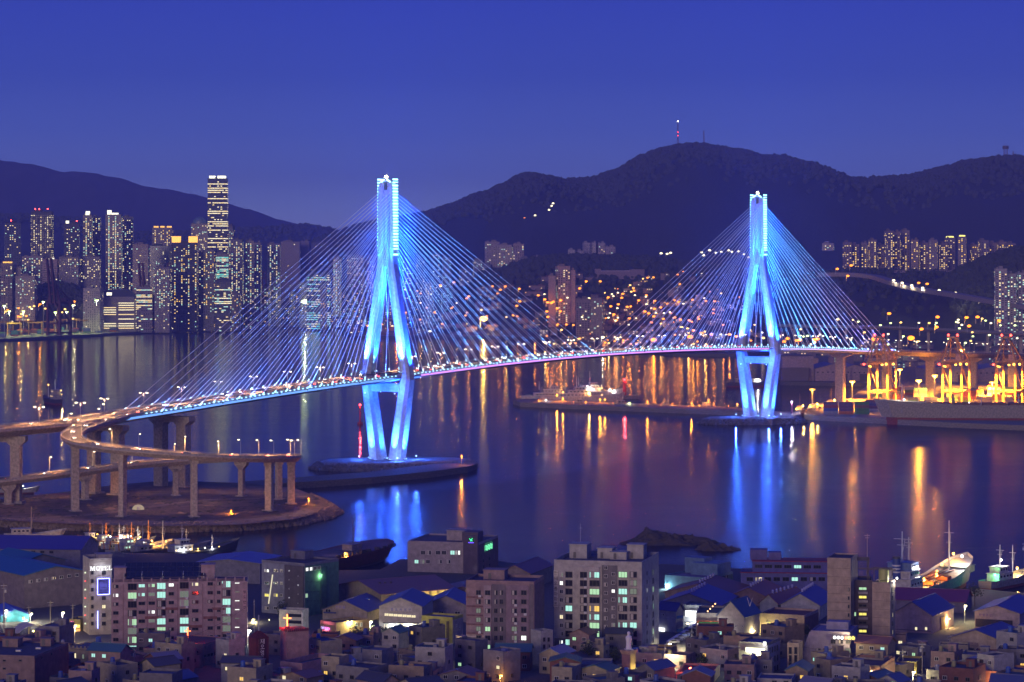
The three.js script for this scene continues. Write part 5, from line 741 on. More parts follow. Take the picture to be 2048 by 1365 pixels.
// moored ships behind the breakwater
[[1108, 2520, 62, 'grey patrol ship nearest the head of the breakwater', [0.46, 0.42, 0.44]], [1160, 2508, 74, 'pale patrol ship with raised bow behind the breakwater', [0.52, 0.46, 0.44]], [1186, 2600, 60, 'brightly lit white ship moored farthest from the breakwater', [0.46, 0.44, 0.44]]].forEach(([px, D, L, label, c], i) => ship('patrol_ship', label, xAt(px, D), D, 0.12, L, 11, 6.4, { group: 'ships moored behind the breakwater', hull: c, boot: 0.9, sheer: 2.8, rake: 6, house: [[-6, L * 0.42, 3.4, 8.6, 5.8, [0.54, 0.5, 0.5], 8], [-2, L * 0.26, 3, 7.4, 9.2, [0.52, 0.5, 0.52], 5], [0, L * 0.13, 2.8, 6.4, 12.2, [0.5, 0.48, 0.52], 3]], masts: [[-3, 15, 11, 0.3, 4], [-14, 12, 8, 0.26, 3]], funnels: [[-12, 9, 6, 1.4, [0.2, 0.2, 0.3]]], rail: true, lamps: i === 2 ? [[-16, 10, 4.6, 0.6, bulbWhite, 900], [-4, 10, 4.6, 0.6, bulbWhite, 900], [8, 10, 4.6, 0.6, lampWarm, 900], [16, 8.4, 4.6, 0.6, bulbWhite, 900], [20, 7, 4.8, 0.6, bulbWhite, 500]] : [[8, 10, 4.6, 0.45, bulbAmber, 700], [20, 8, 4.6, 0.4, bulbAmber, 400]] }));
[[1086, 2466, 14, 'white launch tied to the breakwater head', [0.5, 0.5, 0.55]], [1162, 2440, 22, 'small orange-lit boat at the breakwater below the pale ship', [0.55, 0.36, 0.16]], [1246, 2420, 30, 'yellow-lit tug with a bright green-white lamp on the breakwater', [0.5, 0.34, 0.12]], [1336, 2402, 20, 'small work boat halfway along the breakwater', [0.3, 0.25, 0.22]], [1416, 2390, 26, 'work boat with tall lamps at the near end of the breakwater', [0.32, 0.26, 0.22]]].forEach(([px, D, L, label, c], i) => ship('harbour_boat', label, xAt(px, D), D + 2, 0.05, L, L * 0.3, 2.6, { category: 'boat', group: 'small boats along the breakwater', hull: c, sheer: 1.2, house: [[-L * 0.1, L * 0.4, 2.6, L * 0.2, 2.2, [0.55, 0.45, 0.34], 3], [-L * 0.06, L * 0.22, 2.2, L * 0.17, 4.8, [0.55, 0.46, 0.36], 2]], masts: [[0, 7, L * 0.28, 0.16, 2]], lamps: [[L * 0.2, 5.2, 1, 0.55, i === 2 ? lampGreen : i ? lampSodium : bulbWhite, 500], [-L * 0.3, 5, 1, 0.4, lampSodium, 300]] }));
[[1114, 790], [1126, 797], [1200, 803], [1210, 801], [1295, 806], [1383, 808], [1418, 800], [1475, 812]].forEach(([px, py], i) => { const D = [2462, 2462, 2446, 2444, 2420, 2392, 2388, 2370][i], y = heightAt(py, D), l = thing('quay_lamp', `orange lamp, ${nth(i)} from the left along the breakwater`, 'street lamp', [xAt(px, D), 4, -D], 0, 'lamps along the breakwater'), h = Math.max(3, y - 4); part(l, 'pole', cyl(0.14, 0.1, h, 0, h / 2, 0, 6), galvanised); part(l, 'lamp_head', ball(0.6, 0, h, 0), lampSodium); pointLight(l, lampSodium.emissive, 700, [0, h - 1.0, 0.6], 25); });
// vessel behind the far pylon and the tugs beside the quay
ship('survey_ship', 'dark-hulled ship moored behind the far pylon legs', xAt(1503, 2820), 2820, 0.15, 52, 10, 5, { hull: [0.09, 0.08, 0.12], house: [[-4, 26, 4, 8, 4.6, [0.5, 0.46, 0.4], 6], [-8, 10, 4, 7, 8.6, [0.5, 0.5, 0.55], 3]], masts: [[-8, 12, 17, 0.34, 4]], lamps: [[6, 8, 4.2, 0.6, bulbWhite, 700], [-4, 12, 3, 0.5, bulbWhite, 300]] });
[[1622, 2300, 26, 'tug glowing orange at the corner of the right-hand quay'], [1650, 2330, 28, 'second orange-lit tug in from the quay corner'], [1684, 2390, 30, 'tug with a tall mast at the back of the basin'], [1704, 2440, 28, 'tug half hidden behind the container stacks']].forEach(([px, D, L, label], i) => ship('tug_boat', label, xAt(px, D) - 10, D - 6, 1.2, L, 8.4, 4, { category: 'boat', group: 'tugs beside the right-hand quay', hull: [0.3, 0.16, 0.06], sheer: 1.8, house: [[0, 10, 3, 5.6, 3.4, [0.6, 0.46, 0.3], 3], [1, 6, 3, 4.8, 6.4, [0.6, 0.46, 0.3], 2]], masts: [[0, 9, 11, 0.24, 3]], mastMat: rawM([0.5, 0.32, 0.12]), lamps: [[3, 10, 2, 0.5, lampPort, 900], [-4, 7.4, -2, 0.5, lampPort, 900]] }));
ship('coastal_boat', 'white-masted boat with a green lamp at the lower right edge', xAt(2010, 1120), 1120, 0.9, 34, 8, 4, { category: 'boat', hull: [0.3, 0.3, 0.32], house: [[-4, 12, 3, 5.6, 3.4, [0.6, 0.6, 0.58], 4], [-5, 7, 2.6, 4.8, 6.4, [0.6, 0.6, 0.58], 3]], masts: [[-4, 9, 9, 0.24, 3.6], [7, 4, 13, 0.22, 3]], lamps: [[-12, 6.4, 2, 0.5, bulbGreen, 160], [11, 7, 0, 0.6, lampWarm, 700], [-3, 11.6, 0, 0.4, bulbWhite, 300]] });
// lighthouses and beacons
{
  const D = 2590, t = thing('lighthouse', 'small red lighthouse on its own pier beside the moored ships', 'lighthouse', [xAt(1245, D), 0, -D]); part(t, 'pier_base', loft([ring8(0, -2, 0, 34, 12, 3), ring8(0, 3.4, 0, 32, 10, 3)]), rawM([0.34, 0.28, 0.22])); part(t, 'tower', cyl(1.9, 1.4, 12, 2, 9.4, 0, 14), rawM([0.5, 0.03, 0.03], 0.6)); part(t, 'gallery', merge([cyl(2.2, 2.2, 0.4, 2, 15.5, 0, 14), cyl(0.9, 0.9, 1.6, 2, 16.4, 0, 10)]), rawM([0.4, 0.03, 0.03])); part(t, 'lantern_light', ball(1.0, 2, 18.2, 0), bulbRed); pointLight(t, bulbRed.emissive, 1600, [2, 17, 2.4], 20); part(t, 'pier_lamp', ball(0.6, -10, 6.5, 2), lampSodium); part(t, 'lamp_post', cyl(0.12, 0.1, 3, -10, 4.9, 2, 6), galvanised);
  for (const [px, py, D2, mat, tone, label] of [[720, 812, 2200, bulbRed, [0.4, 0.03, 0.03], 'red channel beacon left of the near pylon'], [231, 866, 1985, glow(0.1, 1, 0.85, 16), [0.03, 0.3, 0.2], 'green channel beacon below the ramp'], [1584, 806, 2262, glow(0.9, 0.8, 1, 4), [0.24, 0.06, 0.12], 'dark beacon column at the corner of the far islet']]) { const h = heightAt(py, D2), b = thing('channel_beacon', label, 'beacon', [xAt(px, D2), 0, -D2]); part(b, 'column', merge([cyl(0.8, 0.45, h, 0, h / 2, 0, 12), cyl(1.2, 1.2, 0.3, 0, h * 0.86, 0, 12), cyl(2.4, 2.2, 3, 0, 0.2, 0, 12)]), rawM(tone, 0.6)); part(b, 'lantern_light', ball(0.85, 0, h + 0.7, 0), mat); pointLight(b, mat.emissive, 700, [0, h + 0.3, 1.8], 20); }
  for (const [px, py, D2, label] of [[923, 912, 1722, 'amber lamp at the tip of the causeway'], [617, 998, 1452, 'amber lamp at the tip of the headland'], [462, 1022, 1400, 'amber lamp at the foot of a ramp pier']]) { const h = heightAt(py, D2) - 3.8, b = thing('harbour_lamp', label, 'lamp', [xAt(px, D2), 3.8, -D2]); part(b, 'pole', cyl(0.14, 0.1, h, 0, h / 2, 0, 6), galvanised); part(b, 'lamp_head', ball(0.42, 0, h, 0), lampSodium); pointLight(b, lampSodium.emissive, 420, [0, h - 0.8, 0.6], 15); }
  const dm = thing('dome_tent', 'small glowing dome tent on the headland', 'tent', [xAt(276, 1422), 3.8, -1422]); part(dm, 'dome_light_shell', flat(new THREE.SphereGeometry(3.2, 18, 8, 0, 6.3, 0, Math.PI / 2)).scale(1, 0.8, 1), glow(0.5, 0.4, 0.24, 0.8)); part(dm, 'door_frame', box(1.4, 1.8, 0.3, 0.4, 0.9, 3.0), white);
}
// ---------------------------------------------------------------- near neighbourhood: building kit
const placed = [];
const frameM = M([0.5, 0.49, 0.47], 0.6), darkFrame = M([0.09, 0.085, 0.085], 0.6), curtainM = M([0.4, 0.38, 0.34], 0.9), nearGlass = M([0.018, 0.02, 0.026], 0.1);
const panes = { cyan: glow(0.42, 0.86, 0.74, 1.15), mint: glow(0.5, 0.86, 0.5, 0.95), cream: glow(1, 0.86, 0.5, 1.2), amber: glow(1, 0.6, 0.12, 1.2), snow: glow(0.95, 1, 0.92, 1.6), dim: glow(0.3, 0.36, 0.28, 0.5), blue: glow(0.25, 0.5, 1, 1.0), yellow: glow(1, 0.85, 0.16, 1.2) };
const winGeo = new Map();
function windowShapes(w, h) {
  const W = Math.round(w * 5) / 5, H = Math.round(h * 5) / 5, k = W + 'x' + H;
  if (!winGeo.has(k)) { const t = 0.1, n = W > 2.6 ? 3 : W > 1 ? 2 : 1, g = [box(W, t, 0.16, 0, H / 2 - t / 2, 0.08), box(W, t, 0.2, 0, -H / 2 + t / 2, 0.1), box(t, H - 2 * t, 0.16, -W / 2 + t / 2, 0, 0.08), box(t, H - 2 * t, 0.16, W / 2 - t / 2, 0, 0.08)]; for (let i = 1; i < n; i++) g.push(box(0.08, H - 2 * t, 0.12, -W / 2 + W * i / n, 0, 0.06)); winGeo.set(k, [merge(g), box(W - 2 * t, H - 2 * t, 0.04, 0, 0, 0.03), box((W - 2 * t) * 0.42, H - 2 * t, 0.02, -W * 0.2, 0, 0.062)]); }
  return winGeo.get(k);
}
// l, c, r: bearings of the left end, the near corner and the right end; D: distance of the near corner; th: turn of the left face away from the image plane
function block(name, label, l, c, r, top, D, th, o = {}) {
  const s = Math.sin(th), k = Math.cos(th), q = (p) => (p - MIDDLE) / FOCAL, Xc = q(c) * D;
  const w = o.w ?? (Xc - q(l) * D) / (k + q(l) * s), d = o.d ?? (q(r) * D - Xc) / (s - q(r) * k);
  const gy = o.ground ?? hillside(D), H = heightAt(top, D) - gy, cx = Xc - k * w / 2 + s * d / 2, cd = D + s * w / 2 + k * d / 2;
  const g = thing(name, label, o.category ?? 'building', [cx, gy, -cd], -th, o.group);
  const wall = o.wallMat ?? wallM(o.wall ?? [0.4, 0.36, 0.33]), B = { g, w, d, H, wall, gy };
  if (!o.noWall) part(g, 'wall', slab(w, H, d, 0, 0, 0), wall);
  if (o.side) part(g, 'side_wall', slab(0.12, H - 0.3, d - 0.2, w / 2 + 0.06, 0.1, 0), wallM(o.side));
  if (o.front) part(g, 'front_wall', slab(w - 0.2, H - 0.3, 0.12, 0, 0.1, d / 2 + 0.06), wallM(o.front));
  if (!o.noRoof) { part(g, 'roof', slab(w - 0.5, 0.12, d - 0.5, 0, H + 0.001, 0), rawM(o.roof ?? [0.13, 0.15, 0.2])); const ph = o.parapet ?? 0.8; for (const [pw, pd, x, z] of [[w, 0.25, 0, d / 2 - 0.125], [w, 0.25, 0, -d / 2 + 0.125], [0.25, d - 0.5, w / 2 - 0.125, 0], [0.25, d - 0.5, -w / 2 + 0.125, 0]]) part(g, 'parapet', slab(pw, ph, pd, x, H, z), wall); }
  // positions on the two seen faces by bearing and elevation
  B.onL = (px, py) => { const a = (Xc - q(px) * D) / (k + q(px) * s); return [w / 2 - a, heightAt(py, D + a * s) - gy, D + a * s]; };
  B.onR = (px, py) => { const a = (q(px) * D - Xc) / (s - q(px) * k); return [d / 2 - a, heightAt(py, D + a * k) - gy, D + a * k]; };
  B.win = (face, px, py, ww, wh, lit, opt = {}) => {
    const [u, y] = face === 'L' ? B.onL(px, py) : B.onR(px, py), [f, p, cu] = windowShapes(ww, wh), e = (face === 'L' ? o.front : o.side) ? 0.12 : 0;
    const m = part(g, 'window', f, opt.dark ? darkFrame : frameM); if (face === 'L') m.position.set(u, y, d / 2 + e); else { m.position.set(w / 2 + e, y, u); m.rotation.y = Math.PI / 2; }
    part(m, lit ? 'lit_pane' : 'pane', p, lit ? panes[lit] : nearGlass); if (opt.curtain ?? rnd() < 0.3) part(m, 'curtain', cu, curtainM);
    if (opt.sill) part(m, 'sill', box(ww + 0.3, 0.12, 0.35, 0, -wh / 2 - 0.08, 0.17), wall); if (opt.unit) part(m, 'air_unit', box(0.9, 0.7, 0.5, ww * 0.3, -wh / 2 - 0.3, 0.3), M([0.5, 0.5, 0.5], 0.7)); return m;
  };
  B.slab = (face, px0, px1, py0, py1, out, mat, nm = 'panel') => { const f = face === 'L' ? B.onL : B.onR, [a, ya] = f(px0, py0), [b, yb] = f(px1, py1), ww = Math.abs(b - a), hh = Math.abs(ya - yb), y = (ya + yb) / 2; return part(g, nm, face === 'L' ? box(ww, hh, out, (a + b) / 2, y, d / 2 + out / 2 + 0.13) : box(out, hh, ww, w / 2 + out / 2 + 0.13, y, (a + b) / 2), mat); };
  B.hut = (x, z, hw, hd, hh, nm = 'stair_house') => { const u = part(g, nm, merge([slab(hw, hh, hd, x, H + 0.1, z), slab(hw + 0.5, 0.2, hd + 0.5, x, H + hh + 0.1, z)]), wall); part(u, 'door', slab(0.9, 1.9, 0.1, x - hw * 0.2, H + 0.3, z + hd / 2 + 0.04), darkFrame); return u; };
  B.tank = (x, z, r = 0.9, tone = [0.05, 0.12, 0.35]) => part(g, 'water_tank', merge([cyl(r, r, r * 1.9, x, H + 0.9 + r, z, 14), ball(r, x, H + 0.9 + r * 1.95, z, 14, 6, 0.4), box(r * 1.6, 0.6, r * 1.6, x, H + 0.45, z)]), M(tone, 0.5));
  B.lamp = (face, px, py, mat, power, r = 0.35) => { const [u, y] = face === 'L' ? B.onL(px, py) : B.onR(px, py), pos = face === 'L' ? [u, y, d / 2 + 0.9] : [w / 2 + 0.9, y, u]; part(g, 'wall_lamp', ball(r, ...pos), mat); pointLight(g, mat.emissive, power, [pos[0], pos[1] - r - 0.2, pos[2] + r + 0.1], 15); };
  const rad = Math.hypot(w, d) / 2; placed.push([cx, cd, w, d, th]); return B;
}
function gable(B, rise, tone, over = 0.7) {      // a ridge along z over the block, or along x when the block is wide
  const { g, w, d, H } = B, along = w > d * 1.3, W = along ? d : w, L = along ? w : d, a = Math.atan2(rise, W / 2), S = Math.hypot(W / 2, rise) + over, mat = M(tone, 0.5, { bumpMap: ribMap, bumpScale: 0.06 });
  const end = profile([[-W / 2, 0], [W / 2, 0], [0, rise]], L - 0.1).translate(0, H, 0); if (along) end.rotateY(Math.PI / 2); part(g, 'gable_wall', end, B.wall);
  for (const k of [-1, 1]) { const s = box(S, 0.18, L + over * 2, k * (S / 2) * Math.cos(a), H + rise + 0.16 - S / 2 * Math.sin(a), 0, 0, 0, -k * a); if (along) s.rotateY(Math.PI / 2); part(g, 'roof_slope', s, mat); }
  const cap = box(0.5, 0.2, L + over * 2, 0, H + rise + 0.2, 0); if (along) cap.rotateY(Math.PI / 2); part(g, 'ridge_cap', cap, mat);
}
// simple stroke lettering for Korean signs: jamo as line segments in a unit box
const jamo = { 'ㅈ': [[0, 0.1, 1, 0.1], [0.5, 0.1, 0, 1], [0.5, 0.4, 1, 1]], 'ㅇ': 'o', 'ㄷ': [[0, 0, 1, 0], [0, 0, 0, 1], [0, 1, 1, 1]], 'ㄱ': [[0, 0, 1, 0], [1, 0, 1, 1]], 'ㅎ': 'h', 'ㅅ': [[0.5, 0, 0, 1], [0.5, 0.3, 1, 1]], 'ㅂ': [[0, 0, 0, 1], [1, 0, 1, 1], [0, 0.5, 1, 0.5], [0, 1, 1, 1]], 'ㅁ': [[0, 0, 1, 0], [1, 0, 1, 1], [1, 1, 0, 1], [0, 1, 0, 0]], 'ㅍ': [[0, 0, 1, 0], [0, 1, 1, 1], [0.3, 0, 0.3, 1], [0.7, 0, 0.7, 1]], 'ㅌ': [[0, 0, 1, 0], [0, 0.5, 1, 0.5], [0, 1, 1, 1], [0, 0, 0, 1]], 'ㄹ': [[0, 0, 1, 0], [1, 0, 1, 0.5], [0, 0.5, 1, 0.5], [0, 0.5, 0, 1], [0, 1, 1, 1]], 'ㄴ': [[0, 0, 0, 1], [0, 1, 1, 1]] };
function syllable(ctx, x, y, s, [a, v, f]) {
  const tall = 'ㅏㅓㅣㅔㅕㅐ'.includes(v), mix = v === 'ㅚ', hh = f ? 0.42 : 0.8, strokes = (j, X, Y, W, H) => { ctx.beginPath(); if (j === 'ㅇ') ctx.ellipse(X + W / 2, Y + H / 2, W / 2, H / 2, 0, 0, 7); else if (j === 'ㅎ') { ctx.ellipse(X + W / 2, Y + H * 0.68, W * 0.4, H * 0.32, 0, 0, 7); ctx.moveTo(X, Y + H * 0.26); ctx.lineTo(X + W, Y + H * 0.26); ctx.moveTo(X + W * 0.3, Y); ctx.lineTo(X + W * 0.7, Y); } else for (const [p, q, r, t] of jamo[j] ?? []) { ctx.moveTo(X + p * W, Y + q * H); ctx.lineTo(X + r * W, Y + t * H); } ctx.stroke(); };
  const line = (...l) => { ctx.beginPath(); for (const [p, q, r, t] of l) { ctx.moveTo(x + p * s, y + q * s); ctx.lineTo(x + r * s, y + t * s); } ctx.stroke(); };
  if (tall) { strokes(a, x + 0.08 * s, y + 0.08 * s, 0.4 * s, hh * s * 0.9); const b = 0.06, e = f ? 0.54 : 0.94; line([0.74, b, 0.74, e]); if (v === 'ㅏ') line([0.74, b + hh / 2, 0.94, b + hh / 2]); if (v === 'ㅓ' || v === 'ㅔ') line([0.56, b + hh / 2, 0.74, b + hh / 2]); if (v === 'ㅕ') line([0.56, b + hh * 0.3, 0.74, b + hh * 0.3], [0.56, b + hh * 0.65, 0.74, b + hh * 0.65]); if (v === 'ㅔ' || v === 'ㅐ') line([0.92, b, 0.92, e]); if (v === 'ㅐ') line([0.74, b + hh / 2, 0.92, b + hh / 2]); }
  else { strokes(a, x + 0.22 * s, y + 0.06 * s, 0.5 * s, (f ? 0.3 : 0.42) * s); const Y = f ? 0.52 : 0.82; line([0.06, Y, mix ? 0.7 : 0.94, Y]); if (v === 'ㅗ' || mix) line([0.45, Y - 0.18, 0.45, Y]); if (v === 'ㅛ') line([0.35, Y - 0.2, 0.35, Y], [0.62, Y - 0.2, 0.62, Y]); if (v === 'ㅜ') line([0.5, Y, 0.5, Y + 0.16]); if (mix) line([0.86, 0.04, 0.86, 0.96]); }
  if (f) strokes(f, x + 0.22 * s, y + 0.64 * s, 0.56 * s, 0.3 * s);
}
function textSign(w, h, draw, lit = 0, bg = '#000', pxm = 32) {
  const W = Math.max(16, Math.min(512, Math.round(w * pxm))), H = Math.max(16, Math.min(512, Math.round(h * pxm)));
  const t = canvasTexture(W, H, (c) => { c.fillStyle = bg; c.fillRect(0, 0, W, H); draw(c, W, H); }); const m = new THREE.MeshStandardMaterial({ roughness: 0.6 });
  if (lit) { m.color.set(0x050505); m.emissive.set(0xffffff); m.emissiveMap = t; m.emissiveIntensity = lit; } else m.map = t;
  const g = new THREE.BoxGeometry(w, h, 0.2); g.clearGroups(); return [g, m];
}
function hangulSign(w, h, syl, color, lit, bg, vertical) { return textSign(w, h, (c, W, H) => { const n = syl.length, s = vertical ? Math.min(W * 0.86, H / n * 0.9) : Math.min(H * 0.86, W / n * 0.9); c.lineWidth = Math.max(2, s * 0.12); c.lineCap = 'round'; syl.forEach((z, i) => { c.strokeStyle = Array.isArray(color) ? color[Math.floor(i * color.length / n)] : color; const x = vertical ? (W - s) / 2 : (i + 0.5) * W / n - s / 2, y = vertical ? (i + 0.5) * H / n - s / 2 : (H - s) / 2; syllable(c, x, y, s, z); }); }, lit, bg); }
const font = await new FontLoader().loadAsync('fonts/droid/droid_serif_bold.typeface.json');
function letters(text, size, depth = 0.3) { const g = new TextGeometry(text, { font, size, depth, curveSegments: 3, bevelEnabled: false }); g.computeBoundingBox(); const b = g.boundingBox; return flat(g.translate(-(b.min.x + b.max.x) / 2, -(b.min.y + b.max.y) / 2, 0)); }
function neonFrame(w, h, t) { return merge([box(w, t, t, 0, h / 2, 0), box(w, t, t, 0, -h / 2, 0), box(t, h, t, -w / 2, 0, 0), box(t, h, t, w / 2, 0, 0)]); }
function cross(h, t) { return merge([box(t, h, t, 0, 0, 0), box(h * 0.62, t, t, 0, h * 0.2, 0)]); }
// ---------------------------------------------------------------- near neighbourhood: the buildings one can name
reseed(60606);
{ // motel
  const B = block('motel', 'slim grey motel tower with white roof letters and blue neon frame', 165, 178, 223, 1126, 952, 1.24, { wall: [0.42, 0.38, 0.38], parapet: 1.4 });
  [1146, 1163, 1180, 1197, 1214, 1231, 1248].forEach((y) => { B.win('R', 184, y, 1.0, 1.3, 0, { curtain: false, dark: true }); B.win('R', 207, y, 1.4, 1.4, y === 1214 ? 'cream' : 0, { curtain: false, dark: true }); B.lamp && part(B.g, 'side_light', box(0.5, 0.5, 0.5, ...(([u, h]) => [u, h, B.d / 2 + 0.4])(B.onL(172, y))), y % 2 ? glow(1, 0.1, 0.1, 1.5) : glow(0.8, 0.9, 0.6, 1.2)); });
  const [u, y] = B.onR(201, 1137), s = part(B.g, 'roof_sign', letters('MOTEL', 1.55), glow(1, 1, 1, 1.5)); s.position.set(B.w / 2 + 0.2, y, u); s.rotation.y = Math.PI / 2; pointLight(B.g, new THREE.Color(0.9, 0.95, 1), 40, [B.w / 2 + 2, y, u]);
  const [u2, y2] = B.onR(206, 1173.5), f = part(B.g, 'neon_frame', neonFrame(4.2, 5.6, 0.26), glow(0.45, 0.5, 1.6, 3)); f.position.set(B.w / 2 + 0.5, y2, u2); f.rotation.y = Math.PI / 2; part(B.g, 'neon_backing', box(0.2, 5.6, 4.2, B.w / 2 + 0.12, y2, u2), rawM([0.05, 0.045, 0.16]));
  const [u3, y3] = B.onR(194.5, 1240), n = part(B.g, 'neon_bar', box(0.24, 6.2, 0.24, B.w / 2 + 0.5, y3, u3), glow(0.55, 0.6, 1.8, 3)); pointLight(B.g, new THREE.Color(0.4, 0.45, 1), 60, [B.w / 2 + 2.2, y2, u2]);
  B.hut(1, -2, 6, 5, 2.2);
}
{ // long pink apartment
  const B = block('apartment_slab', 'long pink apartment slab with solar panels on its roof', 216, 222, 494, 1167, 915, 1.49, { wall: [0.46, 0.33, 0.34], d: undefined, w: 13, parapet: 0.3, roof: [0.16, 0.14, 0.18] });
  const cols = [[231, 0], [264, 2], [283, 1], [303, 1], [322, 2], [342, 0], [368, 2], [390, 1], [420, 0], [437, -1], [452, 2], [474, 3]];
  const lit = { '0/283': 'cyan', '0/303': 'mint', '0/322': 'cyan', '0/342': 'snow', '0/390': 'cream', '0/452': 'cyan', '1/231': 'snow', '1/264': 'mint', '1/283': 'cyan', '1/303': 'dim', '1/322': 'cyan', '1/368': 'dim', '2/368': 'dim', '2/452': 'cyan', '3/303': 'snow', '3/452': 'cyan', '4/264': 'mint', '4/303': 'dim', '4/322': 'cyan', '4/368': 'cyan', '4/452': 'dim', '5/264': 'dim', '5/322': 'mint', '5/368': 'cyan', '6/264': 'mint', '6/322': 'dim', '7/452': 'cyan', '7/264': 'cyan', '5/452': 'dim' };
  for (let r = 0; r < 8; r++) for (const [px, k] of cols) { const y = 1174 + r * 17.7 - (px - 222) * 0.028; if (k === 3) { part(B.g, 'slot_light', box(0.1, 0.22, 1.5, B.w / 2 + 0.06, B.onR(px, y)[1], B.onR(px, y)[0]), r % 3 === 1 ? panes.dim : panes.snow); continue; } B.win('R', px, y + (k === 2 ? 1.5 : 0), k === 2 ? 3.0 : k === 1 ? 2.2 : k === 0 ? 1.8 : 1.2, k === 2 ? 2.2 : 1.2, lit[r + '/' + px], { unit: k === 2 && rnd() < 0.6, dark: !lit[r + '/' + px], sill: k === 2 }); }
  for (const px of [246, 294, 313, 355, 405, 428, 444, 462]) { const [u] = B.onR(px, 1200); part(B.g, 'wall_joint', box(0.1, B.H - 1, 0.35, B.w / 2 + 0.03, B.H / 2, u), wallM([0.34, 0.22, 0.23])); }
  for (const [px, r] of [[342, 2], [390, 4], [390, 7], [303, 3], [283, 5], [420, 3], [437, 2]]) { const [u, y] = B.onR(px, 1183 + r * 17.7); part(B.g, 'brick_panel', box(0.08, 0.9, 4.6, B.w / 2 + 0.05, y, u), rawM([0.3, 0.13, 0.11])); }
  for (let i = 0; i < 15; i++) { const z = B.d / 2 - 1 - i * (B.d - 2) / 14; part(B.g, 'parapet_post', slab(0.3, 1.5, 0.5, B.w / 2 - 0.2, B.H, z), B.wall); if (i) part(B.g, 'parapet_panel', slab(0.12, 1.1, (B.d - 2) / 14 - 0.6, B.w / 2 - 0.2, B.H + 0.1, z + (B.d - 2) / 28), rawM([0.22, 0.15, 0.17])); }
  for (let r = 0; r < 3; r++) for (let i = 0; i < 14; i++) { const z = B.d / 2 - 5 - i * 1.95, x = -1.5 + (1 - r) * 2.4; const p = part(B.g, 'solar_panel', solarGeo(), M([0.012, 0.014, 0.03], 0.2)); p.position.set(x, B.H + 3.6 - (1 - r) * 1.35, z); p.rotation.z = -0.5; }
  part(B.g, 'panel_frame', merge([0, 6, 13, 20, 27].flatMap((k) => [bar(V(1.6, B.H, B.d / 2 - 4 - k), V(1.6, B.H + 2.6, B.d / 2 - 4 - k), 0.2), bar(V(-5, B.H, B.d / 2 - 4 - k), V(-5, B.H + 5.2, B.d / 2 - 4 - k), 0.2), bar(V(1.8, B.H + 1.9, B.d / 2 - 4 - k), V(-5.2, B.H + 5.2, B.d / 2 - 4 - k), 0.2)])), galvanised);
  B.hut(-2.5, B.d / 2 - 9 + 6.5, 6, 4, 4.2); B.hut(-2.5, -B.d / 2 + 13.5, 6, 4.6, 5);
  const [u, y] = B.onR(489, 1200), [sg, sm] = hangulSign(1.2, 7, [['ㅇ', 'ㅕ', 'ㅇ'], ['ㄷ', 'ㅗ'], ['ㅁ', 'ㅏ', 'ㄴ'], ['ㅅ', 'ㅕ', 'ㄴ']], '#2b2230', 0, '#a58388', true), s = part(B.g, 'name_sign', sg, sm); s.position.set(B.w / 2 + 0.12, y, u); s.rotation.y = Math.PI / 2;
}
function solarGeo() { return solarGeo.g ??= merge([box(2.5, 0.06, 1.85), box(2.52, 0.08, 0.05, 0, 0.01, 0)]); }
{ // blank brown block lower left
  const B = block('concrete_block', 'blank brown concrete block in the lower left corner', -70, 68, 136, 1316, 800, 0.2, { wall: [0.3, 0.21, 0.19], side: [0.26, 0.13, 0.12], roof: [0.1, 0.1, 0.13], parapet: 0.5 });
  for (const [px, y] of [[8, 1322], [40, 1322], [8, 1338]]) B.win('L', px, y, 1.0, 0.6, 0, { curtain: false, dark: true }); for (const [px, y] of [[82, 1316], [101, 1309], [120, 1300]]) B.win('R', px, y, 0.8, 0.7, 0, { curtain: false, dark: true });
  B.hut(-4, -6, 5, 4, 2.4); B.hut(6, -9, 3.4, 3, 2.2); for (const [x, z] of [[-8, 2], [2, 4], [6, -2]]) part(B.g, 'roof_hatch', slab(1.6, 0.5, 1.2, x, B.H + 0.12, z), galvanised);
}
{ const B = block('cream_house', 'cream house with a castellated parapet and violet side wall', 135, 195, 234, 1301, 868, 0.36, { wall: [0.52, 0.44, 0.24], side: [0.34, 0.24, 0.42], category: 'house', parapet: 0.3 }); for (let i = 0; i < 8; i++) part(B.g, 'merlon', slab(0.7, 0.6, 0.3, -B.w / 2 + 0.6 + i * (B.w - 1.2) / 7, B.H + 0.3, B.d / 2 - 0.15), B.wall); B.win('L', 147, 1312, 1.9, 1.7, 'cream', { dark: true }); B.win('L', 166, 1314, 1.0, 1.6, 'dim', { dark: true }); B.win('L', 178, 1315, 1.0, 1.6, 0, { dark: true }); B.win('L', 190, 1316, 0.7, 0.8, 0, { dark: true }); B.tank(1, -2); B.lamp('L', 152, 1326, glow(1, 0.8, 0.3, 6), 90, 0.2); }
{ const B = block('orange_hut', 'low hut with walls painted orange as if lit, under red neon eaves', 146, 187, 204, 1339, 838, 0.2, { wall: [0.6, 0.16, 0.04], category: 'house', roof: [0.07, 0.07, 0.14] }); for (const px of [156, 165, 176]) B.win('L', px, 1349, 1.2, 1.4, 'amber', { dark: true }); part(B.g, 'neon_eave', box(B.w, 0.14, 0.14, 0, B.H + 0.1, B.d / 2 + 1.2), glow(1, 0.16, 0.05, 4)); part(B.g, 'eave_roof', box(B.w + 0.6, 0.15, 1.6, 0, B.H + 0.25, B.d / 2 + 0.7), rawM([0.1, 0.05, 0.05])); pointLight(B.g, new THREE.Color(1, 0.22, 0.04), 70, [0, B.H - 0.4, B.d / 2 + 1.5]); }  // the hut's orange light is put into its wall colour
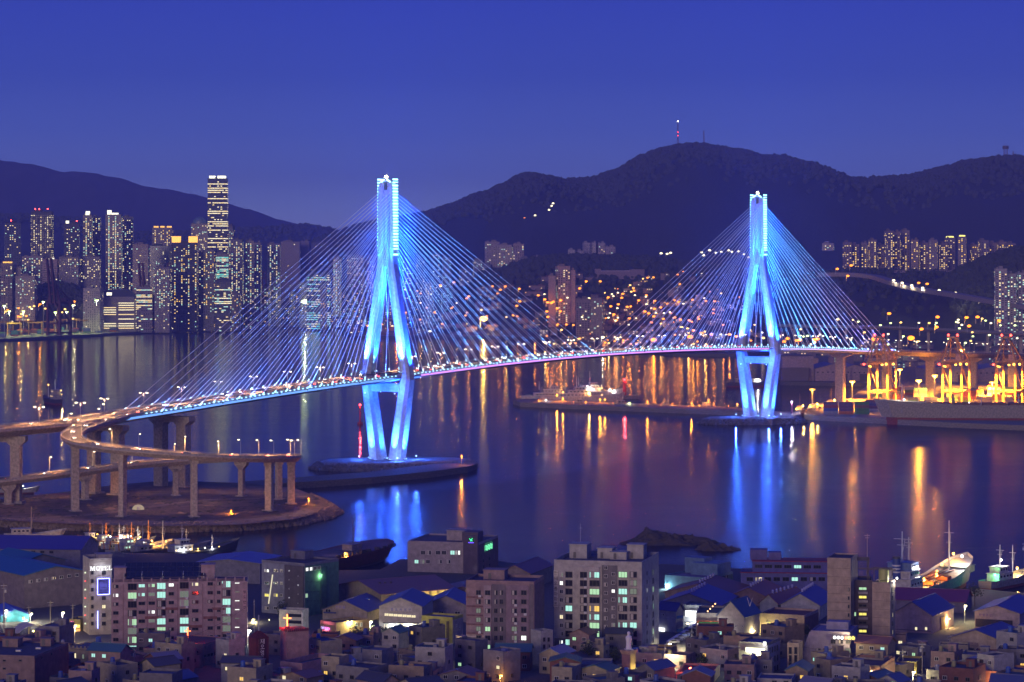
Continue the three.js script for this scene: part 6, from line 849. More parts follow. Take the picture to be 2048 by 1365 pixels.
{ // chapel with the small red cross
  const B = block('chapel', 'tan three-storey chapel with a small red neon cross', 333, 405, 456, 1291, 862, 0.42, { wall: [0.36, 0.25, 0.2], side: [0.36, 0.27, 0.33], roof: [0.05, 0.05, 0.07], parapet: 0.4 });
  [[357, 'amber'], [375, 'dim'], [391, 0]].forEach(([px, l], i) => { B.win('L', px, 1305 + i * 1.6, 2.0, 1.7, l, { dark: true }); B.win('L', px, 1327 + i * 1.8, 2.0, 1.7, 0, { dark: true }); });
  for (let i = 0; i < 7; i++) { const px = 409 + i * 6.6; B.win('R', px, 1310 - i * 0.9, 1.3, 1.5, 0, { dark: true }); B.win('R', px, 1332 - i * 1.1, 1.3, 1.5, 0, { dark: true }); }
  B.slab('L', 340, 342, 1300, 1330, 0.1, darkFrame, 'dark_strip'); for (const [y0, y1] of [[1292, 1301], [1317, 1323]]) B.slab('R', 406, 455, y0, y1 - 3, 0.25, B.wall, 'balcony_band');  // flat dark strip standing slightly proud of the left face
  const c = part(B.g, 'neon_cross', cross(3.4, 0.26), glow(1, 0.12, 0.03, 7)); c.position.set(-B.w / 2 + 6.6, B.H + 3.2, B.d / 2 - 2); part(B.g, 'cross_post', slab(0.3, 1.6, 0.3, -B.w / 2 + 6.6, B.H, B.d / 2 - 2), darkSteel); pointLight(B.g, new THREE.Color(1, 0.05, 0.03), 160, [-B.w / 2 + 6.6, B.H + 3.2, B.d / 2 - 1.2]);
}
{ // dark red church tower with vertical name
  const B = block('bell_tower', 'dark red brick church tower with a vertical Korean name', 497, 511, 537, 1278, 826, 0.95, { wall: [0.17, 0.03, 0.04], noRoof: true });
  part(B.g, 'tower_roof', loft([ring8(0, B.H, 0, B.w + 0.5, B.d + 0.5, 0.3), ring8(0, B.H + 2, 0, B.w * 0.2, B.d * 0.2, 0.05)]), rawM([0.14, 0.02, 0.03])); part(B.g, 'spire', slab(0.3, 5, 0.3, 0, B.H + 1.8, 0), galvanised);
  const [u, y] = B.onR(524, 1312), [sg, sm] = hangulSign(2.4, 10.4, [['ㅈ', 'ㅔ'], ['ㅇ', 'ㅗ'], ['ㅇ', 'ㅕ', 'ㅇ'], ['ㄷ', 'ㅗ'], ['ㄱ', 'ㅛ'], ['ㅎ', 'ㅚ']], '#c9c0b8', 0, '#43101a', true), s = part(B.g, 'name_sign', sg, sm); s.position.set(B.w / 2 + 0.12, y, u); s.rotation.y = Math.PI / 2;
}
{ // pink church with neon cross
  const T = block('church_tower', 'pink church tower with a tall red neon cross and toothed cornice', 560, 574, 617, 1264, 838, 1.1, { wall: [0.46, 0.27, 0.26], parapet: 0.6, roof: [0.2, 0.08, 0.1] });
  for (let i = 0; i < 11; i++) part(T.g, 'cornice_tooth', slab(0.5, 0.9, 0.35, T.w / 2 + 0.18, T.H - 0.1, T.d / 2 - 0.4 - i * (T.d - 0.8) / 10), rawM([0.3, 0.07, 0.1])); for (let i = 0; i < 5; i++) part(T.g, 'cornice_tooth', slab(0.35, 0.9, 0.5, 0, 0, 0), rawM([0.3, 0.07, 0.1])).position.set(T.w / 2 - 0.4 - i * (T.w - 0.8) / 4, T.H - 0.1, T.d / 2 + 0.18);
  const c = part(T.g, 'neon_cross', cross(3.9, 0.3), glow(1, 0.2, 0.04, 7)); c.position.set(0, T.H + 3, T.d / 2 - 1.2); c.rotation.y = 0.9; part(T.g, 'cross_foot', slab(1.2, 1.2, 1.2, 0, T.H, T.d / 2 - 1.2), rawM([0.3, 0.05, 0.08])); pointLight(T.g, new THREE.Color(1, 0.06, 0.05), 200, [0.6, T.H + 2.6, T.d / 2 + 0.3]);
  const B = block('church_hall', 'pink church hall below the tower with the neon cross', 560, 604, 680, 1338, 812, 0.55, { wall: [0.42, 0.26, 0.28], roof: [0.07, 0.09, 0.16], parapet: 1.6 });
  for (const [px, y] of [[567, 1348], [577, 1351], [589, 1356]]) B.win('L', px, y, 1.0, 1.8, 0, { dark: true }); for (let i = 0; i < 7; i++) B.win('R', 609 + i * 9.6, 1361, 1.1, 1.7, 0, { dark: true }); part(B.g, 'canopy_roof', box(3.2, 0.14, B.d, B.w / 2 + 1.5, B.H - 2.2, 0, 0, 0, -0.25), M([0.2, 0.22, 0.42], 0.4, { bumpMap: ribMap, bumpScale: 0.05 }));
}
{ const B = block('white_frame_building', 'white-framed building behind the pink church tower', 558, 604, 617, 1226, 930, 0.3, { wall: [0.5, 0.5, 0.46], roof: [0.1, 0.1, 0.14] }); for (const y of [1233, 1246]) B.slab('L', 574, 603, y - 5, y + 2.5, 0.05, nearGlass, 'window_band'); part(B.g, 'corner_post', box(0.5, B.H, 0.5, B.w / 2 + 0.1, B.H / 2, B.d / 2 + 0.1), white); B.lamp('L', 540, 1240, glow(1, 0.8, 0.4, 4), 60, 0.2); }
{ // cold store
  const B = block('cold_store', 'tall blue-grey and green cold store by the barge', 523, 609, 677, 1132, 1000, 0.62, { wall: [0.2, 0.2, 0.27], front: [0.25, 0.26, 0.36], side: [0.1, 0.24, 0.17], roof: [0.07, 0.06, 0.09] });
  [1142, 1167, 1191, 1217].forEach((y, i) => [[534, 2.2], [552, 2.0], [563, 1.2]].forEach(([px, w], j) => B.win('L', px, y, w, 1.1, j < 2 && i === 2 ? 'yellow' : i === 0 && j === 0 ? 'snow' : 0))); B.slab('L', 570, 608, 1130, 1232, 0.3, wallM([0.1, 0.085, 0.12]), 'dark_bay'); for (let i = 0; i < 8; i++) part(B.g, 'round_light', ball(0.28, B.onL(580 + (i % 2) * 18, 1142 + i * 9)[0], B.onL(580, 1142 + i * 9)[1], B.d / 2 + 0.6), i % 3 ? M([0.3, 0.3, 0.34]) : glow(0.6, 0.6, 0.7, 0.6));
  const sp = part(B.g, 'slant_light', bar(V(...B.onL(546, 1150).slice(0, 2), 0), V(...B.onL(538, 1208).slice(0, 2), 0), 0.3), glow(1, 0.9, 0.6, 0.9)); sp.position.z = B.d / 2 + 0.35;
  [[613, 'snow'], [621, 'snow'], [629, 0], [637, 0]].forEach(([px, l]) => B.win('R', px, 1140 - (px - 609) * 0.13, 1.6, 1.4, l)); B.win('R', 612, 1192, 1.4, 1.5, 'mint'); for (let i = 0; i < 4; i++) for (const y of [1165, 1184, 1203]) B.slab('R', 611 + i * 7, 616 + i * 7, y - 1, y, 0.05, rawM([0.07, 0.16, 0.12]), 'panel_seam'); B.slab('R', 640, 652, 1135, 1228, 0.5, rawM([0.05, 0.14, 0.12]), 'pipe_shaft'); B.lamp('R', 640, 1150, glow(0.6, 1, 0.5, 1), 50, 0.15); B.hut(-5, -7, 7, 5, 3);
}
{ // waterfront office with green sign
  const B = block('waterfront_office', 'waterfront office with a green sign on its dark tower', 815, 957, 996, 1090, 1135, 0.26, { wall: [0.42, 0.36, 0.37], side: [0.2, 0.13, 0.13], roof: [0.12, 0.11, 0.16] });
  [[846, 0], [858, 0], [876, 0], [888, 0], [905, 'cyan'], [916, 'snow']].forEach(([px, l]) => B.win('L', px, 1106, 2.0, 1.8, l)); [[833, 'cyan'], [845, 'dim'], [856, 0], [880, 0], [897, 0]].forEach(([px, l]) => B.win('L', px, 1124, 1.8, 1.5, l)); B.slab('L', 928, 957, 1071, 1150, 1.2, wallM([0.12, 0.09, 0.14]), 'dark_tower'); part(B.g, 'lift_tower', slab(7, 5, 8, B.w / 2 - 4, B.H, B.d / 2 - 5), wallM([0.13, 0.1, 0.15])); part(B.g, 'roof_office', merge([slab(9, 4.2, 7, B.w / 2 - 13, B.H, 0), slab(9.6, 0.3, 7.6, B.w / 2 - 13, B.H + 4.2, 0)]), B.wall);
  const [u, y] = B.onL(944, 1081), [lg, lm] = textSign(2.6, 2.6, (c, W, H) => { c.strokeStyle = '#3cf5a0'; c.lineWidth = W * 0.12; c.beginPath(); c.moveTo(W * 0.2, H * 0.2); c.lineTo(W * 0.75, H * 0.6); c.moveTo(W * 0.75, H * 0.12); c.lineTo(W * 0.4, H * 0.62); c.stroke(); c.fillStyle = '#6a4cff'; c.fillRect(W * 0.05, H * 0.76, W * 0.9, H * 0.16); }, 2, '#08080c'), s = part(B.g, 'logo_sign', lg, lm); s.position.set(u, y, B.d / 2 + 1.6);
  const [u2, y2] = B.onR(976, 1094), [sg, sm] = textSign(12, 3.6, (c, W, H) => { c.strokeStyle = '#7dffb8'; c.lineWidth = H * 0.09; for (let i = 0; i < 9; i++) { const x = W * (0.06 + i * 0.105); c.strokeRect(x, H * (0.2 + (i % 3) * 0.08), W * 0.05, H * 0.5); c.beginPath(); c.moveTo(x + W * 0.07, H * 0.15); c.lineTo(x + W * 0.07, H * 0.85); c.stroke(); } }, 1.4, '#04120c'), gs = part(B.g, 'side_sign', sg, sm); gs.position.set(B.w / 2 + 0.3, y2, u2); gs.rotation.y = Math.PI / 2; B.lamp('L', 952, 1134, bulbWhite, 40, 0.15); [[966, 1122], [978, 1118], [988, 1114], [966, 1134], [978, 1131]].forEach(([px, yy]) => B.win('R', px, yy, 1.6, 1.6, 0, { dark: true }));
}
{ // saw-toothed shed with some bay doors coloured yellow for the lamplight on them
  const B = block('bay_warehouse', 'long brown-roofed warehouse with a row of yellow-lit bays', 676, 762, 912, 1190, 1005, 1.02, { wall: [0.34, 0.28, 0.2], noRoof: true, ground: 4 }); gable(B, 3.4, [0.16, 0.075, 0.08]);
  const tones = ['dim', 'dim', 'dim', 'cream', 'cream', 'yellow', 'yellow', 'yellow', 'amber']; for (let i = 0; i < 9; i++) { const z = B.d / 2 - 3 - i * (B.d - 6) / 8, bay = part(B.g, 'bay_door', slab(0.12, B.H * 0.8, (B.d - 6) / 8 - 1.4, B.w / 2 + 0.06, 0.3, z), i > 3 ? rawM([0.5, 0.42, 0.14]) : rawM([0.3, 0.26, 0.2])); part(B.g, 'pilaster', slab(0.5, B.H, 0.7, B.w / 2 + 0.25, 0, z - (B.d - 6) / 16), rawM([0.12, 0.1, 0.1])); if (i > 2 && i < 6) for (const k of [-1, 1]) { const m = part(B.g, 'window', windowShapes(1.4, 1.2)[0], frameM); m.position.set(B.w / 2 + 0.13, B.H * 0.7, z + k); m.rotation.y = Math.PI / 2; part(m, 'lit_pane', windowShapes(1.4, 1.2)[1], panes[tones[i]]); } part(B.g, 'band', slab(0.2, 0.5, (B.d - 6) / 8 - 1, B.w / 2 + 0.1, B.H * 0.42, z), rawM([0.1, 0.08, 0.08])); }
  for (const i of [3, 5.5, 7.6]) { const z = B.d / 2 - 3 - i * (B.d - 6) / 8; part(B.g, 'yard_light', ball(0.35, B.w / 2 + 2.6, B.H * 0.45, z), glow(1, 0.85, 0.35, 12)); pointLight(B.g, new THREE.Color(1, 0.78, 0.2), 520, [B.w / 2 + 3.2, B.H * 0.45 - 0.6, z], 20); } for (let i = 0; i < 10; i++) part(B.g, 'roof_vent', cyl(0.5, 0.5, 0.9, rr(-8, 8) + (0), B.H + 2.6, B.d / 2 - 6 - i * (B.d - 12) / 9, 8), M([0.06, 0.04, 0.05], 0.8));
}
{ // gabled white hall with blue roof
  const B = block('market_hall', 'cream gabled hall with a deep blue roof', 645, 734, 776, 1224, 985, 0.32, { wall: [0.46, 0.38, 0.32], noRoof: true }); gable(B, 3.6, [0.05, 0.055, 0.19]); B.slab('L', 647, 672, 1224, 1228, 0.2, rawM([0.06, 0.08, 0.34]), 'blue_band'); B.win('L', 656, 1222, 2.2, 1.2, 0); const [u, y] = B.onL(681, 1215), [sg, sm] = hangulSign(4, 1.2, [['ㅎ', 'ㅏ', 'ㄴ'], ['ㅁ', 'ㅏ'], ['ㅇ', 'ㅡ', 'ㅁ']], '#7b76b8', 0, '#a8968c'), s = part(B.g, 'name_sign', sg, sm); s.position.set(u, y, B.d / 2 + 0.12);
  const C = block('tan_annexe', 'tan flat-roofed annexe beside the cream gabled hall', 640, 672, 738, 1252, 952, 0.85, { wall: [0.5, 0.36, 0.16], roof: [0.06, 0.05, 0.08], parapet: 1 }); B.tank(3, -4); for (const px of [712, 722]) C.win('R', px, 1250, 0.9, 1.4, 'dim'); C.lamp('R', 700, 1243, glow(1, 0.85, 0.4, 8), 260, 0.25); const [su, sy] = C.onL(654, 1257), [g2, m2] = hangulSign(5, 1.1, [['ㄷ', 'ㅐ'], ['ㅎ', 'ㅏ'], ['ㅅ', 'ㅏ', 'ㄴ'], ['ㄱ', 'ㅜ'], ['ㅌ', 'ㅏ', 'ㅇ']], ['#cfc2ff', '#ff8fd0', '#ff5a6e'], 2.4, '#3a0d4a'), s2 = part(C.g, 'neon_sign', g2, m2); s2.position.set(su, sy, C.d / 2 + 0.7); pointLight(C.g, new THREE.Color(0.8, 0.15, 0.5), 120, [su, sy - 0.3, C.d / 2 + 1.6]);
}
{ // white depot with a lit window band
  const B = block('mail_depot', 'white depot with one long glowing window band and blue roof', 758, 844, 852, 1214, 955, 0.12, { wall: [0.46, 0.42, 0.42], d: 26, noRoof: true }); gable(B, 3, [0.05, 0.06, 0.2]); for (let i = 0; i < 7; i++) B.win('L', 773 + i * 9, 1230 + i * 0.6, 1.5, 1.0, 'cream', { curtain: false }); const [u, y] = B.onL(802, 1220), [sg, sm] = hangulSign(8, 1.2, [['ㅇ', 'ㅕ', 'ㅇ'], ['ㄷ', 'ㅗ'], ['ㅅ', 'ㅓ'], ['ㅂ', 'ㅜ'], ['ㅅ', 'ㅏ', 'ㄴ']], '#4e4a90', 0, '#a09a9c'), s = part(B.g, 'name_sign', sg, sm); s.position.set(u, y, B.d / 2 + 0.12); B.slab('L', 767, 838, 1245, 1247, 1.6, rawM([0.2, 0.17, 0.17]), 'awning'); B.win('L', 773, 1253, 1.8, 1.5, 'cream'); B.win('L', 830, 1254, 1.6, 1.4, 'snow'); B.slab('L', 797, 813, 1252, 1267, 0.08, glow(1, 0.82, 0.5, 1.4), 'lit_door_window'); B.lamp('L', 786, 1252, glow(0.8, 0.95, 1, 8), 120, 0.2); B.lamp('L', 818, 1247, glow(1, 0.95, 0.7, 10), 200, 0.22); part(B.g, 'parked_truck_canopy', box(4, 3, 3, B.onL(820, 1262)[0], 1.6, B.d / 2 + 5), rawM([0.05, 0.1, 0.5]));
  const C = block('blue_roof_store', 'grey store with blue roof behind the green brick block', 850, 934, 940, 1212, 985, 0.1, { wall: [0.38, 0.34, 0.36], d: 24, noRoof: true }); gable(C, 3.4, [0.05, 0.055, 0.2]); for (const px of [863, 882, 915]) C.win('L', px, 1226, 2.0, 1.0, 0);
}
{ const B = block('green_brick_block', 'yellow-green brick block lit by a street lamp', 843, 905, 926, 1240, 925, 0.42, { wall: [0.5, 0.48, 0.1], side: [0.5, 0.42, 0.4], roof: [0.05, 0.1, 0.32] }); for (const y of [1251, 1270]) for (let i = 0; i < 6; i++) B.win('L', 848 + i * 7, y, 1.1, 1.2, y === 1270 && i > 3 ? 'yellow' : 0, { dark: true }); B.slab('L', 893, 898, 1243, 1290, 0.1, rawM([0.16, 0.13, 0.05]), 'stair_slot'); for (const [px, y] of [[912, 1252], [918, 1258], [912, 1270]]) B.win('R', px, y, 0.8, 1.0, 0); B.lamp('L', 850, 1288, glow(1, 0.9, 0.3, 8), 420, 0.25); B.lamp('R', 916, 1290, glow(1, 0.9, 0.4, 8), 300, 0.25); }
{ // slim neon shop
  const B = block('neon_shop', 'narrow shop covered in yellow neon beside the brown tower block', 911, 923, 934, 1278, 868, 0.8, { wall: [0.34, 0.28, 0.36] }); [['#ffe23c', 1300], ['#fff3a0', 1311], ['#ffd21e', 1322]].forEach(([c, y]) => { const [u, h] = B.onL(917, y), [g, m] = textSign(1.8, 1.6, (x, W, H) => { x.fillStyle = c; x.fillRect(W * 0.1, H * 0.1, W * 0.8, H * 0.8); x.fillStyle = '#7a2a10'; x.fillRect(W * 0.25, H * 0.3, W * 0.5, H * 0.12); x.fillRect(W * 0.25, H * 0.56, W * 0.4, H * 0.12); }, 1.6, '#402000'), s = part(B.g, 'neon_sign', g, m); s.position.set(u, h, B.d / 2 + 0.2); }); pointLight(B.g, new THREE.Color(1, 0.8, 0.2), 120, [0, 5, B.d / 2 + 1.6]); }
{ // brown tower block
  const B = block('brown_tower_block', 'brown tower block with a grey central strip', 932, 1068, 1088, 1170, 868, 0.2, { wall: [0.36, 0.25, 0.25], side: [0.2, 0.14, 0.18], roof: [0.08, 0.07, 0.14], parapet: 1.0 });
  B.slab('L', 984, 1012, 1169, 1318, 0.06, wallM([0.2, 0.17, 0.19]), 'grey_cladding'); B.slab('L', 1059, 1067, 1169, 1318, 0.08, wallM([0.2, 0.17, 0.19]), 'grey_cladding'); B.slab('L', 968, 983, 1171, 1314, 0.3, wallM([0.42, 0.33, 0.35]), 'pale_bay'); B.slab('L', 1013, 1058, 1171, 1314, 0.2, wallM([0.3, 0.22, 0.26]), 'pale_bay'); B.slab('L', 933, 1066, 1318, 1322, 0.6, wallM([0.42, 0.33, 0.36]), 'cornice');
  const L = { '4/976': 'mint', '6/976': 'mint', '4/957': 'dim', '3/957': 'dim', '5/1029': 'dim', '5/1048': 'snow', '6/1029': 'dim', '6/1048': 'snow', '4/1029': 'dim', '2/957': 'dim' };
  for (let r = 0; r < 8; r++) for (const [px, w] of [[957, 1.6], [976, 1.8], [992, 1.2], [1003, 1.2], [1029, 1.8], [1048, 1.8]]) { const y = 1186 + r * 18.1, dark = px === 992 || px === 1003; const m = B.win('L', px, y, w, 1.6, L[r + '/' + px], { dark: true, unit: !dark && rnd() < 0.5, curtain: rnd() < 0.5 }); m.position.z += px === 976 ? 0.43 : px === 1029 || px === 1048 ? 0.33 : dark ? 0.2 : 0; }
  for (let r = 0; r < 8; r++) B.slab('L', 933, 966, 1193 + r * 18.1, 1197 + r * 18.1, 0.08, rawM([0.24, 0.12, 0.12]), 'brick_band'); B.hut(-4, -4, 7, 6, 3); B.lamp('L', 942, 1290, bulbWhite, 60, 0.25);
  const C = block('grey_annexe', 'grey annexe squeezed between brown and white towers', 1062, 1082, 1106, 1268, 858, 0.9, { wall: [0.34, 0.34, 0.36] }); for (let r = 0; r < 4; r++) for (const px of [1088, 1097]) C.win('R', px, 1280 + r * 14, 0.9, 1.4, 0, { dark: true });
}
{ // white tower block
  const B = block('white_tower_block', 'white tower block with many cyan-lit windows', 1108, 1284, 1318, 1132, 886, 0.24, { wall: [0.5, 0.48, 0.44], roof: [0.12, 0.12, 0.17], parapet: 1.2 });
  B.slab('L', 1204, 1235, 1131, 1322, 0.05, wallM([0.2, 0.19, 0.19]), 'recess_shade_strip'); B.slab('L', 1109, 1203, 1277, 1310, 0.06, wallM([0.24, 0.23, 0.21]), 'grey_base'); B.slab('L', 1236, 1283, 1281, 1322, 0.06, wallM([0.24, 0.23, 0.22]), 'grey_base'); B.slab('L', 1158, 1200, 1134, 1276, 0.5, wallM([0.52, 0.49, 0.45]), 'bay_column');  // no recess is cut; its shade is painted as a flat grey strip
  const L = { '0/1190': 'cyan', '1/1123': 'snow', '2/1190': 'mint', '4/1190': 'amber', '4/1138': 'cyan', '5/1123': 'cream', '5/1190': 'cyan', '6/1190': 'mint', '7/1190': 'mint', '8/1123': 'snow', '8/1138': 'cyan', '8/1168': 'mint', '8/1190': 'mint', '0/1246': 'mint', '2/1246': 'cyan', '2/1267': 'dim', '3/1246': 'cyan', '6/1246': 'cyan', '6/1267': 'cyan', '2/1227': 'snow', '0/1123': 'dim', '1/1267': 'dim', '6/1227': 'dim', '9/1138': 'dim', '9/1190': 'dim' };
  for (let r = 0; r < 10; r++) for (const [px, w, h] of [[1123, 1.2, 1.4], [1138, 2.4, 2.0], [1168, 2.4, 2.0], [1190, 3.4, 2.0], [1212, 1.1, 1.2], [1227, 1.2, 1.2], [1246, 3.0, 2.0], [1267, 2.4, 2.0]]) { const y = 1147 + r * 16.9 + (px === 1212 ? -11 : px === 1227 ? 2 : 3), m = B.win('L', px, y, w, h, L[r + '/' + px], { dark: h > 1.5, unit: px === 1168 && r < 8, curtain: rnd() < 0.45, sill: h > 1.5 }); m.position.z += px === 1168 || px === 1190 ? 0.64 : px === 1212 || px === 1227 ? 0.19 : r > 7 ? 0.2 : 0.02; }
  for (let r = 0; r < 10; r++) for (const [px, w] of [[1294, 1.0], [1306, 2.2]]) B.win('R', px, 1149 + r * 16.9 - (px - 1284) * 0.16, w, px === 1306 ? 2.0 : 1.3, [[2, 1294, 'snow'], [2, 1306, 'mint'], [4, 1306, 'mint'], [7, 1306, 'mint'], [0, 1306, 'dim']].find(([a, b]) => a === r && b === px)?.[2], { dark: true });
  B.hut(-B.w / 2 + 5, -3, 6, 7, 4.6); B.hut(-1, -4, 5, 6, 3.4); B.hut(4, -2, 5.6, 6, 2.4); B.hut(9, -6, 5.6, 6, 4.6); part(B.g, 'roof_aerial', merge([cyl(0.06, 0.04, 7, -B.w / 2 + 5, B.H + 8, -3, 5), box(1.4, 0.06, 0.06, -B.w / 2 + 5, B.H + 10, -3)]), galvanised);
  const [u, y] = B.onL(1112, 1178), [sg, sm] = hangulSign(1.5, 12, [['ㅎ', 'ㅏ', 'ㄴ'], ['ㅅ', 'ㅔ'], ['ㅇ', 'ㅗ'], ['ㄹ', 'ㅡ', 'ㅁ'], ['ㅇ', 'ㅏ'], ['ㅍ', 'ㅏ'], ['ㅌ', 'ㅡ']], '#5c584f', 0, '#b8b3a6', true), s = part(B.g, 'name_sign', sg, sm); s.position.set(u, y, B.d / 2 + 0.1);
  [[1110, 1126, '#ffffff'], [1131, 1152, '#e9fbff']].forEach(([a, b, c]) => { const [u0, y0] = B.onL((a + b) / 2, 1323), [g, m] = textSign(3.6, 1.6, (x, W, H) => { x.fillStyle = c; x.fillRect(0, 0, W, H); x.fillStyle = '#6aa6b8'; for (let i = 0; i < 4; i++) x.fillRect(W * (0.12 + i * 0.2), H * 0.3, W * 0.12, H * 0.4); }, 2.4, '#fff'), q = part(B.g, 'shop_sign', g, m); q.position.set(u0, y0, B.d / 2 + 0.9); pointLight(B.g, new THREE.Color(0.8, 1, 1), 240, [u0, y0 - 1.4, B.d / 2 + 2]); });
}
{ // statue on a brick pillar
  const B = block('statue_pillar', 'brick pillar with one side painted yellow as if lamplit, carrying the white statue', 1244, 1260, 1271, 1307, 806, 0.6, { category: 'pillar', wall: [0.28, 0.14, 0.16], side: [0.5, 0.36, 0.14], noRoof: true }); part(B.g, 'capital', merge([slab(B.w + 0.9, 0.7, B.d + 0.9, 0, B.H, 0), slab(B.w + 0.3, 0.5, B.d + 0.3, 0, B.H - 0.5, 0)]), wallM([0.4, 0.26, 0.2]));  // yellow side wall: lamplight on the brick put into its colour
  const c = B.g.position, s = thing('statue', 'white robed statue standing on the brick pillar', 'statue', [c.x, c.y + B.H + 0.7, c.z], 0.3); part(s, 'robed_figure', flat(new THREE.LatheGeometry([[0, 0], [0.95, 0], [0.9, 0.4], [0.78, 1.6], [0.8, 2.6], [0.95, 3.4], [0.9, 3.9], [0.46, 4.25], [0.28, 4.4], [0.42, 4.7], [0.46, 5.05], [0.3, 5.4], [0, 5.5]].map(([x, y]) => new THREE.Vector2(x, y)), 18)), M([0.6, 0.58, 0.62], 0.6)); part(s, 'folded_hands', merge([bar(V(-0.8, 3.2, 0.3), V(0, 3.3, 0.95), 0.36), bar(V(0.8, 3.2, 0.3), V(0, 3.3, 0.95), 0.36)]), M([0.6, 0.58, 0.62], 0.6)); part(s, 'plinth', slab(2.2, 0.3, 2.2, 0, -0.02, 0), white);
  pointLight(B.g, new THREE.Color(1, 0.75, 0.3), 160, [B.w / 2 + 2.4, 3, 0]);
}
{ // yellow corner house and street behind it
  const B = block('yellow_house', 'yellow two-storey house with a flat dark roof by the bright street', 1287, 1338, 1354, 1303, 868, 0.4, { category: 'house', wall: [0.5, 0.38, 0.12], side: [0.4, 0.34, 0.2], roof: [0.08, 0.08, 0.14] }); B.win('L', 1304, 1316, 0.9, 0.7, 0, { dark: true }); B.win('L', 1324, 1317, 1.4, 1.1, 'cyan'); B.lamp('L', 1296, 1334, glow(1, 0.9, 0.5, 8), 300, 0.25); B.lamp('L', 1310, 1334, glow(1, 0.9, 0.5, 8), 200, 0.25);
}
{ // blue-striped store, restaurant, and the big glowing sign
  const B = block('striped_store', 'white gabled store with blue stripes beside the parked cars', 1318, 1352, 1366, 1222, 958, 0.75, { wall: [0.5, 0.48, 0.5], noRoof: true }); gable(B, 2.4, [0.05, 0.05, 0.2]); for (const y of [1236, 1262]) { B.slab('L', 1320, 1351, y, y + 4, 0.1, rawM([0.04, 0.1, 0.5]), 'blue_stripe'); B.slab('R', 1353, 1365, y - 3, y + 1, 0.1, rawM([0.04, 0.16, 0.6]), 'blue_stripe'); } B.win('L', 1326, 1230, 1.3, 0.8, 0); const [u, y] = B.onL(1322, 1264), p = part(B.g, 'light_board_sign', box(4.2, 3, 0.3), glow(0.95, 1, 1, 2.4)); p.position.set(u, y, B.d / 2 + 0.6); pointLight(B.g, new THREE.Color(0.85, 0.95, 1), 160, [u + 1, y - 1, B.d / 2 + 2.6]);
  const C = block('restaurant', 'restaurant with a dazzling white sign and green-orange trim', 1392, 1446, 1452, 1232, 935, 0.14, { wall: [0.4, 0.36, 0.32], d: 20, roof: [0.12, 0.16, 0.12] }); const [u1, y1] = C.onL(1420, 1255), g1 = part(C.g, 'light_board_sign', box(8.4, 2.6, 0.4), glow(1, 1, 0.98, 4)); g1.position.set(u1, y1, C.d / 2 + 0.8); pointLight(C.g, new THREE.Color(1, 1, 0.92), 300, [u1, y1 - 1.9, C.d / 2 + 2.6], 30); C.slab('L', 1396, 1446, 1245, 1250, 0.4, rawM([0.03, 0.3, 0.07]), 'green_fascia'); C.slab('L', 1396, 1446, 1242, 1244, 0.5, rawM([0.6, 0.14, 0.03]), 'orange_trim'); C.slab('L', 1395, 1398, 1242, 1278, 0.6, rawM([0.7, 0.18, 0.03]), 'orange_post'); const [u2, y2] = C.onL(1417, 1273), g2 = part(C.g, 'light_board_sign', box(7, 1.1, 0.3), glow(0.9, 1, 0.9, 2.4)); g2.position.set(u2, y2, C.d / 2 + 0.6); const [u3, y3] = C.onL(1443, 1274), g3 = part(C.g, 'light_board_sign', box(2.4, 1, 0.3), glow(1, 0.8, 0.9, 2)); g3.position.set(u3, y3, C.d / 2 + 0.7); for (let i = 0; i < 7; i++) part(C.g, 'string_light', ball(0.22, C.onL(1400 + i * 5, 1240 - i * 5)[0], C.onL(1400 + i * 5, 1240 - i * 5)[1], C.d / 2 - 2), glow(1, 0.5, 0.2, 6));
  const E = block('panel_warehouse', 'grey panelled warehouse with a dark blue lean-to roof', 1436, 1489, 1520, 1234, 930, 0.5, { wall: [0.42, 0.36, 0.33], noRoof: true }); gable(E, 5, [0.02, 0.06, 0.16]); for (const px of [1446, 1460, 1472, 1485]) E.win('L', px, 1253, 0.7, 0.6, 0); E.lamp('R', 1505, 1262, glow(1, 0.85, 0.4, 6), 160, 0.22); part(E.g, 'roof_aerial', merge([bar(V(5, E.H + 3, 2), V(4, E.H + 6, 2), 0.14), bar(V(5, E.H + 3, 2), V(6, E.H + 6, 2), 0.14)]), white);
  const G = block('glazed_hall', 'hall with a blazing white clerestory behind the parked cars', 1367, 1412, 1425, 1216, 985, 0.3, { wall: [0.28, 0.27, 0.28], roof: [0.28, 0.3, 0.3] }); const [u4, y4] = G.onL(1391, 1228), g4 = part(G.g, 'light_board_sign', box(7.2, 2, 0.3), glow(0.97, 1, 1, 3)); g4.position.set(u4, y4, G.d / 2 + 0.5); pointLight(G.g, new THREE.Color(0.9, 1, 1), 260, [u4, y4 - 1.6, G.d / 2 + 2.2], 25);
}
